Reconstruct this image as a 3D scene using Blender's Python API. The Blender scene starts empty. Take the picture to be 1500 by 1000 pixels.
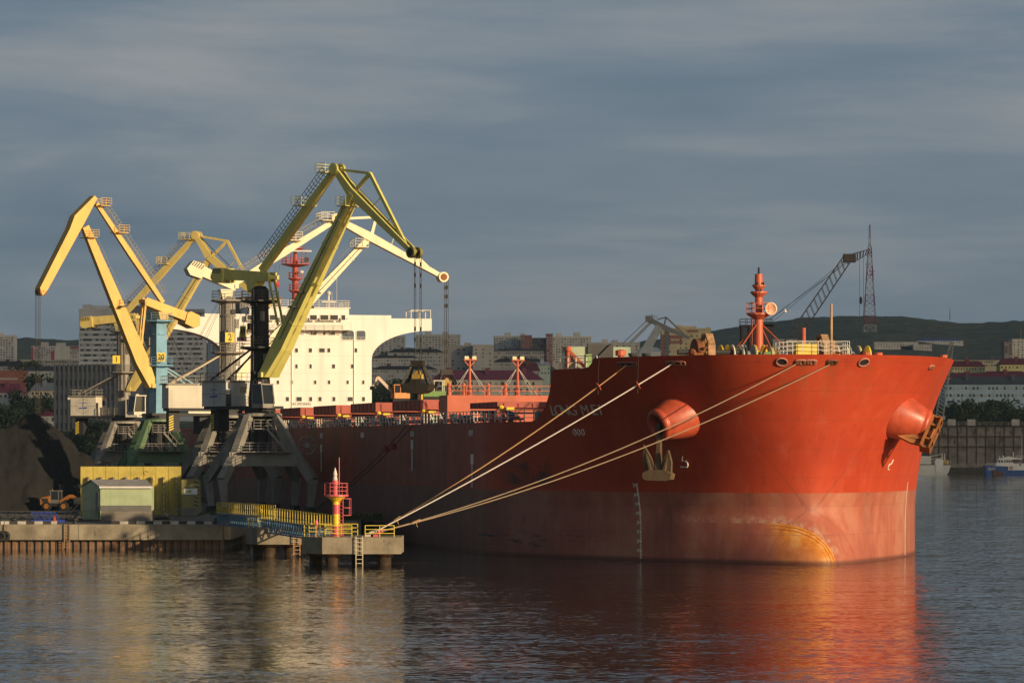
import bpy, math, random
from mathutils import Vector, Matrix
sc = bpy.context.scene
COL = sc.collection
R = math.radians
random.seed(7)

# ------------------------------------------------------------------ camera, sky, sun, exposure
F, HX, HY, CAMH = 5000.0, 750.0, 656.0, 10.5
cam = bpy.data.cameras.new("camera")
cam_o = bpy.data.objects.new("camera", cam)
COL.objects.link(cam_o)
cam_o.location = (0, 0, CAMH)
cam_o.rotation_euler = (R(90), 0, 0)
cam.sensor_width = 36.0
cam.lens = F / 1500 * 36
cam.shift_y = (HY - 500) / 1500
cam.clip_start = 1.0
cam.clip_end = 20000
sc.camera = cam_o
sc.view_settings.view_transform = 'Standard'
sc.view_settings.look = 'None'
sc.view_settings.exposure = 0.1
sc.view_settings.gamma = 1.0

SUN_AZ, SUN_EL = R(49), R(13)          # measured from -Y (behind the camera) towards +X
to_sun = Vector((math.sin(SUN_AZ) * math.cos(SUN_EL), -math.cos(SUN_AZ) * math.cos(SUN_EL), math.sin(SUN_EL)))
sun = bpy.data.lights.new("sun", 'SUN')
sun.energy = 5.0
sun.angle = R(0.5)
sun.color = (1.0, 0.76, 0.47)
sun_o = bpy.data.objects.new("sun", sun)
COL.objects.link(sun_o)
sun_o.rotation_euler = to_sun.to_track_quat('Z', 'Y').to_euler()
sun_o.location = (60, -40, 60)

world = bpy.data.worlds.new("World")
sc.world = world
world.use_nodes = True
def build_world():
    nt = world.node_tree
    nt.nodes.clear()
    N = nt.nodes.new
    L = nt.links.new
    out = N('ShaderNodeOutputWorld')
    sky = N('ShaderNodeTexSky')
    sky.sky_type = 'NISHITA'
    sky.sun_disc = False
    sky.sun_elevation = SUN_EL
    sky.sun_rotation = math.atan2(to_sun.x, to_sun.y)
    bg1 = N('ShaderNodeBackground')
    bg1.inputs[1].default_value = 0.105
    L(sky.outputs[0], bg1.inputs[0])
    tc = N('ShaderNodeTexCoord')
    mp = N('ShaderNodeMapping')
    mp.inputs['Scale'].default_value = (3.6, 3.6, 30.0)
    mp.inputs['Rotation'].default_value = (0, R(1.5), 0)
    L(tc.outputs['Generated'], mp.inputs[0])
    n1 = N('ShaderNodeTexNoise')
    n1.inputs['Scale'].default_value = 1.3
    n1.inputs['Detail'].default_value = 7
    n1.inputs['Distortion'].default_value = 0.35
    n1.inputs['Roughness'].default_value = 0.56
    L(mp.outputs[0], n1.inputs['Vector'])
    cr = N('ShaderNodeValToRGB')
    e = cr.color_ramp.elements
    e[0].position = 0.38
    e[0].color = (0.098, 0.147, 0.204, 1)
    e[1].position = 0.64
    e[1].color = (0.265, 0.278, 0.296, 1)
    m = cr.color_ramp.elements.new(0.5)
    m.color = (0.148, 0.193, 0.246, 1)
    mpb = N('ShaderNodeMapping')
    mpb.inputs['Scale'].default_value = (2.6, 2.6, 13.0)
    mpb.inputs['Location'].default_value = (1.7, 0.4, 0.25)
    L(tc.outputs['Generated'], mpb.inputs[0])
    n3 = N('ShaderNodeTexNoise')
    n3.inputs['Scale'].default_value = 1.5
    n3.inputs['Detail'].default_value = 6
    n3.inputs['Roughness'].default_value = 0.58
    n3.inputs['Distortion'].default_value = 0.5
    L(mpb.outputs[0], n3.inputs['Vector'])
    mxf = N('ShaderNodeMath'); mxf.operation = 'MULTIPLY_ADD'
    mxf.inputs[1].default_value = 0.52
    L(n3.outputs['Fac'], mxf.inputs[0])
    hl = N('ShaderNodeMath'); hl.operation = 'MULTIPLY'; hl.inputs[1].default_value = 0.48
    L(n1.outputs['Fac'], hl.inputs[0]); L(hl.outputs[0], mxf.inputs[2])
    L(mxf.outputs[0], cr.inputs[0])
    bg2 = N('ShaderNodeBackground')
    L(cr.outputs[0], bg2.inputs[0])
    # sky out of view dimmed overhead and to the left to deepen the shade
    sx = N('ShaderNodeSeparateXYZ')
    L(tc.outputs['Generated'], sx.inputs[0])
    m1 = N('ShaderNodeMapRange'); m1.interpolation_type = 'SMOOTHSTEP'
    m1.inputs['From Min'].default_value = 0.16; m1.inputs['From Max'].default_value = 0.55
    m1.inputs['To Min'].default_value = 1.0; m1.inputs['To Max'].default_value = 0.3
    L(sx.outputs[2], m1.inputs['Value'])
    m2 = N('ShaderNodeMapRange'); m2.interpolation_type = 'SMOOTHSTEP'
    m2.inputs['From Min'].default_value = -0.75; m2.inputs['From Max'].default_value = -0.25
    m2.inputs['To Min'].default_value = 0.85; m2.inputs['To Max'].default_value = 1.0
    L(sx.outputs[0], m2.inputs['Value'])
    mm = N('ShaderNodeMath'); mm.operation = 'MULTIPLY'
    L(m1.outputs[0], mm.inputs[0]); L(m2.outputs[0], mm.inputs[1])
    L(mm.outputs[0], bg2.inputs[1])
    # the overcast ends behind the camera: towards the sun the evening sky is clear and bright
    dp = N('ShaderNodeVectorMath'); dp.operation = 'DOT_PRODUCT'
    h = Vector((to_sun.x, to_sun.y, 0)).normalized()
    dp.inputs[1].default_value = (h.x, h.y, 0.0)
    L(tc.outputs['Generated'], dp.inputs[0])
    mr = N('ShaderNodeMapRange')
    mr.interpolation_type = 'SMOOTHSTEP'
    mr.inputs['From Min'].default_value = -0.1
    mr.inputs['From Max'].default_value = 0.75
    mr.inputs['To Min'].default_value = 0.06
    mr.inputs['To Max'].default_value = 0.9
    L(dp.outputs['Value'], mr.inputs['Value'])
    mix = N('ShaderNodeMixShader')
    L(mr.outputs[0], mix.inputs[0])
    L(bg2.outputs[0], mix.inputs[1])
    L(bg1.outputs[0], mix.inputs[2])
    L(mix.outputs[0], out.inputs[0])
build_world()

# ------------------------------------------------------------------ helpers
def P(x, y, Y):                       # a point seen at picture position x, y, standing Y metres away
    return Vector(((x - HX) * Y / F, Y, CAMH - (y - HY) * Y / F))

def pxy(p):
    return HX + F * p[0] / p[1], HY - F * (p[2] - CAMH) / p[1]

class MB:
    def __init__(s, M=None):
        s.v = []; s.f = []; s.M = M; s.mi = []; s.cur = 0
    def add(s, vs, fs):
        n = len(s.v)
        s.v += [s.M @ Vector(v) if s.M else Vector(v) for v in vs]
        s.f += [tuple(i + n for i in f) for f in fs]
        s.mi += [s.cur] * len(fs)
        return s
    def box(s, c, d, rot=None):
        c = Vector(c)
        h = [k / 2 for k in d]
        vs = [Vector((x, y, z)) for z in (-h[2], h[2]) for y in (-h[1], h[1]) for x in (-h[0], h[0])]
        if rot is not None:
            vs = [rot @ v for v in vs]
        return s.add([v + c for v in vs], [(0, 2, 3, 1), (4, 5, 7, 6), (0, 1, 5, 4), (2, 6, 7, 3), (0, 4, 6, 2), (1, 3, 7, 5)])
    def bb(s, lo, hi):
        return s.box([(a + b) / 2 for a, b in zip(lo, hi)], [b - a for a, b in zip(lo, hi)])
    def beam(s, p, q, w, h, w2=None, h2=None, up=(0, 0, 1)):
        p, q, up = Vector(p), Vector(q), Vector(up)
        d = (q - p).normalized()
        a = d.cross(up)
        if a.length < 1e-4:
            a = d.cross(Vector((1, 0, 0)))
        a.normalize()
        b = a.cross(d)
        w2 = w if w2 is None else w2
        h2 = h if h2 is None else h2
        vs = []
        for c, ww, hh in ((p, w, h), (q, w2, h2)):
            for sa, sb in ((-1, -1), (1, -1), (1, 1), (-1, 1)):
                vs.append(c + a * sa * ww / 2 + b * sb * hh / 2)
        return s.add(vs, [(3, 2, 1, 0), (4, 5, 6, 7), (0, 1, 5, 4), (1, 2, 6, 5), (2, 3, 7, 6), (3, 0, 4, 7)])
    def tube(s, p, q, r, r2=None, n=8):
        p, q = Vector(p), Vector(q)
        d = (q - p)
        if d.length < 1e-6:
            return s
        d.normalize()
        a = d.orthogonal().normalized()
        b = d.cross(a)
        r2 = r if r2 is None else r2
        vs = []
        for c, rr in ((p, r), (q, r2)):
            for i in range(n):
                t = 2 * math.pi * i / n
                vs.append(c + (a * math.cos(t) + b * math.sin(t)) * rr)
        fs = [(i, (i + 1) % n, n + (i + 1) % n, n + i) for i in range(n)]
        fs += [tuple(range(n - 1, -1, -1)), tuple(range(n, 2 * n))]
        return s.add(vs, fs)
    def path(s, pts, r, n=5):
        pts = [Vector(p) for p in pts]
        ring = []
        base = None
        for i, p in enumerate(pts):
            d = (pts[min(i + 1, len(pts) - 1)] - pts[max(i - 1, 0)]).normalized()
            if base is None:
                base = d.orthogonal().normalized()
            a = (base - d * base.dot(d)).normalized()
            b = d.cross(a)
            ring.append([p + (a * math.cos(2 * math.pi * k / n) + b * math.sin(2 * math.pi * k / n)) * r for k in range(n)])
        vs = [v for rg in ring for v in rg]
        fs = []
        for i in range(len(pts) - 1):
            for k in range(n):
                fs.append((i * n + k, i * n + (k + 1) % n, (i + 1) * n + (k + 1) % n, (i + 1) * n + k))
        fs += [tuple(range(n - 1, -1, -1)), tuple(range((len(pts) - 1) * n, len(pts) * n))]
        return s.add(vs, fs)
    def prism(s, pts, off):
        off = Vector(off)
        n = len(pts)
        a = [Vector(p) for p in pts]
        vs = a + [p + off for p in a]
        fs = [tuple(range(n - 1, -1, -1)), tuple(range(n, 2 * n))]
        fs += [(i, (i + 1) % n, n + (i + 1) % n, n + i) for i in range(n)]
        return s.add(vs, fs)
    def lathe(s, prof, c=(0, 0, 0), axis=(0, 0, 1), n=16):
        c, d = Vector(c), Vector(axis).normalized()
        a = d.orthogonal().normalized()
        b = d.cross(a)
        vs = []
        for r, z in prof:
            for i in range(n):
                t = 2 * math.pi * i / n
                vs.append(c + d * z + (a * math.cos(t) + b * math.sin(t)) * r)
        m = len(prof)
        fs = []
        for j in range(m - 1):
            for i in range(n):
                fs.append((j * n + i, j * n + (i + 1) % n, (j + 1) * n + (i + 1) % n, (j + 1) * n + i))
        if prof[0][0] > 1e-6:
            fs.append(tuple(range(n - 1, -1, -1)))
        if prof[-1][0] > 1e-6:
            fs.append(tuple(range((m - 1) * n, m * n)))
        return s.add(vs, fs)
    def ball(s, c, r, n=12, m=8):
        r = r if hasattr(r, '__len__') else (r, r, r)
        vs = []
        for j in range(m + 1):
            ph = math.pi * j / m
            for i in range(n):
                t = 2 * math.pi * i / n
                vs.append((c[0] + r[0] * math.sin(ph) * math.cos(t), c[1] + r[1] * math.sin(ph) * math.sin(t), c[2] - r[2] * math.cos(ph)))
        fs = [(j * n + i, j * n + (i + 1) % n, (j + 1) * n + (i + 1) % n, (j + 1) * n + i) for j in range(m) for i in range(n)]
        return s.add(vs, fs)
    def rail(s, pts, h=1.05, step=1.4, r=0.035, rows=2):
        pts = [Vector(p) for p in pts]
        Z = Vector((0, 0, 1))
        closed = (pts[0] - pts[-1]).length < 1e-4
        for si, (a, b) in enumerate(zip(pts, pts[1:])):
            L = (b - a).length
            k = max(1, round(L / step))
            for i in range(1 if si else 0, k + 1):
                if closed and si == len(pts) - 2 and i == k: continue
                c = a.lerp(b, i / k)
                s.beam(c, c + Z * h, r * 1.6, r * 1.6)
            for j in range(rows):
                hh = h * (j + 1) / rows
                s.beam(a + Z * hh, b + Z * hh, r * 1.5, r * 1.5)
        return s
    def ladder(s, p, q, side, w=0.45, r=0.03, step=0.4):
        p, q, side = Vector(p), Vector(q), Vector(side).normalized()
        for k in (-1, 1):
            s.tube(p + side * k * w / 2, q + side * k * w / 2, r, n=4)
        n = max(2, int((q - p).length / step))
        for i in range(n):
            c = p.lerp(q, (i + 0.5) / n)
            s.tube(c - side * w / 2, c + side * w / 2, r * 0.7, n=4)
        return s
    def build(s, name, mat, parent=None, smooth=False):
        me = bpy.data.meshes.new(name)
        me.from_pydata([tuple(v) for v in s.v], [], s.f)
        mats = mat if isinstance(mat, (list, tuple)) else [mat]
        for m in mats:
            me.materials.append(m)
        if len(mats) > 1:
            for p, i in zip(me.polygons, s.mi):
                p.material_index = i
        if smooth:
            for p in me.polygons:
                p.use_smooth = True
        me.update()
        o = bpy.data.objects.new(name, me)
        COL.objects.link(o)
        if parent:
            o.parent = parent
        return o

def tag(o, label=None, cat=None, group=None, kind=None):
    if label: o['label'] = label
    if cat: o['category'] = cat
    if group: o['group'] = group
    if kind: o['kind'] = kind
    return o

def empty(name, loc, label=None, cat=None, group=None, rz=0.0):
    o = bpy.data.objects.new(name, None)
    o.empty_display_size = 0.5
    COL.objects.link(o)
    o.location = loc
    o.rotation_euler = (0, 0, rz)
    return tag(o, label, cat, group)

def text_mesh(name, body, size, mat, mtx, parent=None, sx=1.0, extrude=0.01, bold=0.0, shear=0.0):
    cu = bpy.data.curves.new(name, 'FONT')
    cu.body = body
    cu.size = size
    cu.align_x = 'CENTER'
    cu.align_y = 'CENTER'
    cu.extrude = extrude
    cu.offset = bold
    cu.shear = shear
    cu.resolution_u = 3
    tmp = bpy.data.objects.new(name, cu)
    COL.objects.link(tmp)
    dg = bpy.context.evaluated_depsgraph_get()
    me = bpy.data.meshes.new_from_object(tmp.evaluated_get(dg))
    bpy.data.objects.remove(tmp)
    bpy.data.curves.remove(cu)
    me.name = name
    me.transform(mtx @ Matrix.Diagonal((sx, 1, 1, 1)))
    me.materials.clear()
    me.materials.append(mat)
    o = bpy.data.objects.new(name, me)
    COL.objects.link(o)
    if parent: o.parent = parent
    return o

def frame(origin, xd, yd, nd):
    xd, yd, nd = Vector(xd), Vector(yd), Vector(nd)
    m = Matrix((xd, yd, nd)).transposed().to_4x4()
    m.translation = Vector(origin)
    return m

# ------------------------------------------------------------------ materials
MATS = {}
def node_mat(name):
    m = bpy.data.materials.new(name)
    m.use_nodes = True
    nt = m.node_tree
    b = nt.nodes['Principled BSDF']
    return m, nt, b

def tex(nt, scale, detail=4, rough=0.55, sc3=(1, 1, 1), coord='Object', loc=(0, 0, 0)):
    tc = nt.nodes.new('ShaderNodeTexCoord')
    mp = nt.nodes.new('ShaderNodeMapping')
    mp.inputs['Scale'].default_value = sc3
    mp.inputs['Location'].default_value = loc
    nt.links.new(tc.outputs[coord], mp.inputs[0])
    n = nt.nodes.new('ShaderNodeTexNoise')
    n.inputs['Scale'].default_value = scale
    n.inputs['Detail'].default_value = detail
    n.inputs['Roughness'].default_value = rough
    nt.links.new(mp.outputs[0], n.inputs['Vector'])
    return n

def ramp(nt, fac, stops):
    cr = nt.nodes.new('ShaderNodeValToRGB')
    el = cr.color_ramp.elements
    while len(el) < len(stops):
        el.new(0.5)
    for e, (p, c) in zip(el, stops):
        e.position = p
        e.color = (c, c, c, 1) if not hasattr(c, '__len__') else tuple(c) + (1,)
    nt.links.new(fac, cr.inputs[0])
    return cr

def mixc(nt, fac, a, b, mode='MIX'):
    m = nt.nodes.new('ShaderNodeMix')
    m.data_type = 'RGBA'
    m.blend_type = mode
    for sock, val in ((m.inputs[0], fac), (m.inputs[6], a), (m.inputs[7], b)):
        if hasattr(val, 'is_output'):
            nt.links.new(val, sock)
        elif hasattr(val, '__len__'):
            sock.default_value = tuple(val) + (1,) if len(val) == 3 else val
        else:
            sock.default_value = val
    return m.outputs[2]

def paint(name, col, rough=0.55, var=0.22, rust=0.0, rcol=(0.12, 0.045, 0.02), scale=0.6, streak=True, bump=0.0, metal=0.0, spec=0.4):
    if name in MATS: return MATS[name]
    m, nt, b = node_mat(name)
    n = tex(nt, scale, 5, 0.6)
    dark = tuple(c * (1 - var) for c in col)
    light = tuple(min(1, c * (1 + var * 0.5)) for c in col)
    c = ramp(nt, n.outputs['Fac'], [(0.3, dark), (0.7, light)]).outputs[0]
    if streak:
        n2 = tex(nt, scale * 2.5, 4, 0.6, (1, 1, 0.07))
        f = ramp(nt, n2.outputs['Fac'], [(0.5, 0.0), (0.75, 0.35)]).outputs[0]
        c = mixc(nt, f, c, tuple(k * 0.55 for k in col))
    if rust > 0:
        n3 = tex(nt, scale * 1.7, 6, 0.7, (1, 1, 0.45), loc=(3, 7, 1))
        f = ramp(nt, n3.outputs['Fac'], [(0.72 - rust * 0.3, 0.0), (0.82 - rust * 0.3, 0.85)]).outputs[0]
        c = mixc(nt, f, c, rcol)
    nt.links.new(c, b.inputs['Base Color'])
    b.inputs['Roughness'].default_value = rough
    b.inputs['Metallic'].default_value = metal
    b.inputs['Specular IOR Level'].default_value = spec
    if bump > 0:
        bp = nt.nodes.new('ShaderNodeBump')
        bp.inputs['Strength'].default_value = bump
        bp.inputs['Distance'].default_value = 0.05
        nb = tex(nt, scale * 6, 5, 0.6)
        nt.links.new(nb.outputs['Fac'], bp.inputs['Height'])
        nt.links.new(bp.outputs[0], b.inputs['Normal'])
    MATS[name] = m
    return m

W_RAIL = paint('white_rail', (0.56, 0.54, 0.49), 0.5, 0.15)
WHITE = paint('ship_white', (0.76, 0.72, 0.65), 0.45, 0.06, 0.06, (0.55, 0.42, 0.28), 0.25)
DECKRED = paint('deck_red', (0.36, 0.075, 0.045), 0.6, 0.3, 0.25, (0.14, 0.05, 0.03), 0.5)
ORANGERED = paint('mast_orange', (0.50, 0.115, 0.055), 0.5, 0.15, 0.1)
RADRED = paint('radar_red', (0.42, 0.07, 0.045), 0.5, 0.2, 0.1)
DARK = paint('dark_steel', (0.03, 0.03, 0.032), 0.6, 0.3)
BLACKP = paint('black_paint', (0.018, 0.018, 0.02), 0.6, 0.3)
ROPE_D = paint('wire_rope', (0.05, 0.045, 0.04), 0.8, 0.2, streak=False)
GREY = paint('crane_grey', (0.27, 0.25, 0.215), 0.65, 0.3, 0.25, (0.12, 0.09, 0.07), 0.45)
COLGREY = paint('column_grey', (0.27, 0.245, 0.21), 0.6, 0.25, 0.15, scale=0.4)
GREEN = paint('portal_green', (0.13, 0.21, 0.11), 0.55, 0.25, 0.1, scale=0.4)
BLUE = paint('column_blue', (0.15, 0.33, 0.47), 0.5, 0.25, 0.2, (0.16, 0.14, 0.12), 0.5)
OLIVE = paint('boom_yellow_green', (0.60, 0.55, 0.16), 0.5, 0.12, 0.05, scale=0.4)
CREAM = paint('boom_cream', (0.76, 0.68, 0.46), 0.5, 0.08, 0.1, (0.42, 0.2, 0.1), 0.3)
YELLOW = paint('boom_yellow', (0.68, 0.42, 0.10), 0.5, 0.12, 0.14, (0.48, 0.20, 0.06), 0.3)
PALEYEL = paint('boom_pale_yellow', (0.62, 0.49, 0.16), 0.5, 0.12, 0.06, scale=0.4)
SIGNY = paint('sign_yellow', (0.80, 0.58, 0.05), 0.5, 0.06, streak=False)
SIGNY_SHADE = paint('sign_yellow_shaded', (0.40, 0.36, 0.03), 0.5, 0.1, streak=False)  # sign yellow with the shade on the nearest crane's plate put into it
INK = paint('ink_black', (0.012, 0.012, 0.012), 0.6, 0.1, streak=False)
INKW = paint('mark_white', (0.80, 0.78, 0.70), 0.6, 0.25, streak=False)
INKR = paint('ink_red', (0.45, 0.02, 0.03), 0.6, 0.1, streak=False)
INKB = paint('ink_blue', (0.03, 0.06, 0.35), 0.6, 0.1, streak=False)
HOUSEC = paint('machine_house', (0.62, 0.57, 0.46), 0.6, 0.12, 0.08, scale=0.5)
CONC = paint('concrete', (0.29, 0.245, 0.175), 0.85, 0.45, 0.45, (0.10, 0.085, 0.065), 0.55, bump=0.4)
CONCD = paint('dirty_concrete', (0.20, 0.18, 0.15), 0.9, 0.35, 0.2, (0.09, 0.08, 0.07), 0.5, bump=0.3)
RUSTY = paint('rusty_steel', (0.23, 0.085, 0.03), 0.8, 0.45, 0.3, (0.09, 0.035, 0.02), 0.9, bump=0.3)
PILE = paint('pile_steel', (0.13, 0.09, 0.06), 0.3, 0.45, 0.35, (0.035, 0.03, 0.027), 0.8, metal=0.5)
RAILY = paint('rail_yellow', (0.66, 0.50, 0.06), 0.5, 0.15)
TRUSSB = paint('truss_blue', (0.09, 0.19, 0.32), 0.55, 0.3, 0.15)
BEAR = paint('beacon_red', (0.60, 0.11, 0.12), 0.4, 0.08, streak=False)
BEAY = paint('beacon_yellow', (0.80, 0.55, 0.03), 0.4, 0.08, streak=False)
RUBBER = paint('rubber', (0.02, 0.02, 0.02), 0.8, 0.3, streak=False)
COALM = paint('grab_steel', (0.032, 0.026, 0.018), 0.6, 0.4, 0.15)
GLASS = paint('dark_glass', (0.02, 0.025, 0.03), 0.12, 0.2, streak=False, spec=0.6)

# ------------------------------------------------------------------ water
def build_water():
    m, nt, b = node_mat('water')
    L = nt.links.new
    tc = nt.nodes.new('ShaderNodeTexCoord')
    def wave(scale, sx, sy, ax, ay, loc):
        mp = nt.nodes.new('ShaderNodeMapping')
        mp.inputs['Scale'].default_value = (sx, sy, 1)
        mp.inputs['Rotation'].default_value = (0, 0, R(12))
        mp.inputs['Location'].default_value = loc
        L(tc.outputs['Object'], mp.inputs[0])
        n = nt.nodes.new('ShaderNodeTexNoise')
        n.inputs['Scale'].default_value = scale
        n.inputs['Detail'].default_value = 3
        n.inputs['Roughness'].default_value = 0.55
        L(mp.outputs[0], n.inputs['Vector'])
        s = nt.nodes.new('ShaderNodeVectorMath'); s.operation = 'SUBTRACT'
        s.inputs[1].default_value = (0.5, 0.5, 0.5)
        L(n.outputs['Color'], s.inputs[0])
        k = nt.nodes.new('ShaderNodeVectorMath'); k.operation = 'MULTIPLY'
        k.inputs[1].default_value = (ax, ay, 0)
        L(s.outputs[0], k.inputs[0])
        return k.outputs[0]
    w1 = wave(0.5, 0.45, 1.0, 0.13, 0.15, (0, 0, 0))
    w2 = wave(3.6, 0.55, 1.0, 0.46, 0.42, (31, 7, 2))
    # calmer and rougher lanes
    ml = nt.nodes.new('ShaderNodeMapping')
    ml.inputs['Scale'].default_value = (0.012, 0.05, 1)
    L(tc.outputs['Object'], ml.inputs[0])
    nl = nt.nodes.new('ShaderNodeTexNoise')
    nl.inputs['Scale'].default_value = 1.0
    nl.inputs['Detail'].default_value = 4
    L(ml.outputs[0], nl.inputs['Vector'])
    mr = nt.nodes.new('ShaderNodeMapRange')
    mr.inputs['From Min'].default_value = 0.35
    mr.inputs['From Max'].default_value = 0.65
    mr.inputs['To Min'].default_value = 0.45
    mr.inputs['To Max'].default_value = 1.3
    L(nl.outputs['Fac'], mr.inputs['Value'])
    ad = nt.nodes.new('ShaderNodeVectorMath'); ad.operation = 'ADD'
    L(w1, ad.inputs[0]); L(w2, ad.inputs[1])
    sl = nt.nodes.new('ShaderNodeVectorMath'); sl.operation = 'SCALE'
    L(ad.outputs[0], sl.inputs[0]); L(mr.outputs[0], sl.inputs['Scale'])
    a2 = nt.nodes.new('ShaderNodeVectorMath'); a2.operation = 'ADD'
    a2.inputs[1].default_value = (0, 0, 1)
    L(sl.outputs[0], a2.inputs[0])
    nn = nt.nodes.new('ShaderNodeVectorMath'); nn.operation = 'NORMALIZE'
    L(a2.outputs[0], nn.inputs[0])
    L(nn.outputs[0], b.inputs['Normal'])
    b.inputs['Base Color'].default_value = (0.008, 0.013, 0.015, 1)
    b.inputs['Roughness'].default_value = 0.05
    b.inputs['IOR'].default_value = 1.333
    mb = MB()
    mb.add([(-1800, -120, 0), (1800, -120, 0), (3000, 1500, 0), (-3000, 1500, 0)], [(0, 1, 2, 3)])
    o = mb.build('water', m)
    tag(o, 'dark rippled harbour water reflecting the red bow', 'water', kind='structure')
build_water()

# ------------------------------------------------------------------ ship
S0X, S0Y, TH = 27.27, 310.95, 0.2431
SHIP = empty('bulk_carrier', (S0X, S0Y, 0), 'huge red bulk carrier with white bridge house moored bow first at the quay', 'cargo ship', rz=R(90) + TH)
def ship_w(l, b, z):                   # ship frame (metres aft of stem, to starboard, up) -> world
    return Vector((S0X - math.sin(TH) * l - math.cos(TH) * b, S0Y + math.cos(TH) * l - math.sin(TH) * b, z))
def cl(x, a=0.0, b=1.0): return max(a, min(b, x))
def interp(x, pts):
    if x <= pts[0][0]: return pts[0][1]
    for (a, fa), (b, fb) in zip(pts, pts[1:]):
        if x <= b:
            return fa + (fb - fa) * (x - a) / (b - a)
    return pts[-1][1]
HB = 22.5
def wl_b(l): return HB * (1 - (1 - cl(l / 33.8)) ** 1.14) ** (1 / 1.62)
def dk_b(l): return HB * (1 - (1 - cl((l + 6.1) / 32.1)) ** 1.1) ** (1 / 2.63)
def hull(w, z, side=1):                # w = metres aft along the waterline, z = height
    kl = w - 6.1 * (1 - cl(w / 53)) ** 2
    s = cl((z - 4.5) / 14.3) ** 1.45
    l = (1 - s) * w + s * kl
    b = (1 - s) * wl_b(w) + s * dk_b(kl)
    if w < 20:                         # the bulb fairs out of the stem
        t = cl((4.6 - z) / 4.6)
        l -= 3.6 * t ** 1.15 * (2 - t) ** 0.3 * math.exp(-(w / 3.2) ** 1.3)
    if w > 225:                        # run towards the stern
        b *= 1 - 0.35 * cl((w - 225) / 60) ** 2
    return Vector((l, b * side, z))
def hull_n(w, z, side=1):
    e = 0.05
    dw = hull(w + e, z, side) - hull(max(w - e, 0), z, side)
    dz = hull(w, z + e, side) - hull(w, z - e, side)
    n = dw.cross(dz).normalized()
    if n.y * side < 0: n = -n
    t = Vector((dw.x, dw.y, dw.z)).normalized()
    return n, t, dz.normalized()
def hull_px(px, z, side=1):            # hull station whose picture column is px
    lo, hi = (0.0, 200.0) if side > 0 else (0.0, 40.0)
    f = lambda w: pxy(ship_w(*hull(w, z, side)))[0]
    for _ in range(50):
        mid = (lo + hi) / 2
        v = f(mid)
        if (v > px) == (side > 0): lo = mid
        else: hi = mid
    return (lo + hi) / 2
def ztop(l):
    return interp(l, [(9.8, 18.85), (11.4, 17.95), (17.0, 17.9), (18.3, 15.9), (19.8, 14.3), (21.5, 13.3), (22.5, 13.05), (400, 13.05)])

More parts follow.
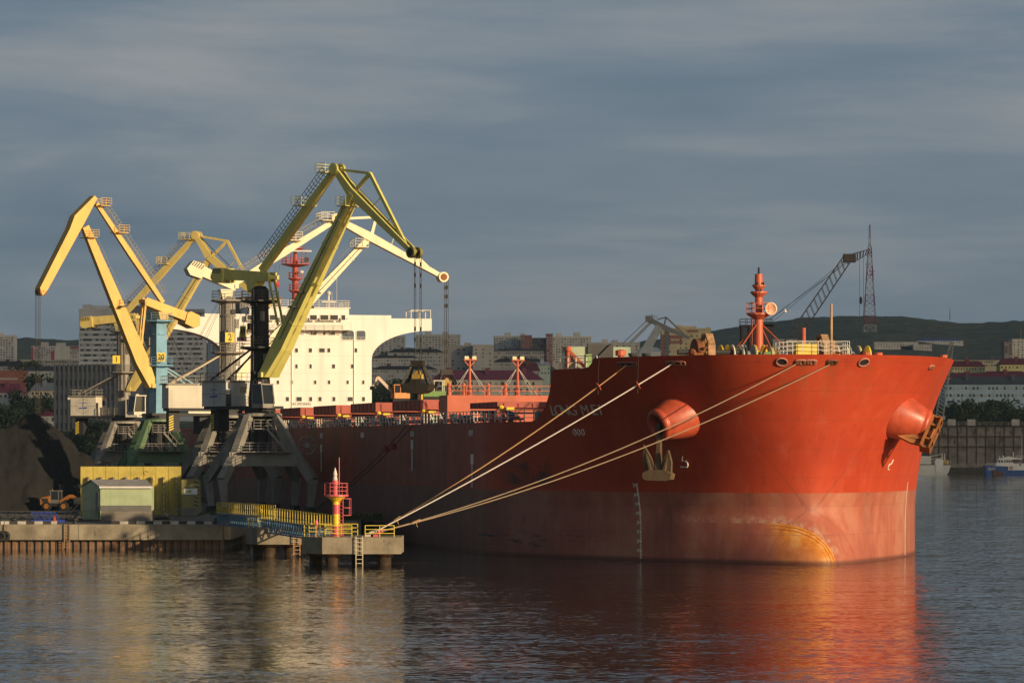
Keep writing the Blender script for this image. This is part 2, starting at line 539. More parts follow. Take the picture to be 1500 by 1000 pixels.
def hull_material():
    m, nt, b = node_mat('hull_paint')
    L = nt.links.new
    tc = nt.nodes.new('ShaderNodeTexCoord')
    sp = nt.nodes.new('ShaderNodeSeparateXYZ')
    L(tc.outputs['Object'], sp.inputs[0])
    # topside red, slightly faded in patches
    n1 = tex(nt, 0.10, 6, 0.6, (1, 1, 1.4))
    red = ramp(nt, n1.outputs['Fac'], [(0.3, (0.39, 0.044, 0.017)), (0.55, (0.47, 0.058, 0.020)), (0.75, (0.48, 0.078, 0.034))]).outputs[0]
    n2 = tex(nt, 0.9, 5, 0.65, (1, 1, 0.05))
    f2 = ramp(nt, n2.outputs['Fac'], [(0.50, 0.0), (0.80, 0.3)]).outputs[0]
    red = mixc(nt, f2, red, (0.56, 0.15, 0.085))
    n2b = tex(nt, 1.6, 6, 0.7, (1, 1, 0.035), loc=(8, 8, 2))
    f2b = ramp(nt, n2b.outputs['Fac'], [(0.56, 0.0), (0.72, 0.5)]).outputs[0]
    red = mixc(nt, f2b, red, (0.22, 0.035, 0.02))
    # brown weathering along the sides aft
    n7 = tex(nt, 0.35, 5, 0.65, (1, 1, 0.06), loc=(4, 1, 0))
    aft = nt.nodes.new('ShaderNodeMapRange')
    aft.inputs['From Min'].default_value = 18; aft.inputs['From Max'].default_value = 60
    L(sp.outputs[0], aft.inputs['Value'])
    f7 = ramp(nt, n7.outputs['Fac'], [(0.35, 0.35), (0.7, 0.95)]).outputs[0]
    mm = nt.nodes.new('ShaderNodeMath'); mm.operation = 'MULTIPLY'
    L(aft.outputs[0], mm.inputs[0]); L(f7, mm.inputs[1])
    red = mixc(nt, mm.outputs[0], red, (0.115, 0.05, 0.028))
    n3 = tex(nt, 0.8, 6, 0.75, (1, 1, 0.5), loc=(9, 2, 5))
    f3 = ramp(nt, n3.outputs['Fac'], [(0.69, 0.0), (0.75, 0.7)]).outputs[0]
    red = mixc(nt, f3, red, (0.16, 0.06, 0.04))
    # boot-top: faded antifouling
    n4 = tex(nt, 0.22, 6, 0.65, (1, 1, 0.7), loc=(2, 2, 8))
    af = ramp(nt, n4.outputs['Fac'], [(0.30, (0.25, 0.072, 0.050)), (0.5, (0.38, 0.112, 0.070)), (0.70, (0.46, 0.205, 0.135))]).outputs[0]
    n5 = tex(nt, 0.8, 5, 0.65, (1, 1, 0.06), loc=(5, 2, 8))
    f5 = ramp(nt, n5.outputs['Fac'], [(0.48, 0.0), (0.78, 0.5)]).outputs[0]
    af = mixc(nt, f5, af, (0.42, 0.22, 0.14))
    n6 = tex(nt, 0.7, 6, 0.8, (1, 1, 0.55), loc=(15, 2, 8))
    f6 = ramp(nt, n6.outputs['Fac'], [(0.66, 0.0), (0.72, 0.8)]).outputs[0]
    af = mixc(nt, f6, af, (0.36, 0.15, 0.04))
    aft2 = nt.nodes.new('ShaderNodeMapRange')
    aft2.inputs['From Min'].default_value = 14; aft2.inputs['From Max'].default_value = 45
    aft2.inputs['To Max'].default_value = 0.75
    L(sp.outputs[0], aft2.inputs['Value'])
    af = mixc(nt, aft2.outputs[0], af, (0.10, 0.058, 0.05))
    # wavering edge at z = 6.4
    ne = tex(nt, 0.5, 4, 0.6)
    ma = nt.nodes.new('ShaderNodeMath'); ma.operation = 'MULTIPLY_ADD'
    ma.inputs[1].default_value = 0.16
    L(ne.outputs['Fac'], ma.inputs[0]); L(sp.outputs[2], ma.inputs[2])
    gt = nt.nodes.new('ShaderNodeMath'); gt.operation = 'GREATER_THAN'
    gt.inputs[1].default_value = 6.48
    L(ma.outputs[0], gt.inputs[0])
    c = mixc(nt, gt.outputs[0], af, red)
    # fender scuffs on the starboard side: soft dark patches broken by noise
    def ms(sock, a, b2, lo=0.0, hi=1.0):
        r_ = nt.nodes.new('ShaderNodeMapRange'); r_.interpolation_type = 'SMOOTHSTEP'
        for k, v_ in (('From Min', a), ('From Max', b2), ('To Min', lo), ('To Max', hi)): r_.inputs[k].default_value = v_
        L(sock, r_.inputs['Value']); return r_.outputs[0]
    def mth(op, x, y):
        m_ = nt.nodes.new('ShaderNodeMath'); m_.operation = op
        for k, v_ in ((0, x), (1, y)):
            if hasattr(v_, 'is_output'): L(v_, m_.inputs[k])
            else: m_.inputs[k].default_value = v_
        return m_.outputs[0]
    def win(sock, lo, hi, soft): return mth('MULTIPLY', ms(sock, lo - soft, lo + soft), ms(sock, hi - soft, hi + soft, 1, 0))
    ns = tex(nt, 0.55, 6, 0.72, (0.6, 1, 1.0), loc=(1, 9, 3))
    nl = tex(nt, 1.0, 5, 0.7, (0.12, 1, 3.0), loc=(6, 3, 2))
    stb = ms(sp.outputs[1], 5, 8)
    for px0, px1, z0, z1, src, lo_, hi_, amt in ((742, 808, 6.9, 9.2, ns, 0.40, 0.62, 0.85), (846, 884, 7.6, 8.7, ns, 0.5, 0.66, 0.7), (590, 612, 6.6, 9.6, ns, 0.46, 0.64, 0.7), (700, 812, 0.9, 2.3, nl, 0.52, 0.62, 0.85), (815, 905, 1.5, 2.6, nl, 0.56, 0.66, 0.6)):
        l1, l0 = hull(hull_px(px0, (z0 + z1) / 2), (z0 + z1) / 2).x, hull(hull_px(px1, (z0 + z1) / 2), (z0 + z1) / 2).x
        wm = mth('MULTIPLY', mth('MULTIPLY', win(sp.outputs[0], l0, l1, 1.5), win(sp.outputs[2], z0, z1, 0.35)), stb)
        f_ = mth('MULTIPLY', mth('MULTIPLY', wm, ms(src.outputs['Fac'], lo_, hi_)), amt)
        c = mixc(nt, f_, c, (0.045, 0.04, 0.04))
    # rust and grime running down from the fairleads and the bells
    nrn = tex(nt, 2.2, 5, 0.7, (1, 1, 0.05), loc=(2, 8, 1))
    run = None
    for px, z1, z0, sd, wd in ((919, 18.0, 14.5, 1, 0.5), (990, 18.0, 13.5, 1, 0.4), (1145, 17.9, 12.5, 1, 0.35), (1173, 18.0, 14.0, 1, 0.5), (1230, 18.0, 12.0, 1, 0.5), (1265, 17.9, 13.0, -1, 0.35), (1364, 17.8, 12.5, -1, 0.5), (975, 11.5, 6.6, 1, 1.1), (1345, 11.0, 6.6, -1, 1.1)):
        hp = hull(hull_px(px, (z1 + z0) / 2, sd), (z1 + z0) / 2, sd)
        w_ = mth('MULTIPLY', win(sp.outputs[1], hp.y - wd, hp.y + wd, 0.3), mth('MULTIPLY', ms(sp.outputs[2], z0, z1 - 0.2), ms(sp.outputs[2], z1, z1 + 0.1, 1, 0)))
        w_ = mth('MULTIPLY', w_, ms(sp.outputs[0], 22, 26, 1, 0))
        run = w_ if run is None else mth('MAXIMUM', run, w_)
    run = mth('MULTIPLY', run, ms(nrn.outputs['Fac'], 0.40, 0.66, 0, 0.7))
    c = mixc(nt, run, c, (0.24, 0.085, 0.03))
    # rust-orange stain over the bulb where it breaks the surface
    nw = tex(nt, 0.45, 5, 0.65, loc=(2, 5, 7))
    u_ = mth('ADD', mth('DIVIDE', mth('SUBTRACT', 3.5, sp.outputs[1]), 4.9), mth('MULTIPLY', mth('SUBTRACT', nw.outputs['Fac'], 0.5), 0.12))
    zz = mth('DIVIDE', sp.outputs[2], 3.7)
    md = mth('SUBTRACT', mth('SUBTRACT', 1.0, mth('POWER', mth('MAXIMUM', u_, 0.0), 2.2)), mth('MULTIPLY', zz, zz))
    edge = ms(md, 0.0, 0.05)
    leftf = mth('MULTIPLY', ms(mth('ADD', sp.outputs[1], mth('MULTIPLY', nw.outputs['Fac'], 2.0)), 3.6, 5.4, 1, 0), ms(sp.outputs[0], 5, 9, 1, 0))
    st = mth('MULTIPLY', edge, leftf)
    no = tex(nt, 0.9, 6, 0.7, loc=(7, 1, 1))
    oc = ramp(nt, no.outputs['Fac'], [(0.3, (0.40, 0.13, 0.02)), (0.5, (0.58, 0.22, 0.03)), (0.7, (0.62, 0.36, 0.14))]).outputs[0]
    strp = mth('SINE', mth('ADD', mth('MULTIPLY', md, 42.0), mth('MULTIPLY', no.outputs['Fac'], 5.0)), 0.0)
    strp = mth('MULTIPLY', ms(strp, 0.35, 0.9), ms(md, 0.3, 0.5, 0.75, 0))
    oc = mixc(nt, strp, oc, (0.22, 0.06, 0.012))
    fade = ms(md, 0.35, 0.95, 1.0, 0.45)
    c = mixc(nt, mth('MULTIPLY', st, fade), c, oc)
    # pale scoured halo round it
    hal = mth('MULTIPLY', mth('MULTIPLY', ms(md, -0.55, 0.0), ms(md, 0.0, 0.05, 1, 0)), ms(sp.outputs[0], 6, 10, 1, 0))
    nh = tex(nt, 1.5, 6, 0.75, loc=(3, 3, 3))
    c = mixc(nt, mth('MULTIPLY', hal, ms(nh.outputs['Fac'], 0.42, 0.7, 0, 0.7)), c, (0.55, 0.42, 0.30))
    # dark wet slime just above the water
    wl = nt.nodes.new('ShaderNodeMapRange')
    wl.inputs['From Min'].default_value = 0.15; wl.inputs['From Max'].default_value = 0.45
    wl.inputs['To Min'].default_value = 0.8; wl.inputs['To Max'].default_value = 0.0
    L(sp.outputs[2], wl.inputs['Value'])
    c = mixc(nt, wl.outputs[0], c, (0.10, 0.035, 0.025))
    # weld seams of the shell plating
    def seam(sock, period, width):
        d = nt.nodes.new('ShaderNodeMath'); d.operation = 'PINGPONG'
        d.inputs[1].default_value = period / 2
        L(sock, d.inputs[0])
        lt = nt.nodes.new('ShaderNodeMath'); lt.operation = 'LESS_THAN'
        lt.inputs[1].default_value = width
        L(d.outputs[0], lt.inputs[0])
        return lt.outputs[0]
    s1, s2 = seam(sp.outputs[2], 2.6, 0.03), seam(sp.outputs[0], 9.0, 0.05)
    mx = nt.nodes.new('ShaderNodeMath'); mx.operation = 'MAXIMUM'
    L(s1, mx.inputs[0]); L(s2, mx.inputs[1])
    mk = nt.nodes.new('ShaderNodeMath'); mk.operation = 'MULTIPLY'; mk.inputs[1].default_value = 0.3
    L(mx.outputs[0], mk.inputs[0])
    c = mixc(nt, mk.outputs[0], c, (0.14, 0.05, 0.035))
    L(c, b.inputs['Base Color'])
    nr = tex(nt, 0.5, 5, 0.6)
    rr = nt.nodes.new('ShaderNodeMapRange')
    rr.inputs['To Min'].default_value = 0.42; rr.inputs['To Max'].default_value = 0.7
    L(nr.outputs['Fac'], rr.inputs['Value'])
    L(rr.outputs[0], b.inputs['Roughness'])
    b.inputs['Specular IOR Level'].default_value = 0.35
    bp = nt.nodes.new('ShaderNodeBump')
    bp.inputs['Strength'].default_value = 0.5
    bp.inputs['Distance'].default_value = 0.06
    nb = tex(nt, 0.28, 3, 0.5, (1, 1, 1.0))
    fr = nt.nodes.new('ShaderNodeMath'); fr.operation = 'PINGPONG'; fr.inputs[1].default_value = 1.3
    L(sp.outputs[2], fr.inputs[0])
    fr2 = nt.nodes.new('ShaderNodeMath'); fr2.operation = 'PINGPONG'; fr2.inputs[1].default_value = 1.5
    L(sp.outputs[1], fr2.inputs[0])
    hs = nt.nodes.new('ShaderNodeMath'); hs.operation = 'MULTIPLY_ADD'; hs.inputs[1].default_value = 0.22
    L(fr.outputs[0], hs.inputs[0]); L(nb.outputs['Fac'], hs.inputs[2])
    hs2 = nt.nodes.new('ShaderNodeMath'); hs2.operation = 'MULTIPLY_ADD'; hs2.inputs[1].default_value = 0.12
    L(fr2.outputs[0], hs2.inputs[0]); L(hs.outputs[0], hs2.inputs[2])
    L(hs2.outputs[0], bp.inputs['Height'])
    L(bp.outputs[0], b.inputs['Normal'])
    return m
HULLM = hull_material()
BELLM = paint('bell_red', (0.48, 0.085, 0.04), 0.36, 0.25, 0.12, (0.30, 0.10, 0.05), 0.9, bump=0.15)

def build_hull():
    ws = sorted([53 * (i / 110) ** 2.2 for i in range(111)] + [10.8 + 0.3 * i for i in range(8)] + [18.55 + 0.27 * i for i in range(20)]) + [60, 75, 95, 115, 135, 155, 175, 195, 215, 230, 245, 260, 272, 283]
    rows = 44
    mb = MB()
    vs, fs, inn = [], [], []
    colsS = [(w, -1) for w in reversed(ws[1:])] + [(w, 1) for w in ws]
    for w, sd in colsS:
        kl = w - 6.1 * (1 - cl(w / 53)) ** 2
        zt = ztop(kl)
        for j in range(rows + 1):
            z = -8 + (zt + 8) * j / rows
            vs.append(hull(w, z, sd))
        n = hull_n(max(w, 0.02), zt, sd)[0]
        n = Vector((n.x, n.y, 0)).normalized() if w > 0 else Vector((-1, 0, 0))
        top = hull(w, zt, sd)
        inn.append((top, top - n * 0.2, hull(w, zt - 1.3, sd) - n * 0.2))
    k = rows + 1
    nc = len(colsS)
    for i in range(nc - 1):
        for j in range(k - 1):
            fs.append((i * k + j, (i + 1) * k + j, (i + 1) * k + j + 1, i * k + j + 1))
    # transom
    fs.append(tuple(range(0, rows + 1)) + tuple((nc - 1) * k + j for j in range(rows, -1, -1)))
    mb.add(vs, fs)
    ho = mb.build('hull', HULLM, SHIP, smooth=True)
    mb = MB()
    mb.add([q for t3 in inn for q in t3], [(i * 3 + j, i * 3 + 3 + j, i * 3 + 4 + j, i * 3 + 1 + j) for i in range(nc - 1) for j in range(2)])
    mb.build('bulwark_lining', HULLM, ho)
    # decks
    mb = MB()
    for zz, lo, hi in ((17.5, 0.3, 19.5), (12.95, 17.5, 282.5)):
        st = [w for w in ws if lo <= w <= hi]
        pts = [hull(w, zz, 1) * 1.0 for w in st]
        v = [(p.x, p.y - 0.3, zz) for p in pts] + [(p.x, -p.y + 0.3, zz) for p in pts]
        n = len(pts)
        mb.add(v, [(i, i + 1, n + i + 1, n + i) for i in range(n - 1)])
    # forecastle bulkhead
    p = hull(18.5, 15, 1)
    mb.bb((18.3, -17.0, 12.9), (18.6, 17.0, 17.5))
    mb.build('deck', DECKRED, SHIP)
build_hull()

def on_hull(px, z, side=1, off=0.03):
    w = hull_px(px, z, side)
    n, t, u = hull_n(w, z, side)
    return hull(w, z, side) + n * off, n, t, u

def hull_text(name, ch, px, z, size, sx, mat, side=1, bold=0.0):
    p, n, t, u = on_hull(px, z, side, 0.06)
    xd = -t if side > 0 else t          # reading direction: towards the bow on the starboard side
    yd = n.cross(xd)
    if yd.z < 0: yd = -yd
    return text_mesh(name, ch, size, mat, frame(p, xd, yd, n), SHIP, sx=sx, extrude=0.02, bold=bold)

def build_marks():
    # ship's name, one letter at a time along the flare
    xs = [810.8, 819.3, 828.0, 839.5, 857.5, 871, 879.8]
    for ch, px in zip("LONGMEI", xs):
        hull_text('name_letter', ch, px, 14.05, 1.5, {'I': 1.2, 'L': 1.25, 'M': 1.1}.get(ch, 1.3), paint('name_paint', (0.62, 0.55, 0.42), 0.6, 0.2, streak=False), 1, 0.0)
    # bow thruster / bulb symbols and tug marks
    def symbol(px, z, side, pts, r=0.06):
        p, n, t, u = on_hull(px, z, side, 0.05)
        xd = -t if side > 0 else t
        MB().path([p + xd * a + u * b for a, b in pts], r, 4).build('bulb_symbol', INKW, SHIP)
    symbol(1000, 9.0, 1, [(0.2, 0.8), (0.05, 0.35), (0.5, 0.35), (0.65, 0.15), (0.65, -0.05), (0.5, -0.25), (-0.3, -0.25)], 0.07)
    symbol(1303, 8.8, -1, [(0.2, 0.7), (0.1, 0.25), (-0.35, 0.25), (-0.5, 0.05), (-0.5, -0.1), (-0.35, -0.3), (0.05, -0.3)], 0.06)
    # draught marks
    for side, px0, px1, n in ((1, 933, 939, 9), (-1, 1329, 1325, 9)):
        mb = MB()
        for i in range(34):
            z = 0.25 + 6.9 * i / 33
            px = px1 + (px0 - px1) * max(0, (z - 2.5) / 4.6) ** 2
            p, n_, t, u = on_hull(px, z, side, 0.05)
            mb.box(p, (0.15, 0.11, 0.06), frame((0, 0, 0), t, u, n_).to_3x3())
        mb.build('draught_ticks', INKW, SHIP)
        for i, s in enumerate(("11", "12", "12", "13", "14", "15", "16", "17")):
            z = 0.9 + 0.87 * i
            px = px1 + (px0 - px1) * max(0, (z - 2.5) / 4.6) ** 2 - (2.6 if side > 0 else 0)
            if side > 0:
                hull_text('draught_number', s[-1] + 'M', px, z, 0.5, 0.9, INKW, side)
    # tug push marks amidships: white plates with a stem
    for px, y in ((604, 667), (692, 690), (471, 671)):
        w = hull_px(px, 10, 1)
        yy = ship_w(*hull(w, 10, 1)).y
        z = CAMH - (y - HY) * yy / F + 1.2
        p, n, t, u = on_hull(px, z, 1, 0.04)
        rot = frame((0, 0, 0), t, u, n).to_3x3()
        mb = MB().box(p, (1.1, 1.0, 0.05), rot)
        p2, *_ = on_hull(px, z - 1.7, 1, 0.04)
        mb.box(p2, (0.32, 2.3, 0.05), rot)
        mb.build('tug_mark', INKW, SHIP)
    for px, z, s in ((848, 11.9, "TUG"), (604, 12.1, "TUG"), (690, 12.2, "TUG"), (471, 12.1, "TUG"), (531, 12.1, "TUG")):
        pass
    # frame marks: small rings painted below the sheer
    for px, z in ((604, 12.0), (690, 12.0), (848, 12.0), (531, 12.0), (471, 12.0)):
        p, n, t, u = on_hull(px, z, 1, 0.03)
        mb = MB()
        for k in range(3):
            c = p - t * (k - 1) * 0.62
            ring = [c + (t * math.cos(a) * 0.22 + u * math.sin(a) * 0.3) for a in [i * math.pi / 4 for i in range(9)]]
            mb.path(ring, 0.045, 4)
        mb.build('frame_mark', INKW, SHIP)
build_marks()

def build_bow_fittings():
    # chocks in the bulwark: rounded frame, rollers, black plate as the opening's shade
    def chock(px, z, side, wd, ht, round_=False):
        p, n, t, u = on_hull(px, z, side, 0.02)
        fr, bk = MB(), MB()
        pts = []
        k = 16
        for i in range(k + 1):
            a = 2 * math.pi * i / k
            ca, sa = math.cos(a), math.sin(a)
            if round_:
                pts.append(p + t * ca * wd / 2 + u * sa * ht / 2)
            else:
                pts.append(p + t * ((wd - ht) / 2 * (1 if ca >= 0 else -1) + ca * ht / 2) + u * sa * ht / 2)
        fr.path([q + n * 0.03 for q in pts], 0.09, 6)
        o = fr.build('chock', paint('chock_rim', (0.40, 0.16, 0.12) if not round_ else (0.30, 0.27, 0.24), 0.5, 0.3), SHIP, smooth=True)
        bk.add(pts[:-1], [tuple(range(k))])
        bk.build('chock_shade', BLACKP, o)
        if not round_:
            for s_ in (-0.3, 0.1, 0.35):
                c = p + t * s_ * wd + n * 0.04
                MB().tube(c - u * ht * 0.38, c + u * ht * 0.38, 0.16, n=8).build('chock_roller', RUSTY, o)
    for px, y, wd in ((919, 540, 2.6), (990, 530.5, 2.2), (1173, 527, 0), (1188, 527, 0), (1225, 527, 0), (1241, 527, 0)):
        z = 18.2
        chock(px, z, 1 if px < 1235 else 1, wd or 1.0, 0.42)
    for px in (1145, 1265):
        chock(px, 18.2, 1 if px < 1230 else -1, 1.0, 0.8, True)
    for px in (1364, 1390):
        chock(px, 17.95, -1, 1.1, 0.36)
    # hawse bells and anchors
    def bell(side):
        px, y = (994, 612) if side > 0 else (1320, 606)
        w = hull_px(px, 13.3, side)
        p = hull(w, 13.3, side)
        n = hull_n(w, 13.3, side)[0]
        p = p - n * 0.35
        ax = Vector((-0.30, 0.90 * side, -0.34)).normalized()
        mb = MB()
        prof = [(2.5, -2.5), (2.25, -0.3), (1.98, 0.9), (1.72, 1.8), (1.54, 2.3), (1.5, 2.36), (1.58, 2.5), (1.54, 2.72), (1.36, 2.88), (1.1, 2.92), (0.95, 2.8), (0.85, 2.0), (0.8, 1.5)]
        mb.lathe(prof, p, ax, 32)
        o = mb.build('hawse_bell', BELLM, SHIP, smooth=True)
        MB().lathe([(0.79, 0), (0.79, 0.05)], p + ax * 1.62, ax, 20).build('hawse_throat', BLACKP, o)
        return p, ax
    def anchor(origin, down, side, mat, rot=0.0, cells=False):
        # local: down = direction from ring to crown, side = stock direction
        d, s_ = Vector(down).normalized(), Vector(side).normalized()
        s_ = (s_ - d * s_.dot(d)).normalized()
        f = d.cross(s_).normalized()
        o0 = Vector(origin)
        SL = 4.5                          # shank length
        kf = 1.0 if cells else 0.82       # crown and fluke spread
        root = MB()
        root.beam(o0, o0 + d * SL, 0.3, 0.36, 0.5, 0.55, up=f)
        root.tube(o0 + f * 0.3, o0 - f * 0.3, 0.26, n=10)
        ob = root.build('anchor', mat, SHIP)
        c = o0 + d * SL
        mb = MB()
        cp = [(-1.75, -0.15), (-1.6, 0.45), (-1.1, 0.62), (1.1, 0.62), (1.6, 0.45), (1.75, -0.15), (1.25, -0.5), (0.5, -0.62), (-0.5, -0.62), (-1.25, -0.5)]
        if cells:                         # open box crown seen from below
            for y in (-0.62, 0.62):
                for q in (-0.42, 0.42):
                    mb.beam(c - s_ * 1.7 + f * y + d * q, c + s_ * 1.7 + f * y + d * q, 0.2, 0.16, up=d)
            for x in (-1.65, -0.75, 0.75, 1.65):
                mb.beam(c + s_ * x - f * 0.55, c + s_ * x + f * 0.55, 0.16, 1.0, up=d)
            mb.beam(c - s_ * 1.7 - d * 0.35, c + s_ * 1.7 - d * 0.35, 1.2, 0.12, up=d)
            mb.tube(c - s_ * 0.7, c + s_ * 0.7, 0.22, n=8)
        else:
            mb.prism([c + s_ * a * kf - d * -k * 0.8 - f * 0.5 for a, k in cp], f * 1.0)
        mb.build('crown', mat, ob)
        for k in (-1, 1):
            b0 = c + s_ * k * 0.8 * kf - d * 0.35
            tip = c + s_ * k * 1.5 * kf - d * (2.75 if k < 0 or cells else 2.3) + f * 0.9 * rot
            mb = MB()
            up1 = b0.lerp(tip, 0.3)
            pl = [b0 - s_ * k * 0.45, b0 + s_ * k * 0.62, b0.lerp(tip, 0.45) + s_ * k * 0.5, tip, b0.lerp(tip, 0.5) - s_ * k * 0.38]
            mb.prism([q - f * 0.16 for q in pl], f * 0.32)
            mb.beam(b0 + f * 0.22, tip, 0.25, 0.4, 0.08, 0.12, up=f)
            mb.build('fluke', mat, ob)
        return ob
    p, ax = bell(1)
    mud = paint('anchor_mud', (0.135, 0.09, 0.05), 0.85, 0.45, 0.3, (0.07, 0.045, 0.03), 0.9, bump=0.5)
    mouth = p + ax * 2.5 + Vector((0, 0, -0.1))
    anchor(mouth, (0, 0.02, -1), (-0.62, -0.75, -0.16), mud, 0.7)
    p, ax = bell(-1)
    mouth = p - ax * 1.25 + Vector((0, 0, -0.75))
    anchor(mouth, ax + Vector((-0.25, 0, 0)), (0.2, -0.62, 0.78), paint('anchor_rust', (0.30, 0.115, 0.035), 0.8, 0.4, 0.25, (0.10, 0.04, 0.02), 0.9), 0.5, True)
build_bow_fittings()

def build_foredeck():
    zf = 17.5
    # foremast
    l0 = 15.4
    mb = MB().tube((l0, 0, zf), (l0, 0, 26.1), 0.47, 0.34, 14)
    mb.tube((l0, 0, 26.1), (l0, 0, 27.1), 0.4, 0.36, 14)
    mast = mb.build('foremast', ORANGERED, SHIP, smooth=False)
    def plat(z, r, name, rl=True, h=1.0):
        m2 = MB().lathe([(r * 0.35, -0.55), (r, -0.08), (r, 0.08)], (l0, 0, z), n=14)
        o = m2.build(name, ORANGERED, mast)
        if rl:
            m3 = MB()
            ring = [(l0 + r * math.cos(a), r * math.sin(a), z) for a in [i * math.pi / 5 for i in range(11)]]
            m3.rail(ring, h, 2, 0.04)
            m3.build('mast_railing', ORANGERED, o)
    plat(23.3, 1.15, 'mast_platform')
    plat(25.35, 0.8, 'light_platform', False)
    plat(26.0, 0.62, 'light_platform', False)
    for dx, dy, z, hh in ((-0.5, -0.3, 26.05, 0.25), (-0.5, 0.3, 26.05, 0.25), (-0.6, 0, 25.42, 0.25), (0, 0, 27.1, 0.65)):
        MB().tube((l0 + dx, dy, z), (l0 + dx, dy, z + hh), 0.12, 0.09, n=8).build('navigation_light', BLACKP, mast)
    hd = Vector((-0.93, -0.1, 0))
    hc = Vector((l0 - 0.5, -0.75, 23.75))
    MB().lathe([(0.1, -0.5), (0.12, 0.0), (0.32, 0.35), (0.62, 0.75), (0.60, 0.72), (0.1, 0.1)], hc, hd, 18).build('fog_horn', paint('horn_pale', (0.78, 0.48, 0.33), 0.4, 0.08), mast, smooth=True)
    for bx, by in ((l0 + 3.2, 3.6), (l0 + 3.2, -3.6), (l0 - 3, 4.5), (l0 - 3, -4.5)):
        MB().tube((bx, by, zf), (l0, 0, 22.6), 0.05, n=5).build('mast_stay', ORANGERED, mast)
    m2 = MB()
    m2.ladder((l0 + 0.1, 0.75, zf), (l0 + 0.1, 0.62, 24.5), (1, 0, 0), 0.4, 0.03)
    m2.build('mast_ladder', RADRED, mast)
    # windlasses: gear case, chain wheel, drums with side flanges
    rustp = paint('windlass_paint', (0.42, 0.25, 0.13), 0.75, 0.4, 0.6, (0.22, 0.075, 0.025), 1.4)
    def windlass(bc, s_):
        root = MB()
        root.bb((10.6, bc - 2.6, zf), (13.4, bc + 2.6, zf + 0.5))
        root.tube((12, bc - 3.2, zf + 2.0), (12, bc + 3.2, zf + 2.0), 0.25, n=8)
        o = root.build('windlass', DARK, SHIP)
        # octagonal chain-wheel guard
        g = MB()
        pts = []
        for i in range(8):
            a = math.pi / 8 + i * math.pi / 4
            pts.append(Vector((12 + 1.5 * math.cos(a), bc + s_ * 0.3, zf + 2.0 + 1.75 * math.sin(a))))
        for a, b_ in zip(pts, pts[1:] + pts[:1]):
            g.beam(a, b_, 0.7, 0.28, up=((a + b_) / 2 - Vector((12, bc + s_ * .3, zf + 2.0))))
        for i in range(4):
            g.beam(pts[i], pts[i + 4], 0.22, 0.2, up=(0, 1, 0))
        g.lathe([(0.45, -0.5), (0.45, 0.5)], (12, bc + s_ * 0.3, zf + 2.0), (0, 1, 0), 12)
        g.build('chain_wheel', rustp, o)
        MB().lathe([(1.55, -0.25), (1.55, 0.25)], (12.3, bc + s_ * 1.25, zf + 1.75), (0, 1, 0), 20).build('brake_drum', RUSTY, o)
        # chain links running forward to the hawse pipe
        ch = MB()
        a, b_ = Vector((11.2, bc + s_ * 0.4, zf + 2.9)), Vector((7.6, bc + s_ * 3.0, zf + 1.75))
        for i in range(11):
            c = a.lerp(b_, i / 10) - Vector((0, 0, 0.5 * math.sin(math.pi * i / 10)))
            ch.ball(c, (0.26, 0.16 if i % 2 else 0.24, 0.24 if i % 2 else 0.14), 8, 6)
        ch.ball(b_ + Vector((-0.3, 0.2, 0.1)), (0.6, 0.35, 0.35), 8, 6)
        ch.build('anchor_chain', RUSTY, o)
        # rope drums
        for k, (col, off) in enumerate((((0.62, 0.60, 0.5), 2.9), ((0.25, 0.27, 0.26), 4.1), ((0.78, 0.60, 0.06), 5.1))):
            MB().lathe([(1.0, -0.12), (1.0, 0.0), (0.45, 0.05), (0.45, 0.75), (1.0, 0.8), (1.0, 0.92)], (12.3, bc - s_ * 0.2 - off * 1.0, zf + 1.75), (0, 1, 0), 16).build('rope_drum', paint('drum_%d' % k, col, 0.6, 0.2, 0.1), o)
    windlass(5.9, 1)
    windlass(-4.9, -1)
    for k, (px, hh, col) in enumerate(((1077, 0.9, (0.5, 0.42, 0.12)), (1085, 0.85, (0.42, 0.36, 0.25)), (1130, 0.9, (0.5, 0.38, 0.12)), (1138, 0.95, (0.45, 0.40, 0.28)), (1064, 1.1, (0.70, 0.52, 0.05)))):
        b_ = (27.27 - 0.2406 * 13 - (px - 750) / F * 323) / 0.9706
        MB().lathe([(hh * 0.9, -0.15), (hh * 0.9, 0), (0.3, 0.05), (0.3, 0.5), (hh * 0.9, 0.55), (hh * 0.9, 0.65)], (13, b_, zf + 1.75), (0, 1, 0), 16).build('mooring_drum', paint('reel_%d' % k, col, 0.6, 0.2, 0.15), SHIP)
    b_ = (27.27 - 0.2406 * 9 - (1119 - 750) / F * 320) / 0.9706
    MB().bb((8.6, b_ - 0.5, zf), (9.4, b_ + 0.5, zf + 2.0)).build('deck_box', paint('box_green', (0.06, 0.22, 0.06), 0.5, 0.2), SHIP)
    # look-out platform with white railing at the very bow
    mb = MB()
    P0 = [(-2.6, 3.2, 19.0), (-3.0, -2.6, 19.0), (1.0, -3.4, 19.0), (1.2, 3.0, 19.0), (-2.6, 3.2, 19.0)]
    mb.rail(P0, 1.15, 1.5, 0.03, 3)
    for q in P0[:4]:
        mb.beam((q[0], q[1], zf), q, 0.1, 0.1)
    mb.build('bow_railing', W_RAIL, SHIP)
    MB().bb((-2.2, 0.2, 17.6), (-1.6, 2.2, 19.9)).build('control_stand', paint('stand_yellow', (0.62, 0.45, 0.05), 0.5, 0.2, 0.1), SHIP)
    def post(px, y, l, r, mat, name, base=zf):
        b_ = (27.27 - 0.2406 * l - (px - 750) / F * (310.95 + 0.97 * l - 1)) / 0.9706
        z = CAMH - (y - HY) * (310.95 + 0.97 * l - 0.24 * b_) / F
        MB().tube((l, b_, base), (l, b_, z), r, r * 0.9, 8).build(name, mat, SHIP)
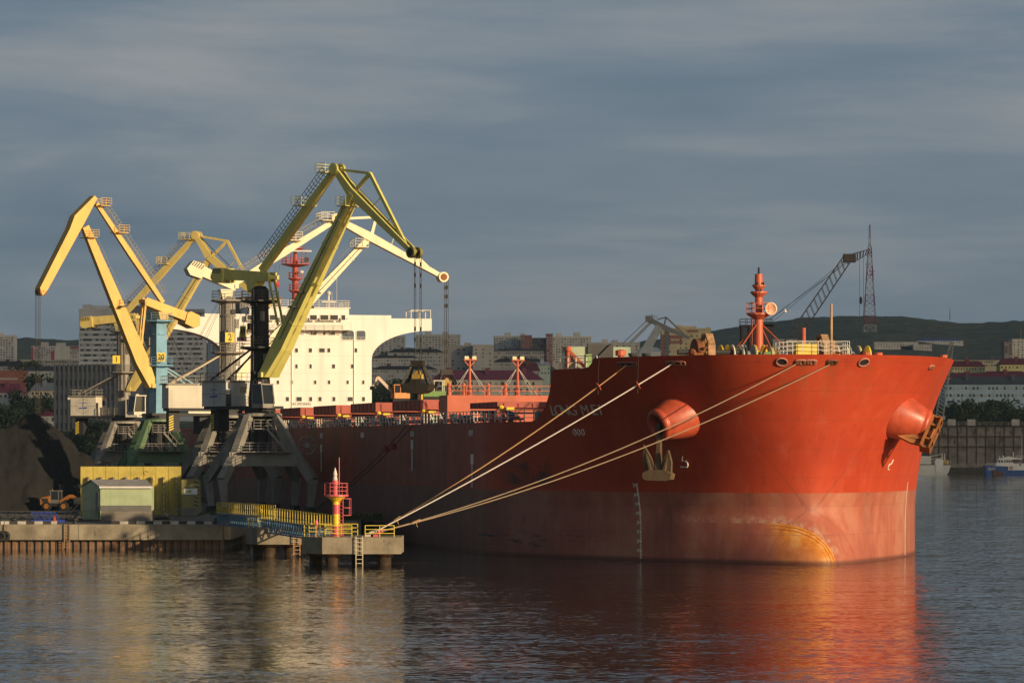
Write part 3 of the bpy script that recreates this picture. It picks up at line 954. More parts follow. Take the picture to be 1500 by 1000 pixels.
    post(1179, 480, 6, 0.22, ORANGERED, 'vent_post')
    post(1220, 445, 0, 0.13, paint('jack_rust', (0.46, 0.30, 0.16), 0.7, 0.3, 0.4, (0.35, 0.12, 0.04), 1.0), 'jackstaff')
    MB().tube((9, 2.6, zf), (6.2, 2.2, 20.0), 0.12, n=6).build('davit', ORANGERED, SHIP)
    # bitts and the chain stopper beside the port windlass
    for px, l in ((1272, 6), (1290, 6), (1390, 12), (925, 13), (945, 13), (1012, 8)):
        b_ = (27.27 - 0.2406 * l - (px - 750) / F * (310.95 + 0.97 * l)) / 0.9706
        m2 = MB().lathe([(0.3, 0), (0.3, 1.6), (0.42, 1.65), (0.42, 1.9)], (l, b_, zf), n=10)
        m2.build('bitt', ORANGERED if px > 1000 else DARK, SHIP)
    # aft end of the forecastle: railing, ladder gear and a pale screen
    m2 = MB()
    m2.rail([(11.8, 17.0, 17.5), (14.5, 18.3, 17.5), (17.0, 19.2, 17.5)], 1.6, 1.6, 0.045, 3)
    m2.rail([(17.0, 19.2, 17.5), (17.0, 12, 17.5)], 1.6, 1.6, 0.045, 3)
    m2.build('forecastle_railing', W_RAIL, SHIP)
    MB().bb((17.2, 12.2, 17.5), (17.6, 18.8, 20.1)).build('wind_screen', paint('screen_pale', (0.30, 0.36, 0.26), 0.7, 0.15), SHIP)
    m2 = MB().bb((14.0, 16.9, 17.5), (14.5, 17.5, 19.3))
    m2.build('control_box', paint('box_lime', (0.16, 0.28, 0.08), 0.5, 0.2), SHIP)
    m2 = MB().lathe([(0.26, 0), (0.26, 1.6), (0.5, 1.65), (0.5, 2.1), (0.2, 2.2)], (12.2, 14.6, 17.5), n=12)
    m2.build('mushroom_vent', ORANGERED, SHIP)
    m2 = MB().lathe([(0.2, 0), (0.2, 2.1), (0.3, 2.2), (0.3, 2.6)], (17.0, 18.4, 17.5), n=10)
    m2.beam((17.0, 18.4, 19.8), (16.4, 17.0, 18.2), 0.3, 0.3)
    m2.build('davit', ORANGERED, SHIP)
    m2 = MB().bb((16.9, 14.0, 17.5), (17.1, 16.5, 20.3))
    m2.beam((16.8, 16.6, 17.9), (16.8, 14.2, 20.2), 0.5, 0.4)
    m2.build('gangway', DARK, SHIP)
build_foredeck()

def build_deck_gear():
    # hatch covers rolled to the ship's sides, on rails and posts
    hm = paint('hatch_red', (0.40, 0.09, 0.06), 0.6, 0.25, 0.2, (0.17, 0.06, 0.04), 0.4)
    hl = [(38, 14.55, 15.15)] + [(74 + 24.5 * i, 14.75, 15.85) for i in range(7)]
    for k, (l, z0, z1) in enumerate(hl):
        ll = 14 if k else 11
        c = MB().bb((l, -11, 12.9), (l + ll, 11, 14.5)).build('hatch_coaming', DECKRED, SHIP)
        for s_ in (1, -1):
            mb = MB()
            y0, y1 = sorted((s_ * 11.4, s_ * 20.3))
            mb.bb((l - 0.5, y0, z0), (l + ll + 0.5, y1, z1))
            for i in range(6):
                yy = y0 + (y1 - y0) * (i + 0.5) / 6
                mb.bb((l - 0.62, yy - 0.08, z0 + 0.1), (l - 0.5, yy + 0.08, z1 - 0.15))
            for i in range(7):
                xx = l + ll * i / 6
                mb.bb((xx - 0.1, s_ * 20.3 - (0.1 if s_ < 0 else 0), z0 + 0.1), (xx + 0.1, s_ * 20.3 + (0.1 if s_ > 0 else 0), z1 - 0.1))
            mb.build('hatch_cover', hm, c)
            for xx in (l - 0.2, l + ll):
                mb = MB().bb((xx - 0.12, y0, 14.1), (xx + 0.12, y1, 14.55 if k else 14.4))
                for i in range(3):
                    yy = y0 + (y1 - y0) * (i + 0.7) / 3.2
                    mb.bb((xx - 0.15, yy - 0.15, 12.9), (xx + 0.15, yy + 0.15, 14.1))
                mb.build('cover_rail', ORANGERED, c)
            if s_ > 0:
                mb = MB()
                mb.ball((l - 0.9, 20.0, 14.6), (0.25, 0.28, 0.22), 8, 6)
                mb.bb((l - 1.1, 18.7, 14.3), (l - 0.7, 19.5, 14.6))
                mb.build('cover_motor', SIGNY, c)
    # cross-deck store house with railing and light posts
    hs = MB().bb((60.5, -19.8, 12.9), (64.5, 20.2, 16.15)).build('deck_store', ORANGERED, SHIP)
    MB().rail([(60.7, 20.0, 16.15), (60.7, -18.8, 16.15)], 1.0, 1.9, 0.05).build('store_railing', ORANGERED, hs)
    for b_ in (19.9, 18.3, 15.6, 13.7, 8.6, 2):
        mb = MB().tube((61, b_, 16.15), (61, b_, 17.3), 0.26, 0.14, 8)
        mb.tube((61, b_, 17.1), (61, b_, 17.45), 0.22, n=8)
        mb.build('vent_post', ORANGERED, hs)
    for b_ in (17.4, 12.1, -6.7, -14):
        mb = MB()
        mb.tube((62, b_, 16.15), (62, b_, 20.2), 0.16, 0.13, 8)
        mb.tube((62, b_, 16.15), (62, b_, 17.3), 0.32, 0.2, 8)
        for k in (-1, 1):
            mb.beam((62, b_, 19.2), (62, b_ + k * 0.6, 19.9), 0.09, 0.09)
        mb.bb((61.7, b_ - 0.72, 19.9), (62.3, b_ + 0.72, 20.03))
        o = mb.build('light_post', ORANGERED, hs)
        for k in (-0.42, 0.42):
            MB().bb((61.6, b_ + k - 0.22, 20.03), (61.95, b_ + k + 0.22, 20.36)).build('flood_lamp', paint('lamp_glass', (0.75, 0.66, 0.45), 0.2, 0.1), o)
        for k in (-2.2, -1.7, 1.7, 2.2):
            MB().tube((62, b_, 19.2), (62, b_ + k, 16.2), 0.025, n=4).build('post_stay', W_RAIL, o)
    # side railing
    mb = MB()
    ls = [22.5 + 1.55 * i for i in range(118)]
    prev = None
    for i, l in enumerate(ls):
        w = l
        b_ = abs(hull(w, 13.0, 1).y) - 0.25
        p = Vector((l, b_, 13.05))
        mb.beam(p, p + Vector((0, 0, 1.15)), 0.09, 0.09)
        if i % 3 == 0:
            mb.beam(p + Vector((0, -0.55, 0)), p + Vector((0, 0, 1.0)), 0.08, 0.14)
        if prev is not None:
            for h in (0.4, 0.78, 1.15):
                mb.beam(prev + Vector((0, 0, h)), p + Vector((0, 0, h)), 0.05, 0.06)
        prev = p
    mb.build('side_railing', W_RAIL, SHIP)
    # pipes and small deck machinery behind the railing
    rnd = random.Random(3)
    mb = MB()
    mb.tube((25, 21.2, 13.5), (250, 21.2, 13.5), 0.12, n=6)
    mb.tube((25, 20.8, 13.3), (250, 20.8, 13.3), 0.1, n=6)
    mb.build('deck_pipe', DECKRED, SHIP)
    cols = ((0.45, 0.07, 0.04), (0.08, 0.2, 0.09), (0.5, 0.4, 0.05), (0.05, 0.05, 0.05), (0.05, 0.2, 0.2))
    for i in range(26):
        l = 24 + i * 6.6 + rnd.uniform(-2, 2)
        c = cols[rnd.randrange(5)]
        m2 = MB()
        b_ = rnd.uniform(19.0, 21.0)
        if i % 2:
            m2.lathe([(0.3, 0), (0.3, 0.7), (0.45, 0.75), (0.45, 1.05), (0.1, 1.2)], (l, b_, 12.95), n=10)
            m2.build('deck_vent', paint('dv%d' % cols.index(c), c, 0.5, 0.2), SHIP)
        else:
            m2.lathe([(0.5, -0.7), (0.5, -0.6), (0.3, -0.55), (0.3, 0.55), (0.5, 0.6), (0.5, 0.7)], (l, b_, 13.6), (0, 1, 0), 12)
            m2.bb((l - 0.4, b_ - 0.8, 12.95), (l + 0.4, b_ + 0.8, 13.3))
            m2.build('mooring_winch', paint('dv%d' % cols.index(c), c, 0.5, 0.2), SHIP)
build_deck_gear()

def build_house():
    lf = 259.5
    prof = [(-12.3, 12.9), (-12.3, 25.2)]
    arc = []
    for i in range(0, 13):
        a = math.pi / 2 * i / 12
        arc.append((12.3 + 10.2 * (1 - math.cos(a)), 25.2 + 4.8 * math.sin(a)))
    prof = [(b, z) for b, z in [(12.3, 12.9)] + arc + [(22.5, 32.0)]]
    full = prof + [(-b, z) for b, z in reversed(prof)]
    mb = MB()
    mb.prism([(lf, b, z) for b, z in full], (4.2, 0, 0))
    mb.bb((lf + 4.2, -12.3, 12.9), (lf + 18, 12.3, 31.8))
    mb.bb((lf - 0.05, -15.6, 31.9), (lf + 4.6, 15.6, 32.5))
    h = mb.build('bridge_house', WHITE, SHIP)
    mb = MB().bb((lf - 0.9, -8.3, 31.9), (lf + 8, 8.3, 33.55))
    mb.bb((lf - 1.1, -8.5, 33.55), (lf + 8.2, 8.5, 33.72))
    wh = mb.build('wheelhouse', WHITE, h)
    def win(x0, x1, y0, y1, l, par, name='window'):
        Yw = ship_w(l, 0, 0).y
        c = ship_w(l, 0, 0)
        def tob(px):
            # column -> b on the plane l
            k = (px - HX) / F
            A = S0X - math.sin(TH) * l; B = S0Y + math.cos(TH) * l
            return (A - k * B) / (math.cos(TH) - k * math.sin(TH))
        b0, b1 = tob(x0), tob(x1)
        bc = (b0 + b1) / 2
        Yp = ship_w(l, bc, 0).y
        z1 = CAMH - (y0 - HY) * Yp / F
        z0 = CAMH - (y1 - HY) * Yp / F
        lo, hi = min(b0, b1), max(b0, b1)
        fr = MB()
        t = 0.09
        fr.bb((l - 0.06, lo - t, z0 - t), (l - 0.0, lo, z1 + t))
        fr.bb((l - 0.06, hi, z0 - t), (l - 0.0, hi + t, z1 + t))
        fr.bb((l - 0.06, lo, z1), (l - 0.0, hi, z1 + t))
        fr.bb((l - 0.06, lo, z0 - t), (l - 0.0, hi, z0))
        o = fr.build(name, WHITE, par)
        MB().bb((l - 0.03, lo, z0), (l - 0.005, hi, z1)).build('pane', GLASS, o)
    Q = lambda zx: 350 + zx / 5
    V = lambda zy: 420 + zy / 5
    rows = [((325, 353), [(527, 568), (614, 634), (660, 702), (390, 430)]),
            ((450, 480), [(340, 355), (410, 432), (511, 535), (587, 628), (647, 669), (845, 866), (250, 272), (160, 182)]),
            ((567, 597), [(412, 430), (516, 533), (681, 704), (820, 844), (300, 322), (190, 212), (60, 82)]),
            ((685, 712), [(276, 294), (379, 396), (550, 567), (651, 669), (787, 804), (902, 919), (150, 168), (20, 38)]),
            ((806, 837), [(343, 366), (420, 460), (514, 536), (582, 605), (684, 706), (795, 834), (901, 923), (200, 222), (90, 112)])]
    for (a, b_), ws in rows:
        for x0, x1 in ws:
            win(Q(x0), Q(x1), V(a), V(b_), lf, h)
    for x0, x1 in ((165, 190), (225, 275), (303, 350), (375, 425), (447, 497), (520, 570), (595, 655), (667, 725), (750, 778), (60, 140)):
        win(Q(x0), Q(x1), V(207), V(243), lf - 0.9, wh)
    # rounded openings of the bridge-wing passage: plates painted like the dark sky behind
    for x0, x1 in ((752, 842), (858, 928)):
        k0, k1 = (Q(x0) - HX) / F, (Q(x1) - HX) / F
        A = S0X - math.sin(TH) * lf; B = S0Y + math.cos(TH) * lf
        b0 = (A - k0 * B) / (math.cos(TH) - k0 * math.sin(TH)); b1 = (A - k1 * B) / (math.cos(TH) - k1 * math.sin(TH))
        z1, z0 = 29.95, 28.35
        bc, hw, hh, rr = (b0 + b1) / 2, abs(b1 - b0) / 2, (z1 - z0) / 2, 0.35
        pts = []
        for i in range(20):
            a = 2 * math.pi * i / 20 + 0.01
            ca, sa = math.cos(a), math.sin(a)
            pts.append((lf - 0.03, bc + (hw - rr) * (1 if ca > 0 else -1) + rr * ca, (z0 + z1) / 2 + (hh - rr) * (1 if sa > 0 else -1) + rr * sa))
        o = MB().path([Vector(p) for p in pts + pts[:1]], 0.07, 5).build('passage_opening', WHITE, h)
        MB().add(pts, [tuple(range(20))]).build('opening_plate', paint('painted_sky', (0.07, 0.09, 0.115), 0.3, 0.2, streak=False), o)
        MB().rail([(lf - 0.06, b0 - 0.05, z0), (lf - 0.06, b1 + 0.05, z0)], 0.5, 0.7, 0.03).build('opening_rail', W_RAIL, o)
    for z in (17.0, 19.9, 22.8, 25.7, 28.2):
        MB().bb((lf - 0.012, -12.25, z), (lf, 12.25, z + 0.05)).build('deck_seam', paint('seam_white', (0.62, 0.57, 0.48), 0.5, 0.1), h)
    for b_ in (9.7, 1.15, -9.3):
        MB().tube((lf - 0.12, b_, 13.2), (lf - 0.12, b_, 29.6), 0.07, n=6).build('drain_pipe', WHITE, h)
    # walkway under the bridge windows
    mb = MB().bb((lf - 1.7, -8.6, 29.9), (lf, 8.6, 30.02))
    for i in range(12):
        b_ = -8.2 + i * 16.4 / 11
        mb.beam((lf - 1.5, b_, 29.85), (lf, b_, 29.2), 0.08, 0.1)
    mb.rail([(lf - 1.6, -8.5, 30.0), (lf - 1.6, 8.5, 30.0)], 1.1, 1.5, 0.04, 3)
    mb.build('bridge_walkway', W_RAIL, h)
    mb = MB()
    mb.rail([(lf - 1, -8.4, 33.7), (lf - 1, 8.4, 33.7), (lf + 8, 8.4, 33.7)], 1.1, 1.3, 0.05, 3)
    mb.rail([(lf + 8, -8.4, 33.7), (lf - 1, -8.4, 33.7)], 1.1, 1.3, 0.05, 3)
    mb.build('roof_railing', W_RAIL, wh)
    for s_ in (1, -1):
        mb = MB()
        mb.rail([(lf + 0.1, s_ * 22.3, 32), (lf + 0.1, s_ * 19.0, 32), (lf + 4, s_ * 19.0, 32), (lf + 4, s_ * 22.3, 32), (lf + 0.1, s_ * 22.3, 32)], 1.4, 3.5, 0.09, 1)
        mb.tube((lf + 1, s_ * 20.6, 32), (lf + 1, s_ * 20.6, 33.4), 0.22, n=8)
        mb.build('wing_frame', W_RAIL, h)
    for b_, z in ((-5.8, 36.5), (-3.6, 36.3), (-6.6, 39.8), (-2.6, 38.2), (4.4, 36.3)):
        MB().tube((lf + 1, b_, 33.7), (lf + 1, b_, z), 0.05, 0.03, 5).build('aerial', W_RAIL, wh)
    mb = MB()
    mb.tube((lf + 1, -5.2, 33.7), (lf + 1, -5.2, 35.9), 0.28, 0.2, 8)
    mb.ball((lf + 1, -5.2, 36.1), 0.42, 10, 8)
    mb.bb((lf + 0.6, -6.4, 34.6), (lf + 1.4, -4, 34.8))
    mb.build('satellite_dome', W_RAIL, wh)
    # radar mast
    lm = lf + 3
    mb = MB().tube((lm, 0, 33.7), (lm, 0, 41.4), 0.58, 0.45, 12)
    mb.tube((lm, 0, 41.4), (lm, 0, 46.5), 0.35, 0.18, 8)
    rm = mb.build('radar_mast', RADRED, SHIP)
    for z, w_, rl in ((36.6, 1.1, 0.9), (38.6, 1.2, 0.9), (40.9, 2.4, 1.0), (43.6, 1.4, 0)):
        m2 = MB().lathe([(0.45, -0.5), (w_, -0.06), (w_, 0.06)], (lm, 0, z), n=8)
        if rl:
            ring = [(lm + w_ * math.cos(a), w_ * math.sin(a), z) for a in [i * math.pi / 4 for i in range(9)]]
            m2.rail(ring, rl, 1.2, 0.04, 2)
        m2.build('mast_platform', RADRED, rm)
    for b_ in (-1.6, -0.9, 0.9, 1.7):
        MB().tube((lm - 0.8, b_, 41), (lm - 0.8, b_, 43.0 + abs(b_) * 0.6), 0.08, n=5).build('mast_post', RADRED, rm)
    MB().bb((lm - 1.3, -2.5, 42.95), (lm - 1.05, 1.8, 43.2)).build('radar_scanner', W_RAIL, rm)
    MB().lathe([(0.3, -0.3), (0.42, 0.0), (0.42, 0.12), (0.2, 0.1)], (lm - 2.0, -1.5, 41.6), (-1, 0, 0), 14).build('mast_lamp', DARK, rm)
    MB().ball((lm - 1.2, -0.8, 39.6), (0.3, 0.45, 0.3), 10, 8).build('radar_dome', W_RAIL, rm)
    for b_ in (3.2, 2.6):
        MB().tube((lm, b_ * 1.6, 33.8), (lm, b_, 40.8), 0.03, n=4).build('mast_stay', ROPE_D, rm)
    # signal flag on its halyard
    m2 = MB()
    fl = [(lm, 3.25, 38.9), (lm, 3.35, 37.9), (lm + 0.2, 2.95, 37.0), (lm + 0.1, 2.6, 37.3), (lm, 2.95, 38.6)]
    m2.prism(fl, (0.03, 0.03, 0))
    m2.build('flag', INKR, rm)
    # funnel
    mb = MB().bb((lf + 12, 0.6, 31.8), (lf + 19, 7.4, 35.9))
    mb.build('funnel', paint('funnel_brown', (0.17, 0.12, 0.08), 0.6, 0.2), SHIP)
    # safety notice on the front
    A = ship_w(lf, 0, 0)
    k = (441 - HX) / F
    bb_ = (S0X - math.sin(TH) * lf - k * (S0Y + math.cos(TH) * lf)) / (math.cos(TH) - k * math.sin(TH))
    text_mesh('safety_notice', "NO SMOKING", 0.62, INK, frame((lf - 0.03, bb_, 17.75), (0, -1, 0), (0, 0, 1), (-1, 0, 0)), h, sx=0.85, extrude=0.005)
build_house()

# ------------------------------------------------------------------ quay
QZ = 2.55
def side_x(Y):                          # X of the ship's starboard side at depth Y
    l = (Y - S0Y + math.sin(TH) * HB) / math.cos(TH)
    return S0X - math.sin(TH) * l - math.cos(TH) * HB
def build_quay():
    gm, nt, b = node_mat('quay_ground')
    n = tex(nt, 0.12, 7, 0.65)
    c = ramp(nt, n.outputs['Fac'], [(0.3, (0.045, 0.042, 0.04)), (0.6, (0.11, 0.10, 0.09)), (0.8, (0.16, 0.145, 0.12))]).outputs[0]
    nt.links.new(c, b.inputs['Base Color'])
    b.inputs['Roughness'].default_value = 0.95
    edge = [(-420, 355.2), (-30, 355.2), (-30, 374.2), (-16.5, 374.2)]
    for Y in (400, 460, 540, 640, 760, 900, 1100):
        edge.append((side_x(Y) - 3.2, Y))
    edge += [(-260, 1500), (-420, 1500)]
    mb = MB()
    mb.prism([(x, y, QZ) for x, y in reversed(edge)], (0, 0, -6))
    o = mb.build('quay', gm)
    tag(o, 'coal-stained quay ground in front of the cranes', 'quay', kind='structure')
    # quay wall: concrete cap over sheet piles
    w = empty('quay_wall', (-60, 355, 0), 'stained concrete quay wall over rusty brown sheet piles', 'quay wall')
    wl = Vector((-60, 355, 0))
    def cap(mb, a, b_):
        a, b_ = Vector(a), Vector(b_)
        d = (b_ - a).normalized(); n_ = Vector((d.y, -d.x, 0))
        L = (b_ - a).length
        k = max(1, int(L / 7.5))
        for i in range(k):
            p, q = a.lerp(b_, i / k), a.lerp(b_, (i + 1) / k)
            q = q - d * 0.04
            c = (p + q) / 2 + n_ * 0.1
            mb.box(c + Vector((0, 0, 1.78)) - wl, ((q - p).length, 1.0, 1.6), frame((0, 0, 0), d, Vector((-d.y, d.x, 0)), (0, 0, 1)).to_3x3())
    mb = MB()
    cap(mb, (-150, 355, 0), (-30, 355, 0)); cap(mb, (-30, 374, 0), (-16.5, 374, 0)); cap(mb, (-29.9, 355.6, 0), (-29.9, 373.4, 0))
    mb.build('wall_cap', CONC, w)
    mb = MB()
    def piles(a, b_):
        a, b_ = Vector(a), Vector(b_)
        d = (b_ - a).normalized(); n_ = Vector((d.y, -d.x, 0))
        L = (b_ - a).length
        pts = []
        x = 0
        while x < L:
            for dx, off in ((0, 0), (0.12, -0.28), (0.32, -0.28), (0.44, 0)):
                if x + dx < L: pts.append(a + d * (x + dx) + n_ * (off + 0.1))
            x += 0.80
        vs = []
        for p in pts:
            vs += [p + Vector((0, 0, -2)) - wl, p + Vector((0, 0, 1.0)) - wl]
        mb.add(vs, [(2 * i, 2 * i + 2, 2 * i + 3, 2 * i + 1) for i in range(len(pts) - 1)])
    piles((-150, 355.1, 0), (-30, 355.1, 0)); piles((-30, 374.1, 0), (-16.5, 374.1, 0))
    mb.build('sheet_piles', paint('sheet_pile_rust', (0.21, 0.115, 0.065), 0.85, 0.45, 0.45, (0.06, 0.04, 0.03), 0.7), w)
    mb = MB()
    p = P(98, 770, 354.2)
    mb.ladder((p.x, 354.25, 0.1), (p.x, 354.25, 2.6), (1, 0, 0), 0.55, 0.06, 0.3)
    o = mb.build('quay_ladder', paint('ladder_rust', (0.30, 0.19, 0.10), 0.8, 0.3))
    tag(o, 'rusty steel ladder down the sunlit face of the quay wall', 'ladder')
    for px in (7,):
        p = P(px, 785, 354.0)
        t = empty('tyre_fender', (p.x, 354.1, p.z), 'black rubber tyre fender hanging on the quay wall at the picture edge', 'tyre')
        for k in (0, -0.42):
            m2 = MB()
            ring = [(0.38 * math.cos(a) + k, k * 0.3, 0.38 * math.sin(a)) for a in [i * math.pi / 9 for i in range(19)]]
            m2.path(ring, 0.19, 8)
            m2.build('tyre', RUBBER, t, smooth=True)
        MB().path([(-0.1, 0.1, 0.3), (-0.15, 0.2, 0.9), (-0.1, 0.3, 1.5)], 0.05, 5).build('rope', ROPE_D, t)
    # striped kerb timbers
    def kerb(x0, x1, Y, name, label):
        a, b_ = P(x0, 766, Y).x, P(x1, 766, Y).x
        mb = MB()
        x = a; k = 0
        seg = 0.875
        while x < b_ - 0.1:
            e = min(x + seg, b_)
            mb.cur = k % 2
            mb.bb((x, Y - 0.18, QZ), (e, Y + 0.18, QZ + 0.34))
            x = e; k += 1
        o = mb.build(name, [paint('kerb_black', (0.05, 0.048, 0.045), 0.8, 0.4), paint('kerb_white', (0.50, 0.47, 0.41), 0.8, 0.35, 0.15)])
        tag(o, label, 'kerb', 'striped kerb beams on the quay edge')
    kerb(-60, 83, 355.6, 'kerb_beam', 'black and white striped kerb beam in sun left of the ladder')
    kerb(163.5, 327, 355.6, 'kerb_beam', 'black and white striped kerb beam in shade before the green hut')
    # black rubber fender line below the berth
    mb = MB()
    for i in range(9):
        Y = 376 + i * 5
        x = side_x(Y) - 3.1
        mb.tube((x + 0.5, Y, 1.6), (x + 0.5, Y + 3.4, 1.6), 0.75, n=10)
    o = mb.build('berth_fender', RUBBER)
    tag(o, 'row of black cylindrical fenders between ship and quay', 'fender')
    # weeds at the edge behind the gangway
    rnd = random.Random(9)
    mb = MB()
    for i in range(900):
        px = rnd.choice((rnd.uniform(290, 345), rnd.uniform(455, 560), rnd.uniform(440, 520)))
        Y = rnd.uniform(376, 384)
        x = (px - HX) * Y / F
        h = rnd.uniform(0.2, 1.1) * (1.0 if px < 350 else 0.7)
        a = rnd.uniform(0, 6.28)
        z = QZ + rnd.uniform(0, h)
        s_ = rnd.uniform(0.1, 0.22)
        d = Vector((math.cos(a), math.sin(a), rnd.uniform(-.6, .6))) * s_
        u = Vector((-math.sin(a) * 0.4, math.cos(a) * 0.4, 1)) * s_
        c = Vector((x, Y, z))
        mb.add([c - d, c + u, c + d, c - u], [(0, 1, 2, 3)])
    o = mb.build('weeds', paint('weed_green', (0.06, 0.09, 0.02), 0.8, 0.5, streak=False))
    tag(o, 'green weeds growing along the dark edge of the quay', 'weeds', kind='stuff')
build_quay()

def build_coal():
    m, nt, b = node_mat('coal')
    n = tex(nt, 0.12, 8, 0.7)
    c = ramp(nt, n.outputs['Fac'], [(0.50, (0.006, 0.006, 0.006)), (0.62, (0.014, 0.012, 0.010)), (0.76, (0.045, 0.035, 0.025))]).outputs[0]
    nt.links.new(c, b.inputs['Base Color'])
    b.inputs['Roughness'].default_value = 0.9
    bp = nt.nodes.new('ShaderNodeBump')
    bp.inputs['Strength'].default_value = 0.8
    bp.inputs['Distance'].default_value = 0.5
    nb = tex(nt, 0.9, 8, 0.7)
    nt.links.new(nb.outputs['Fac'], bp.inputs['Height'])
    nt.links.new(bp.outputs[0], b.inputs['Normal'])
    from mathutils import noise
    Yc = 448
    def ht(x, y):
        X = HX + F * x / y
        r = interp(X, [(-260, 613), (-120, 606), (-40, 611), (10, 618), (38, 611), (55, 613), (70, 620), (88, 632), (105, 645), (122, 657), (137, 669), (152, 680), (175, 712), (195, 742)])
        top = CAMH - (r - HY) * Yc / F - QZ
        d = (y - (Yc + 3 * math.sin(x * 0.3)))
        h = top - abs(d) * (0.78 if d < 0 else 0.8) + 0.18 * d * math.sin(x * 0.55) * math.exp(-abs(d) / 12)
        h += 1.8 * noise.noise(Vector((x * 0.16, y * 0.13, 0))) + 1.0 * abs(noise.noise(Vector((x * 0.35, y * 0.22, 3)))) - 0.3 + 0.4 * noise.noise(Vector((x * 0.9, y * 0.7, 6))) + 0.16 * noise.noise(Vector((x * 2.5, y * 2.5, 8)))
        # terrace dug by the loader
        return max(h, -0.4) * min(1, top / 3 if top > 0 else 0)
    nx, ny = 170, 90
    x0, x1, y0, y1 = -100, -50.5, 418, 470
    vs = [(x0 + (x1 - x0) * i / nx, y0 + (y1 - y0) * j / ny, QZ + ht(x0 + (x1 - x0) * i / nx, y0 + (y1 - y0) * j / ny)) for j in range(ny + 1) for i in range(nx + 1)]
    fs = [(j * (nx + 1) + i, j * (nx + 1) + i + 1, (j + 1) * (nx + 1) + i + 1, (j + 1) * (nx + 1) + i) for j in range(ny) for i in range(nx)]
    o = MB().add(vs, fs).build('coal_heap', m, smooth=True)
    tag(o, 'tall black and brown heap of coal on the quay', 'coal heap', kind='stuff')
build_coal()

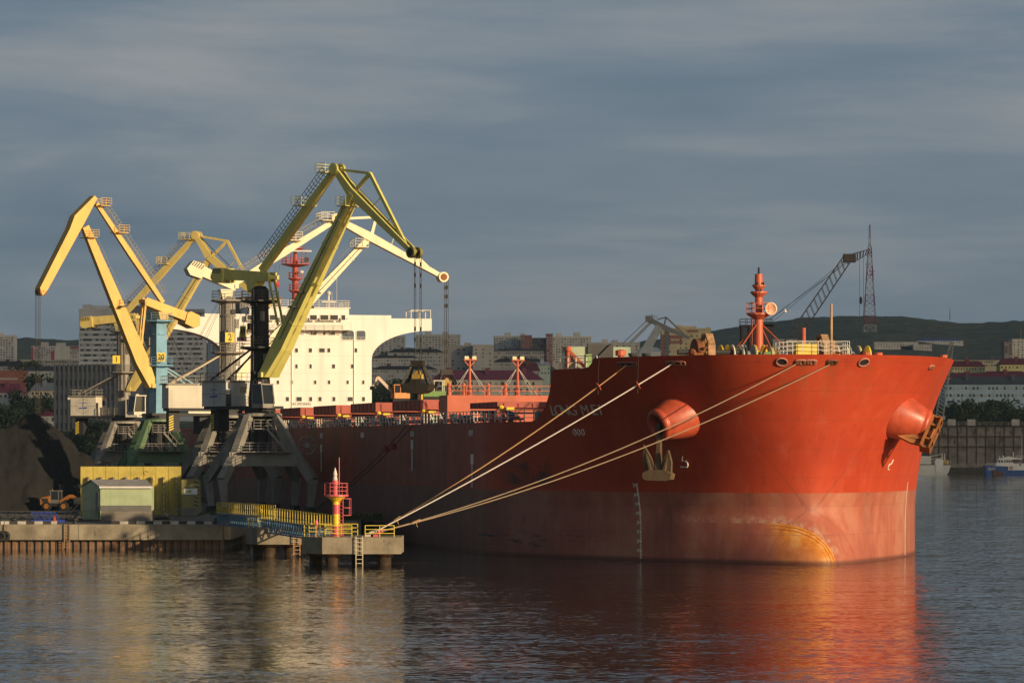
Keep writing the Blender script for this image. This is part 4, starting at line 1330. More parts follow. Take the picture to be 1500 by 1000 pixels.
def build_quay_things():
    # yellow buttressed wall
    Y = 407
    a, b_ = P(118, 683, Y), P(265, 683, Y)
    W = b_.x - a.x
    H = a.z - QZ
    ywm = paint('wall_yellow', (0.56, 0.44, 0.10), 0.75, 0.35, 0.15, (0.20, 0.155, 0.07), 0.45, bump=0.2)
    r = empty('barrier_wall', (a.x, Y, QZ), 'tall yellow steel barrier wall with a row of buttresses behind the green hut', 'wall')
    mb = MB()
    for i in range(8):
        mb.bb((i * W / 8 + (0.02 if i else 0), 0, 0.0), ((i + 1) * W / 8 - 0.02, 0.5, H))
    mb.build('wall_panel', ywm, r)
    for i in range(8):
        x = W * (i + 0.62) / 8
        mb = MB().prism([(x, -0.003, 0), (x, -1.15, 0), (x, -0.55, H * 0.79), (x, -0.003, H * 0.79)], (0.26, 0, 0))
        o = mb.build('buttress', ywm, r)
        mb = MB()
        for k in range(7):
            z = 0.3 + k * H * 0.79 / 7
            y = -1.15 + 0.6 * (z / (H * 0.79))
            mb.beam((x + 0.13, y - 0.02, z), (x + 0.13, y + 0.02, z + 0.32), 0.24, 0.02, up=(0, -1, 0))
        mb.build('warning_stripe', paint('stripe_grey', (0.28, 0.25, 0.18), 0.8, 0.2), o)
    ring = [(W * 0.65 + 0.22 * math.cos(t), -0.02, H * 0.87 + 0.28 * math.sin(t)) for t in [k * 0.6 for k in range(9)]]
    MB().path(ring, 0.03, 4).build('scratch_mark', paint('scr', (0.25, 0.2, 0.08), 0.8, 0.1), r)
    # ochre concrete block with a white notice beside it
    Y = 402
    a, b_ = P(266, 702, Y), P(291, 702, Y)
    H = a.z - QZ
    r = empty('ballast_block', (a.x, Y, QZ), 'dull ochre tapered block with white notice and hazard stripes, right of the yellow wall', 'block')
    w_ = b_.x - a.x
    MB().prism([(0, 0, 0.0), (w_ + 0.3, 0, 0.0), (w_, 0, H), (0, 0, H)], (0, 2.2, 0)).build('block_body', paint('block_ochre', (0.28, 0.24, 0.09), 0.8, 0.25, 0.1, scale=0.5), r)
    MB().bb((-0.05, -0.06, 0), (w_ + 0.35, 2.3, 0.9)).build('block_base', CONCD, r)
    o = MB().bb((0.25, -0.05, H - 1.75), (w_ - 0.15, -0.003, H - 1.05)).build('notice_board', paint('notice_white', (0.70, 0.70, 0.66), 0.5, 0.05), r)
    MB().bb((0.4, -0.06, H - 1.52), (1.15, -0.053, H - 1.28)).build('notice_panel', paint('notice_green', (0.35, 0.42, 0.08), 0.5, 0.05), o)
    mb = MB()
    for k in range(7):
        z = 1.0 + k * 0.45
        mb.prism([(w_ - 0.55, -0.02, z + 0.2), (w_ + 0.05, -0.02, z), (w_ + 0.05, -0.02, z + 0.2), (w_ - 0.55, -0.02, z + 0.4)], (0, -0.015, 0))
    mb.build('hazard_stripe', paint('haz_dark', (0.10, 0.09, 0.05), 0.8, 0.2), r)
    # green hut on blockwork
    Y = 372.5
    a, b_ = P(147, 705, Y), P(221.5, 705, Y)
    W = b_.x - a.x
    zt = P(147, 713, Y).z - QZ
    ang = R(-4)
    r = empty('quay_hut', (a.x, Y, QZ), 'small pale green metal hut with grey gable roof on concrete blocks', 'hut', rz=R(3))
    gm = paint('hut_green', (0.43, 0.50, 0.31), 0.65, 0.2, 0.1, (0.25, 0.24, 0.14), 0.6)
    D = 5.2
    hb = 1.12
    mb = MB().bb((0.03, 0.05, 0.0), (W - 0.03, D - 0.05, hb))
    for z in (0.37, 0.74):
        mb.bb((0.0, 0.03, z - 0.012), (W, 0.05, z + 0.012))
    mb.build('block_base', CONCD, r)
    sh = Vector((-2.0, 0, 0))            # the gable end faces left and slightly towards the camera
    mb = MB()
    body = [(0, 0, hb), (W, 0, hb), (W, 0, zt), (0, 0, zt)]
    mb.prism(body, (0, 0.06, 0))
    mb.bb((0, 0.06, hb), (W, D, zt))
    mb.prism([(-2.15, D * 0.6, hb - 0.95), (0, 0.0, hb - 0.95), (0, 0.0, zt), (-1.07, D * 0.3, zt + 0.62), (-2.15, D * 0.6, zt)], (0.05, 0.02, 0))
    for i in range(1, 34):
        mb.bb((W * i / 34 - 0.02, -0.015, hb + 0.6), (W * i / 34 + 0.02, 0.0, zt))
    wall = mb.build('wall', gm, r)
    MB().bb((0, -0.03, hb), (W, -0.002, hb + 0.58)).build('skirting', paint('hut_grey', (0.14, 0.14, 0.13), 0.7, 0.2), r)
    rm = paint('hut_roof', (0.28, 0.27, 0.26), 0.7, 0.2)
    mb = MB()
    A0, A1 = Vector((-0.1, -0.25, zt - 0.02)), Vector((W + 0.15, -0.25, zt - 0.02))
    B0, B1 = Vector((-1.2, D * 0.3, zt + 0.72)), Vector((W - 0.7, D * 0.42, zt + 0.72))
    C0, C1 = Vector((-2.35, D * 0.63, zt - 0.02)), Vector((W - 0.6, D, zt - 0.02))
    up = Vector((0, 0, 0.1))
    for q in ((A0, A1, B1, B0), (B0, B1, C1, C0)):
        mb.prism(list(q), up)
    mb.build('roof', rm, r)
    MB().beam(A0 + Vector((0, -0.03, 0.0)), A1 + Vector((0, -0.03, 0.0)), 0.06, 0.2).build('fascia', paint('fascia_white', (0.74, 0.70, 0.64), 0.5, 0.05), r)
    dd = Vector((-2.15, D * 0.6, 0)).normalized()
    nn = Vector((-dd.y, dd.x, 0))
    nn = nn if nn.y < 0 else -nn
    p0 = dd * 0.28 + nn * 0.02
    dr = MB().prism([p0 + Vector((0, 0, hb)), p0 + dd * 0.62 + Vector((0, 0, hb)), p0 + dd * 0.62 + Vector((0, 0, hb + 2.0)), p0 + Vector((0, 0, hb + 2.0))], nn * 0.05).build('door', paint('door_grey', (0.20, 0.21, 0.20), 0.6, 0.15), r)
    MB().ball(p0 + dd * 0.5 + nn * 0.08 + Vector((0, 0, hb + 1)), 0.05, 6, 4).build('handle', DARK, dr)
    # stair and landing
    mb = MB()
    mb.bb((-2.0, -0.9, hb - 0.06), (-0.02, 0.5, hb))
    for k in range(5):
        mb.bb((-2.3 - 0.22 * k, -0.8, hb - 0.2 * (k + 1)), (-2.0 - 0.22 * k, 0.3, hb - 0.2 * (k + 1) + 0.05))
    mb.beam((-2.0, -0.8, hb), (-3.1, -0.8, 0), 0.06, 0.16)
    mb.rail([(-0.05, -0.85, hb), (-2.0, -0.85, hb)], 1.05, 1.0, 0.03, 2)
    for a_, b2 in (((-2.0, -0.85, hb + 1.05), (-3.1, -0.85, 1.0)), ((-3.1, -0.85, 0), (-3.1, -0.85, 1.0)), ((-2.0, -0.85, 0), (-2.0, -0.85, hb)), ((-0.1, -0.85, 0), (-0.1, -0.85, hb))):
        mb.beam(a_, b2, 0.06, 0.06)
    mb.build('stair', DARK, r)
    # wheel loader against the coal
    Y = 433
    c = P(86, 750, Y)
    org = paint('loader_orange', (0.36, 0.135, 0.022), 0.55, 0.3, 0.15, (0.08, 0.05, 0.03), 1.2)
    r = empty('wheel_loader', (c.x, Y, QZ), 'orange wheel loader with raised arm parked before the coal heap', 'loader', rz=R(-12))
    r.scale = (0.75, 0.75, 0.75)
    mb = MB()
    mb.prism([(-2.9, -1.15, 1.0), (-1.2, -1.15, 0.9), (-1.2, -1.15, 2.55), (-2.5, -1.15, 2.35), (-2.9, -1.15, 1.9)], (0, 2.3, 0))
    body = mb.build('body', org, r)
    MB().bb((-1.3, -1.0, 0.8), (1.1, 1.0, 1.3)).build('chassis', DARK, r)
    MB().bb((-2.6, -1.17, 1.5), (-1.5, -1.155, 2.1)).build('grille', DARK, body)
    cb = MB()
    for x in (-1.15, 0.25):
        for y in (-0.8, 0.8):
            cb.beam((x, y, 1.3), (x, y, 3.3), 0.12, 0.12)
    cb.bb((-1.3, -0.95, 3.3), (0.4, 0.95, 3.45))
    cb.bb((-1.2, -0.85, 1.3), (0.3, 0.85, 1.9))
    cab = cb.build('cab', paint('cab_grey', (0.16, 0.155, 0.145), 0.5, 0.2), r)
    MB().bb((-1.1, -0.82, 1.9), (0.22, 0.82, 3.3)).build('cab_glass', GLASS, cab)
    MB().tube((-0.9, -0.6, 3.45), (-0.9, -0.6, 3.65), 0.1, n=8).build('beacon_lamp', org, cab)
    for x in (-1.75, 1.3):
        for y in (-1.0, 1.0):
            w_ = MB().lathe([(0.45, -0.3), (0.78, -0.28), (0.8, 0), (0.78, 0.28), (0.45, 0.3)], (x, y, 0.8), (0, 1, 0), 18).build('wheel', RUBBER, r)
            MB().lathe([(0.1, 0), (0.42, 0.03), (0.42, 0.0)], (x, y + (-0.31 if y < 0 else 0.31), 0.8), (0, -1 if y < 0 else 1, 0), 14).build('rim', org, w_)
    mb = MB()
    for y in (-0.6, 0.6):
        mb.beam((0.5, y, 1.6), (2.2, y, 2.6), 0.22, 0.4)
        mb.beam((2.2, y, 2.6), (3.2, y, 1.9), 0.2, 0.36)
    mb.build('arm', org, r)
    mb = MB().prism([(3.0, -1.3, 2.2), (3.2, -1.3, 1.1), (4.3, -1.3, 1.3), (4.1, -1.3, 1.55), (3.5, -1.3, 1.6), (3.4, -1.3, 2.3)], (0, 2.6, 0))
    mb.build('bucket', DARK, r)
    # blue steel cradle and cone at the edge
    Y = 366
    c = P(68, 758, Y)
    bm = paint('cradle_blue', (0.03, 0.06, 0.30), 0.5, 0.2)
    r = empty('steel_cradle', (c.x, Y, QZ), 'dark blue steel cradle lying on the quay edge below the loader', 'cradle')
    mb = MB()
    for y in (-0.6, 0.6):
        mb.beam((-1.6, y, 0.1), (1.5, y, 0.1), 0.12, 0.2)
        mb.beam((-1.6, y, 1.05), (0.9, y, 1.05), 0.08, 0.08)
        for i in range(6):
            x = -1.6 + i * 0.5
            mb.beam((x, y, 1.05), (x + 0.6, y, 0.1), 0.06, 0.06)
    for x in (-1.6, 0, 1.5):
        mb.beam((x, -0.6, 0.1), (x, 0.6, 0.1), 0.12, 0.2)
    mb.build('cradle_frame', bm, r)
    MB().bb((-1.0, -0.7, 0.0), (1.9, 0.7, 0.26)).build('cradle_tray', bm, r)
    Y = 358.2
    c = P(79.5, 764, Y)
    r = empty('traffic_cone', (c.x, Y, QZ), 'dull red marker cone standing on the quay edge', 'cone')
    MB().lathe([(0.38, 0.08), (0.05, 0.86), (0.0, 0.87)], n=14).build('cone', paint('cone_red', (0.30, 0.07, 0.04), 0.7, 0.2), r)
    MB().bb((-0.42, -0.42, 0), (0.42, 0.42, 0.07)).build('base', RUBBER, r)
build_quay_things()

def build_clutter():
    rnd = random.Random(17)
    # bollards along the quay edge
    for px, Y, lab in ((20, 357, 'low black bollard on the quay edge at the left'), (110, 357, 'low black bollard beside the quay ladder head'), (318, 357.2, 'low black bollard near the quay corner by the gangway')):
        p = P(px, 760, Y)
        o = MB().lathe([(0.32, 0), (0.24, 0.12), (0.2, 0.35), (0.36, 0.45), (0.34, 0.58), (0.1, 0.64)], n=14).build('bollard', DARK, smooth=True)
        o.location = (p.x, Y, QZ)
        tag(o, lab, 'bollard', 'bollards on the quay edge')
    # coiled hose and pipe frame between hut and wall
    p = P(237, 757, 380)
    mb = MB()
    for k in range(4):
        r_ = 0.9 - 0.12 * k
        mb.path([(r_ * math.cos(t), r_ * 0.7 * math.sin(t), 0.08 + 0.05 * k) for t in [i * math.pi / 10 for i in range(21)]], 0.06, 5)
    o = mb.build('hose_coil', RUBBER); o.location = (p.x, 380, QZ)
    tag(o, 'coil of black hose on the ground right of the green hut', 'hose')
    p = P(247, 757, 384)
    mb = MB()
    mb.path([(-1.6, 0, 0), (-1.6, 0, 1.0), (1.6, 0, 1.05), (1.6, 0, 0)], 0.05, 5)
    mb.path([(-0.6, 0, 1.0), (-0.6, 0.1, 0.0)], 0.05, 5); mb.path([(0.5, 0, 1.02), (0.7, 0.1, 0.45), (0.5, 0, 0.0)], 0.05, 5)
    mb.lathe([(0.25, -0.05), (0.25, 0.05)], (-0.2, 0, 0.55), (0, 1, 0), 12)
    o = mb.build('pipe_frame', GREY); o.location = (p.x, 384, QZ)
    tag(o, 'thin grey pipe frame with a valve before the yellow wall', 'pipe frame')
    # gravel heap by the gangway
    m = paint('gravel_grey', (0.16, 0.15, 0.135), 0.95, 0.5, streak=False, scale=3.0, bump=0.8)
    from mathutils import noise
    p = P(305, 756, 374)
    mb = MB()
    n, k = 28, 8
    vs = [(0, 0, 0.75)]
    for j in range(1, k + 1):
        for i in range(n):
            a = 2 * math.pi * i / n; r_ = 2.9 * j / k
            x, y = r_ * math.cos(a), r_ * 0.8 * math.sin(a)
            vs.append((x, y, max(-0.05, 0.75 * (1 - j / k) + 0.16 * noise.noise(Vector((x * 1.6, y * 1.6, 2))))))
    fs = [(0, 1 + i, 1 + (i + 1) % n) for i in range(n)]
    fs += [(1 + (j - 1) * n + i, 1 + j * n + i, 1 + j * n + (i + 1) % n, 1 + (j - 1) * n + (i + 1) % n) for j in range(1, k) for i in range(n)]
    o = mb.add(vs, fs).build('gravel', m, smooth=True); o.location = (p.x, 374, QZ)
    tag(o, 'low heap of grey gravel by the quay corner', 'gravel heap', kind='stuff')
    # lumps of spilled coal
    mb = MB()
    for i in range(260):
        px = rnd.uniform(-20, 135); Y = rnd.uniform(372, 424)
        x = (px - HX) * Y / F
        r_ = rnd.uniform(0.03, 0.13)
        mb.ball((x, Y, QZ + r_ * 0.4), (r_, r_ * rnd.uniform(.6, 1), r_ * rnd.uniform(.4, .8)), 6, 4)
    o = mb.build('coal_lumps', BLACKP)
    tag(o, 'scattered lumps of spilled coal before the heap', 'coal lumps', kind='stuff')
build_clutter()

# ------------------------------------------------------------------ dolphins, gangways, beacon
def build_dolphins():
    def dolphin(px0, px1, pxc, Ytop, ytop, ybot, label, piles, depth=7.0):
        a, b_, c = P(px0, ytop, Ytop), P(px1, ytop, Ytop), P(pxc, ytop, Ytop + 2.2)
        z1 = CAMH - (ytop - HY) * Ytop / F
        z0 = CAMH - (ybot - HY) * Ytop / F
        r = empty('mooring_dolphin', ((a.x + b_.x) / 2, Ytop, 0), label, 'mooring dolphin', 'concrete mooring dolphins')
        o = Vector((((a.x + b_.x) / 2), Ytop, 0))
        pl = [(a.x, Ytop), (b_.x, Ytop), (b_.x + 0.05, Ytop + depth), (c.x + 0.6, Ytop + depth + 0.3), (c.x, Ytop + depth - 2), (c.x, Ytop + 2.2)]
        mb = MB().prism([Vector((x, y, z0)) - o for x, y in pl], (0, 0, z1 - z0))
        mb.build('cap_block', CONC, r)
        for p_ in piles:
            q = P(p_[0], 800, Ytop + p_[1])
            m2 = MB().tube(Vector((q.x, q.y, -2)) - o, Vector((q.x, q.y, z0 - 0.2)) - o, 0.62, n=24)
            m2.build('pile', PILE, r, smooth=True)
            MB().lathe([(0.78, 0), (0.78, 0.3)], Vector((q.x, q.y, z0 - 0.25)) - o, n=18).build('pile_head', RUSTY, r)
        return r, o, z1
    r, o, z1 = dolphin(472, 587, 442, 306, 786.5, 811, 'concrete dolphin on steel piles carrying the red and yellow beacon', [(487, 1.5), (563, 1.5), (524, 5.5), (462, 5.5)])
    q = P(526.5, 790, 305.9)
    mb = MB().ladder(Vector((q.x, 305.75, 0.0)), Vector((q.x, 305.75, z1 + 0.1)), (1, 0, 0), 0.6, 0.055, 0.33)
    tag(mb.build('dolphin_ladder', paint('ladder_pale', (0.55, 0.48, 0.36), 0.7, 0.2)), 'pale steel ladder down the face of the beacon dolphin', 'ladder')
    r2, o2, z2 = dolphin(377, 441, 360, 331, 773, 797, 'plain concrete dolphin under the joint of the two gangways', [(395, 1.5), (378, 4), (425, 4.5)], 6.0)
    q = P(435, 790, 330.8)
    mb = MB().ladder(Vector((q.x, 330.7, 0.1)), Vector((q.x, 330.7, z2 + 0.3)), (1, 0, 0), 0.6, 0.055, 0.33)
    tag(mb.build('dolphin_ladder', paint('ladder_orange', (0.55, 0.30, 0.14), 0.7, 0.2)), 'orange-rusted ladder on the right edge of the rear dolphin', 'ladder')
    # yellow hand rails on the dolphins
    def rails(px, Y0s, z, label, name='guard_rail', rows=3, h=1.05):
        pts = [P(x, 700, y) for x, y in zip(px, Y0s)]
        pts = [Vector((p.x, p.y, z)) for p in pts]
        o_ = pts[0].copy()
        mb = MB().rail([p - o_ for p in pts], h, 1.35, 0.042, rows)
        ob = mb.build(name, RAILY)
        ob.location = o_
        tag(ob, label, 'guard rail')
    rails((475, 515.5), (306.3, 306.3), z1, 'yellow guard rail in front of the beacon foot')
    rails((446, 453, 463, 475), (309.5, 308, 306.9, 306.3), z1, 'yellow guard rail on the chamfered corner left of the beacon')
    rails((535, 577.5), (306.3, 306.3), z1, 'yellow guard rail beside the mooring hooks on the beacon dolphin')
    rails((452, 524), (312.6, 312.6), z1, 'yellow guard rail along the back edge behind the beacon')
    rails((364, 378, 398), (333.5, 331.5, 331.3), z2, 'yellow guard rail on the rear dolphin under the gangway', h=1.0)
    # gangways
    def gangway(p, q, label, w=1.3, hgt=1.15):
        p, q = Vector(p), Vector(q)
        r_ = empty('gangway', p, label, 'gangway', 'blue truss gangways with yellow railings')
        d = (q - p); L = d.length; dn = d.normalized()
        sd = Vector((dn.y, -dn.x, 0)).normalized()
        MB().beam((0, 0, 0), d, w, 0.12).build('walkway', DARK, r_)
        tr = MB()
        for s_ in (-1, 1):
            e = sd * s_ * w / 2
            dn2 = Vector((0, 0, -hgt))
            tr.beam(e, e + d, 0.12, 0.14)
            tr.beam(e + dn * 0.5 + dn2, e + d - dn * 0.5 + dn2, 0.12, 0.14)
            k = max(4, int(L / 0.9))
            for i in range(k):
                a_ = e + d * (i / k); b2 = e + d * ((i + 1) / k); m_ = (a_ + b2) / 2 + dn2
                tr.beam(a_, m_, 0.08, 0.08); tr.beam(m_, b2, 0.08, 0.08)
            tr.prism([e, e + dn * 0.5 + dn2, e + dn * 0.62 + dn2, e + dn * 0.14], sd * 0.1)
        tr.build('truss', TRUSSB, r_)
        for s_ in (-1, 1):
            e = sd * s_ * w / 2
            rl = MB()
            k = max(6, int(L / 0.95))
            for i in range(k + 1):
                c = e + d * (i / k)
                rl.beam(c, c + Vector((0, 0, 1.15)), 0.05, 0.05)
            for h in (0.12, 1.15):
                rl.beam(e + Vector((0, 0, h)), e + d + Vector((0, 0, h)), 0.05, 0.05)
            rl.build('railing', RAILY, r_)
    A = P(327, 751.5, 354.5); B = P(394, 757, 334)
    gangway(A, B, 'shaded gangway from the quay corner to the rear dolphin')
    C = P(393, 761, 333.2); D = P(479, 773, 312.6)
    gangway(C, D, 'sunlit gangway from the rear dolphin to the beacon dolphin')
    # beacon
    Yb = 309.5
    b0 = P(492.5, 785, Yb); b0.z = z1
    r = empty('harbour_beacon', b0, 'red and yellow banded harbour beacon with railed gallery and lantern', 'beacon')
    H = CAMH - (727 - HY) * Yb / F - z1
    bands = [(0, 0.2, BEAR), (0.2, 0.52, BEAY), (0.52, 0.79, BEAR), (0.79, 1.0, BEAY)]
    f = H / 1.0
    for a, b_, m in ((0, 0.255, BEAR), (0.255, 0.56, BEAY), (0.56, 0.80, BEAR), (0.80, 1.0, BEAY)):
        MB().tube((0, 0, a * H), (0, 0, b_ * H), 0.35, n=18).build('column_band', m, r)
    MB().lathe([(0.55, 0), (0.55, 0.1), (0.36, 0.14)], n=16).build('foot_plate', BEAR, r)
    MB().lathe([(0.36, -0.45), (0.9, 0.0), (0.9, 0.02)], (0, 0, H), n=16).build('gallery_bracket', BEAY, r)
    g = MB().lathe([(1.12, 0.02), (1.12, 0.17), (0.0, 0.17)], (0, 0, H), n=18).build('gallery', BEAR, r)
    ring = [(1.07 * math.cos(a), 1.07 * math.sin(a), H + 0.17) for a in [i * math.pi / 4 + 0.3 for i in range(9)]]
    MB().rail(ring, 1.05, 2, 0.028, 3).build('gallery_railing', BEAR, g)
    ln = MB().lathe([(0.24, 0), (0.24, 0.9), (0.3, 0.92), (0.3, 1.3), (0.2, 1.32)], (-0.1, 0, H + 0.17), n=12).build('lamp_pedestal', BEAR, r)
    MB().lathe([(0.2, 0), (0.22, 0.15), (0.16, 0.35), (0.2, 0.5), (0.14, 0.8), (0.08, 0.95), (0.02, 1.15)], (-0.1, 0, H + 1.49), n=12).build('lantern', paint('lantern_glass', (0.66, 0.60, 0.52), 0.15, 0.2, streak=False), ln)
    MB().tube((0.28, 0.1, H + 0.17), (0.26, 0.1, H + 3.55), 0.035, n=5).build('aerial', BEAR, r)
    mb = MB().ladder((0.62, 0, 0), (0.62, 0, H), (0, 1, 0), 0.4, 0.04, 0.3)
    mb.ladder((0.45, -0.25, 0), (0.45, -0.25, H), (1, 0, 0), 0.35, 0.035, 0.3)
    for z in (H * 0.53, H * 0.72, H * 0.95):
        hoop = [(0.62 + 0.72 * math.sin(a), 0.35 * math.cos(a), z) for a in [i * math.pi / 6 for i in range(7)]]
        mb.path(hoop, 0.035, 4)
    for a in (0.9, 1.57, 2.2):
        mb.tube((0.62 + 0.72 * math.sin(a), 0.35 * math.cos(a), H * 0.53), (0.62 + 0.72 * math.sin(a), 0.35 * math.cos(a), H * 0.95), 0.03, n=4)
    mb.build('ladder_cage', BEAR, r)
    # lifebuoy post and quick-release hooks
    p = P(463.5, 772, 309); p.z = z1
    o_ = MB().tube((0, 0, 0), (0, 0, 1.45), 0.05, n=6).ball((0, 0, 1.15), (0.16, 0.12, 0.38), 10, 8).build('lifebuoy_post', BEAR)
    o_.location = p
    tag(o_, 'red lifebuoy on a post at the end of the gangway', 'lifebuoy')
    hooks = []
    for px, m, lab in ((541, paint('hook_white', (0.5, 0.46, 0.40), 0.7, 0.2), 'pale mooring hook holding the upper pair of lines'), (549, BEAR, 'red mooring hook holding the lower pair of lines')):
        p = P(px, 783, 307.8); p.z = z1
        h = MB().bb((-0.35, -0.25, 0), (0.35, 0.25, 0.22)).beam((0, 0, 0.3), (0.55, 0, 0.5), 0.24, 0.26).ball((0.6, 0, 0.52), 0.2, 8, 6).build('mooring_hook', m)
        h.location = p
        tag(h, lab, 'mooring hook')
        hooks.append(p + Vector((0.6, 0, 0.5)))
    return hooks
HOOKS = build_dolphins()

def build_lines():
    mano = paint('rope_orange', (0.50, 0.30, 0.14), 0.85, 0.15, streak=False)
    white = paint('rope_white', (0.72, 0.64, 0.58), 0.8, 0.08, streak=False)
    tan = paint('rope_tan', (0.46, 0.34, 0.22), 0.85, 0.15, streak=False)
    def line(a, b_, sag, r, mat, label):
        a, b_ = Vector(a), Vector(b_)
        pts = []
        for i in range(41):
            t = i / 40
            p = a.lerp(b_, t) - Vector((0, 0, 4 * sag * t * (1 - t)))
            pts.append(p - a)
        o = MB().path(pts, r, 6).build('mooring_line', mat)
        o.location = a
        tag(o, label, 'mooring line', 'mooring lines')
        return o
    ends = []
    for px, z in ((919, 18.15), (985, 18.15), (1169, 18.15), (1221, 18.15)):
        p, n, t, u = on_hull(px, z, 1, 0.12)
        ends.append(ship_w(*p))
    h0, h1 = HOOKS
    line(h0 + Vector((0, 0.2, 0)), ends[0], 0.6, 0.055, mano, 'orange mooring line, uppermost, from the forecastle to the beacon dolphin')
    line(h0 + Vector((0, -0.1, 0)), ends[1], 0.35, 0.06, white, 'bright white mooring line from the bow chock to the beacon dolphin')
    line(h1 + Vector((0, 0.2, 0)), ends[2], 1.3, 0.05, tan, 'tan mooring line, upper of the pair passing the anchor bell')
    line(h1 + Vector((0, -0.2, 0)), ends[3], 1.3, 0.05, tan, 'tan mooring line, lowest of all, crossing the anchor bell mouth')
    # knots where the shackled tails join
    for h, e, t, s_ in ((h0, ends[0], 0.085, 'upper'), (h1, ends[2], 0.085, 'lower')):
        p = h.lerp(e, t) - Vector((0, 0, 4 * (0.6 if s_ == 'upper' else 1.3) * t * (1 - t)))
        mb = MB()
        d = (e - h).normalized()
        for k in range(4):
            mb.ball(d * (k * 0.18 - 0.3), (0.16, 0.12, 0.13), 8, 6)
        mb.path([(0, 0, 0), (0.02, 0, -0.3), (0.1, 0, -0.5)], 0.03, 4)
        o = mb.build('line_knot', mano)
        o.location = p
        tag(o, 'frayed rope knot on the %s pair of mooring lines near the dolphin' % s_, 'knot')
    # rat guards
    gm = paint('guard_orange', (0.70, 0.13, 0.07), 0.5, 0.1, streak=False)
    for (a, b_, t, sag, dy, lab) in ((h0, ends[0], 0.885, 0.6, 0.5, 'orange rat guard on the uppermost line under the forecastle'), (h0, ends[1], 0.885, 0.35, 0.8, 'orange rat guard on the white line left of the bow')):
        p = a.lerp(b_, t) - Vector((0, 0, 4 * sag * t * (1 - t)))
        d = (b_ - a).normalized()
        r = empty('rat_guard', p, lab, 'rat guard', 'rat guards on the lines')
        MB().lathe([(0.05, -0.05), (0.42, 0.0), (0.42, 0.05), (0.05, 0.1)], (0, 0, 0), d, 16).build('guard_disc', gm, r)
        MB().tube((0, 0, 0.1), (0.1, dy, 2.9 if dy < 0.7 else 3.3), 0.02, n=4).tube((0, 0, -0.3), (0, 0, -0.75), 0.04, n=4).build('guard_cord', ROPE_D, r)
    # breast lines in shade further aft
    blk = paint('rope_black', (0.03, 0.026, 0.025), 0.85, 0.2, streak=False)
    red = paint('guard_red', (0.25, 0.03, 0.03), 0.5, 0.1, streak=False)
    for k, (px, t) in enumerate(((599, 0.8), (608, 0.82))):
        p, n, tt, u = on_hull(px, 13.0, 1, 0.2)
        e = ship_w(*p)
        q = P(447 + k * 4, 741, 390)
        q.z = QZ + 0.4
        line(q, e, 0.9, 0.045, blk, 'dark breast line, %s of the two rising from the quay to the ship deck' % ('left' if k == 0 else 'right'))
        c = q.lerp(e, t) - Vector((0, 0, 4 * 0.9 * t * (1 - t)))
        r = empty('rat_guard', c, 'dark red rat guard on the %s dark breast line amidships' % ('left' if k == 0 else 'right'), 'rat guard', 'rat guards on the lines')
        MB().lathe([(0.05, -0.05), (0.42, 0.0), (0.42, 0.05), (0.05, 0.1)], (0, 0, 0), (e - q).normalized(), 16).build('guard_disc', red, r)
build_lines()

# ------------------------------------------------------------------ portal cranes
QD = Vector((-math.sin(TH), math.cos(TH), 0))       # along the quay, away
QS = Vector((-math.cos(TH), -math.sin(TH), 0))      # landward

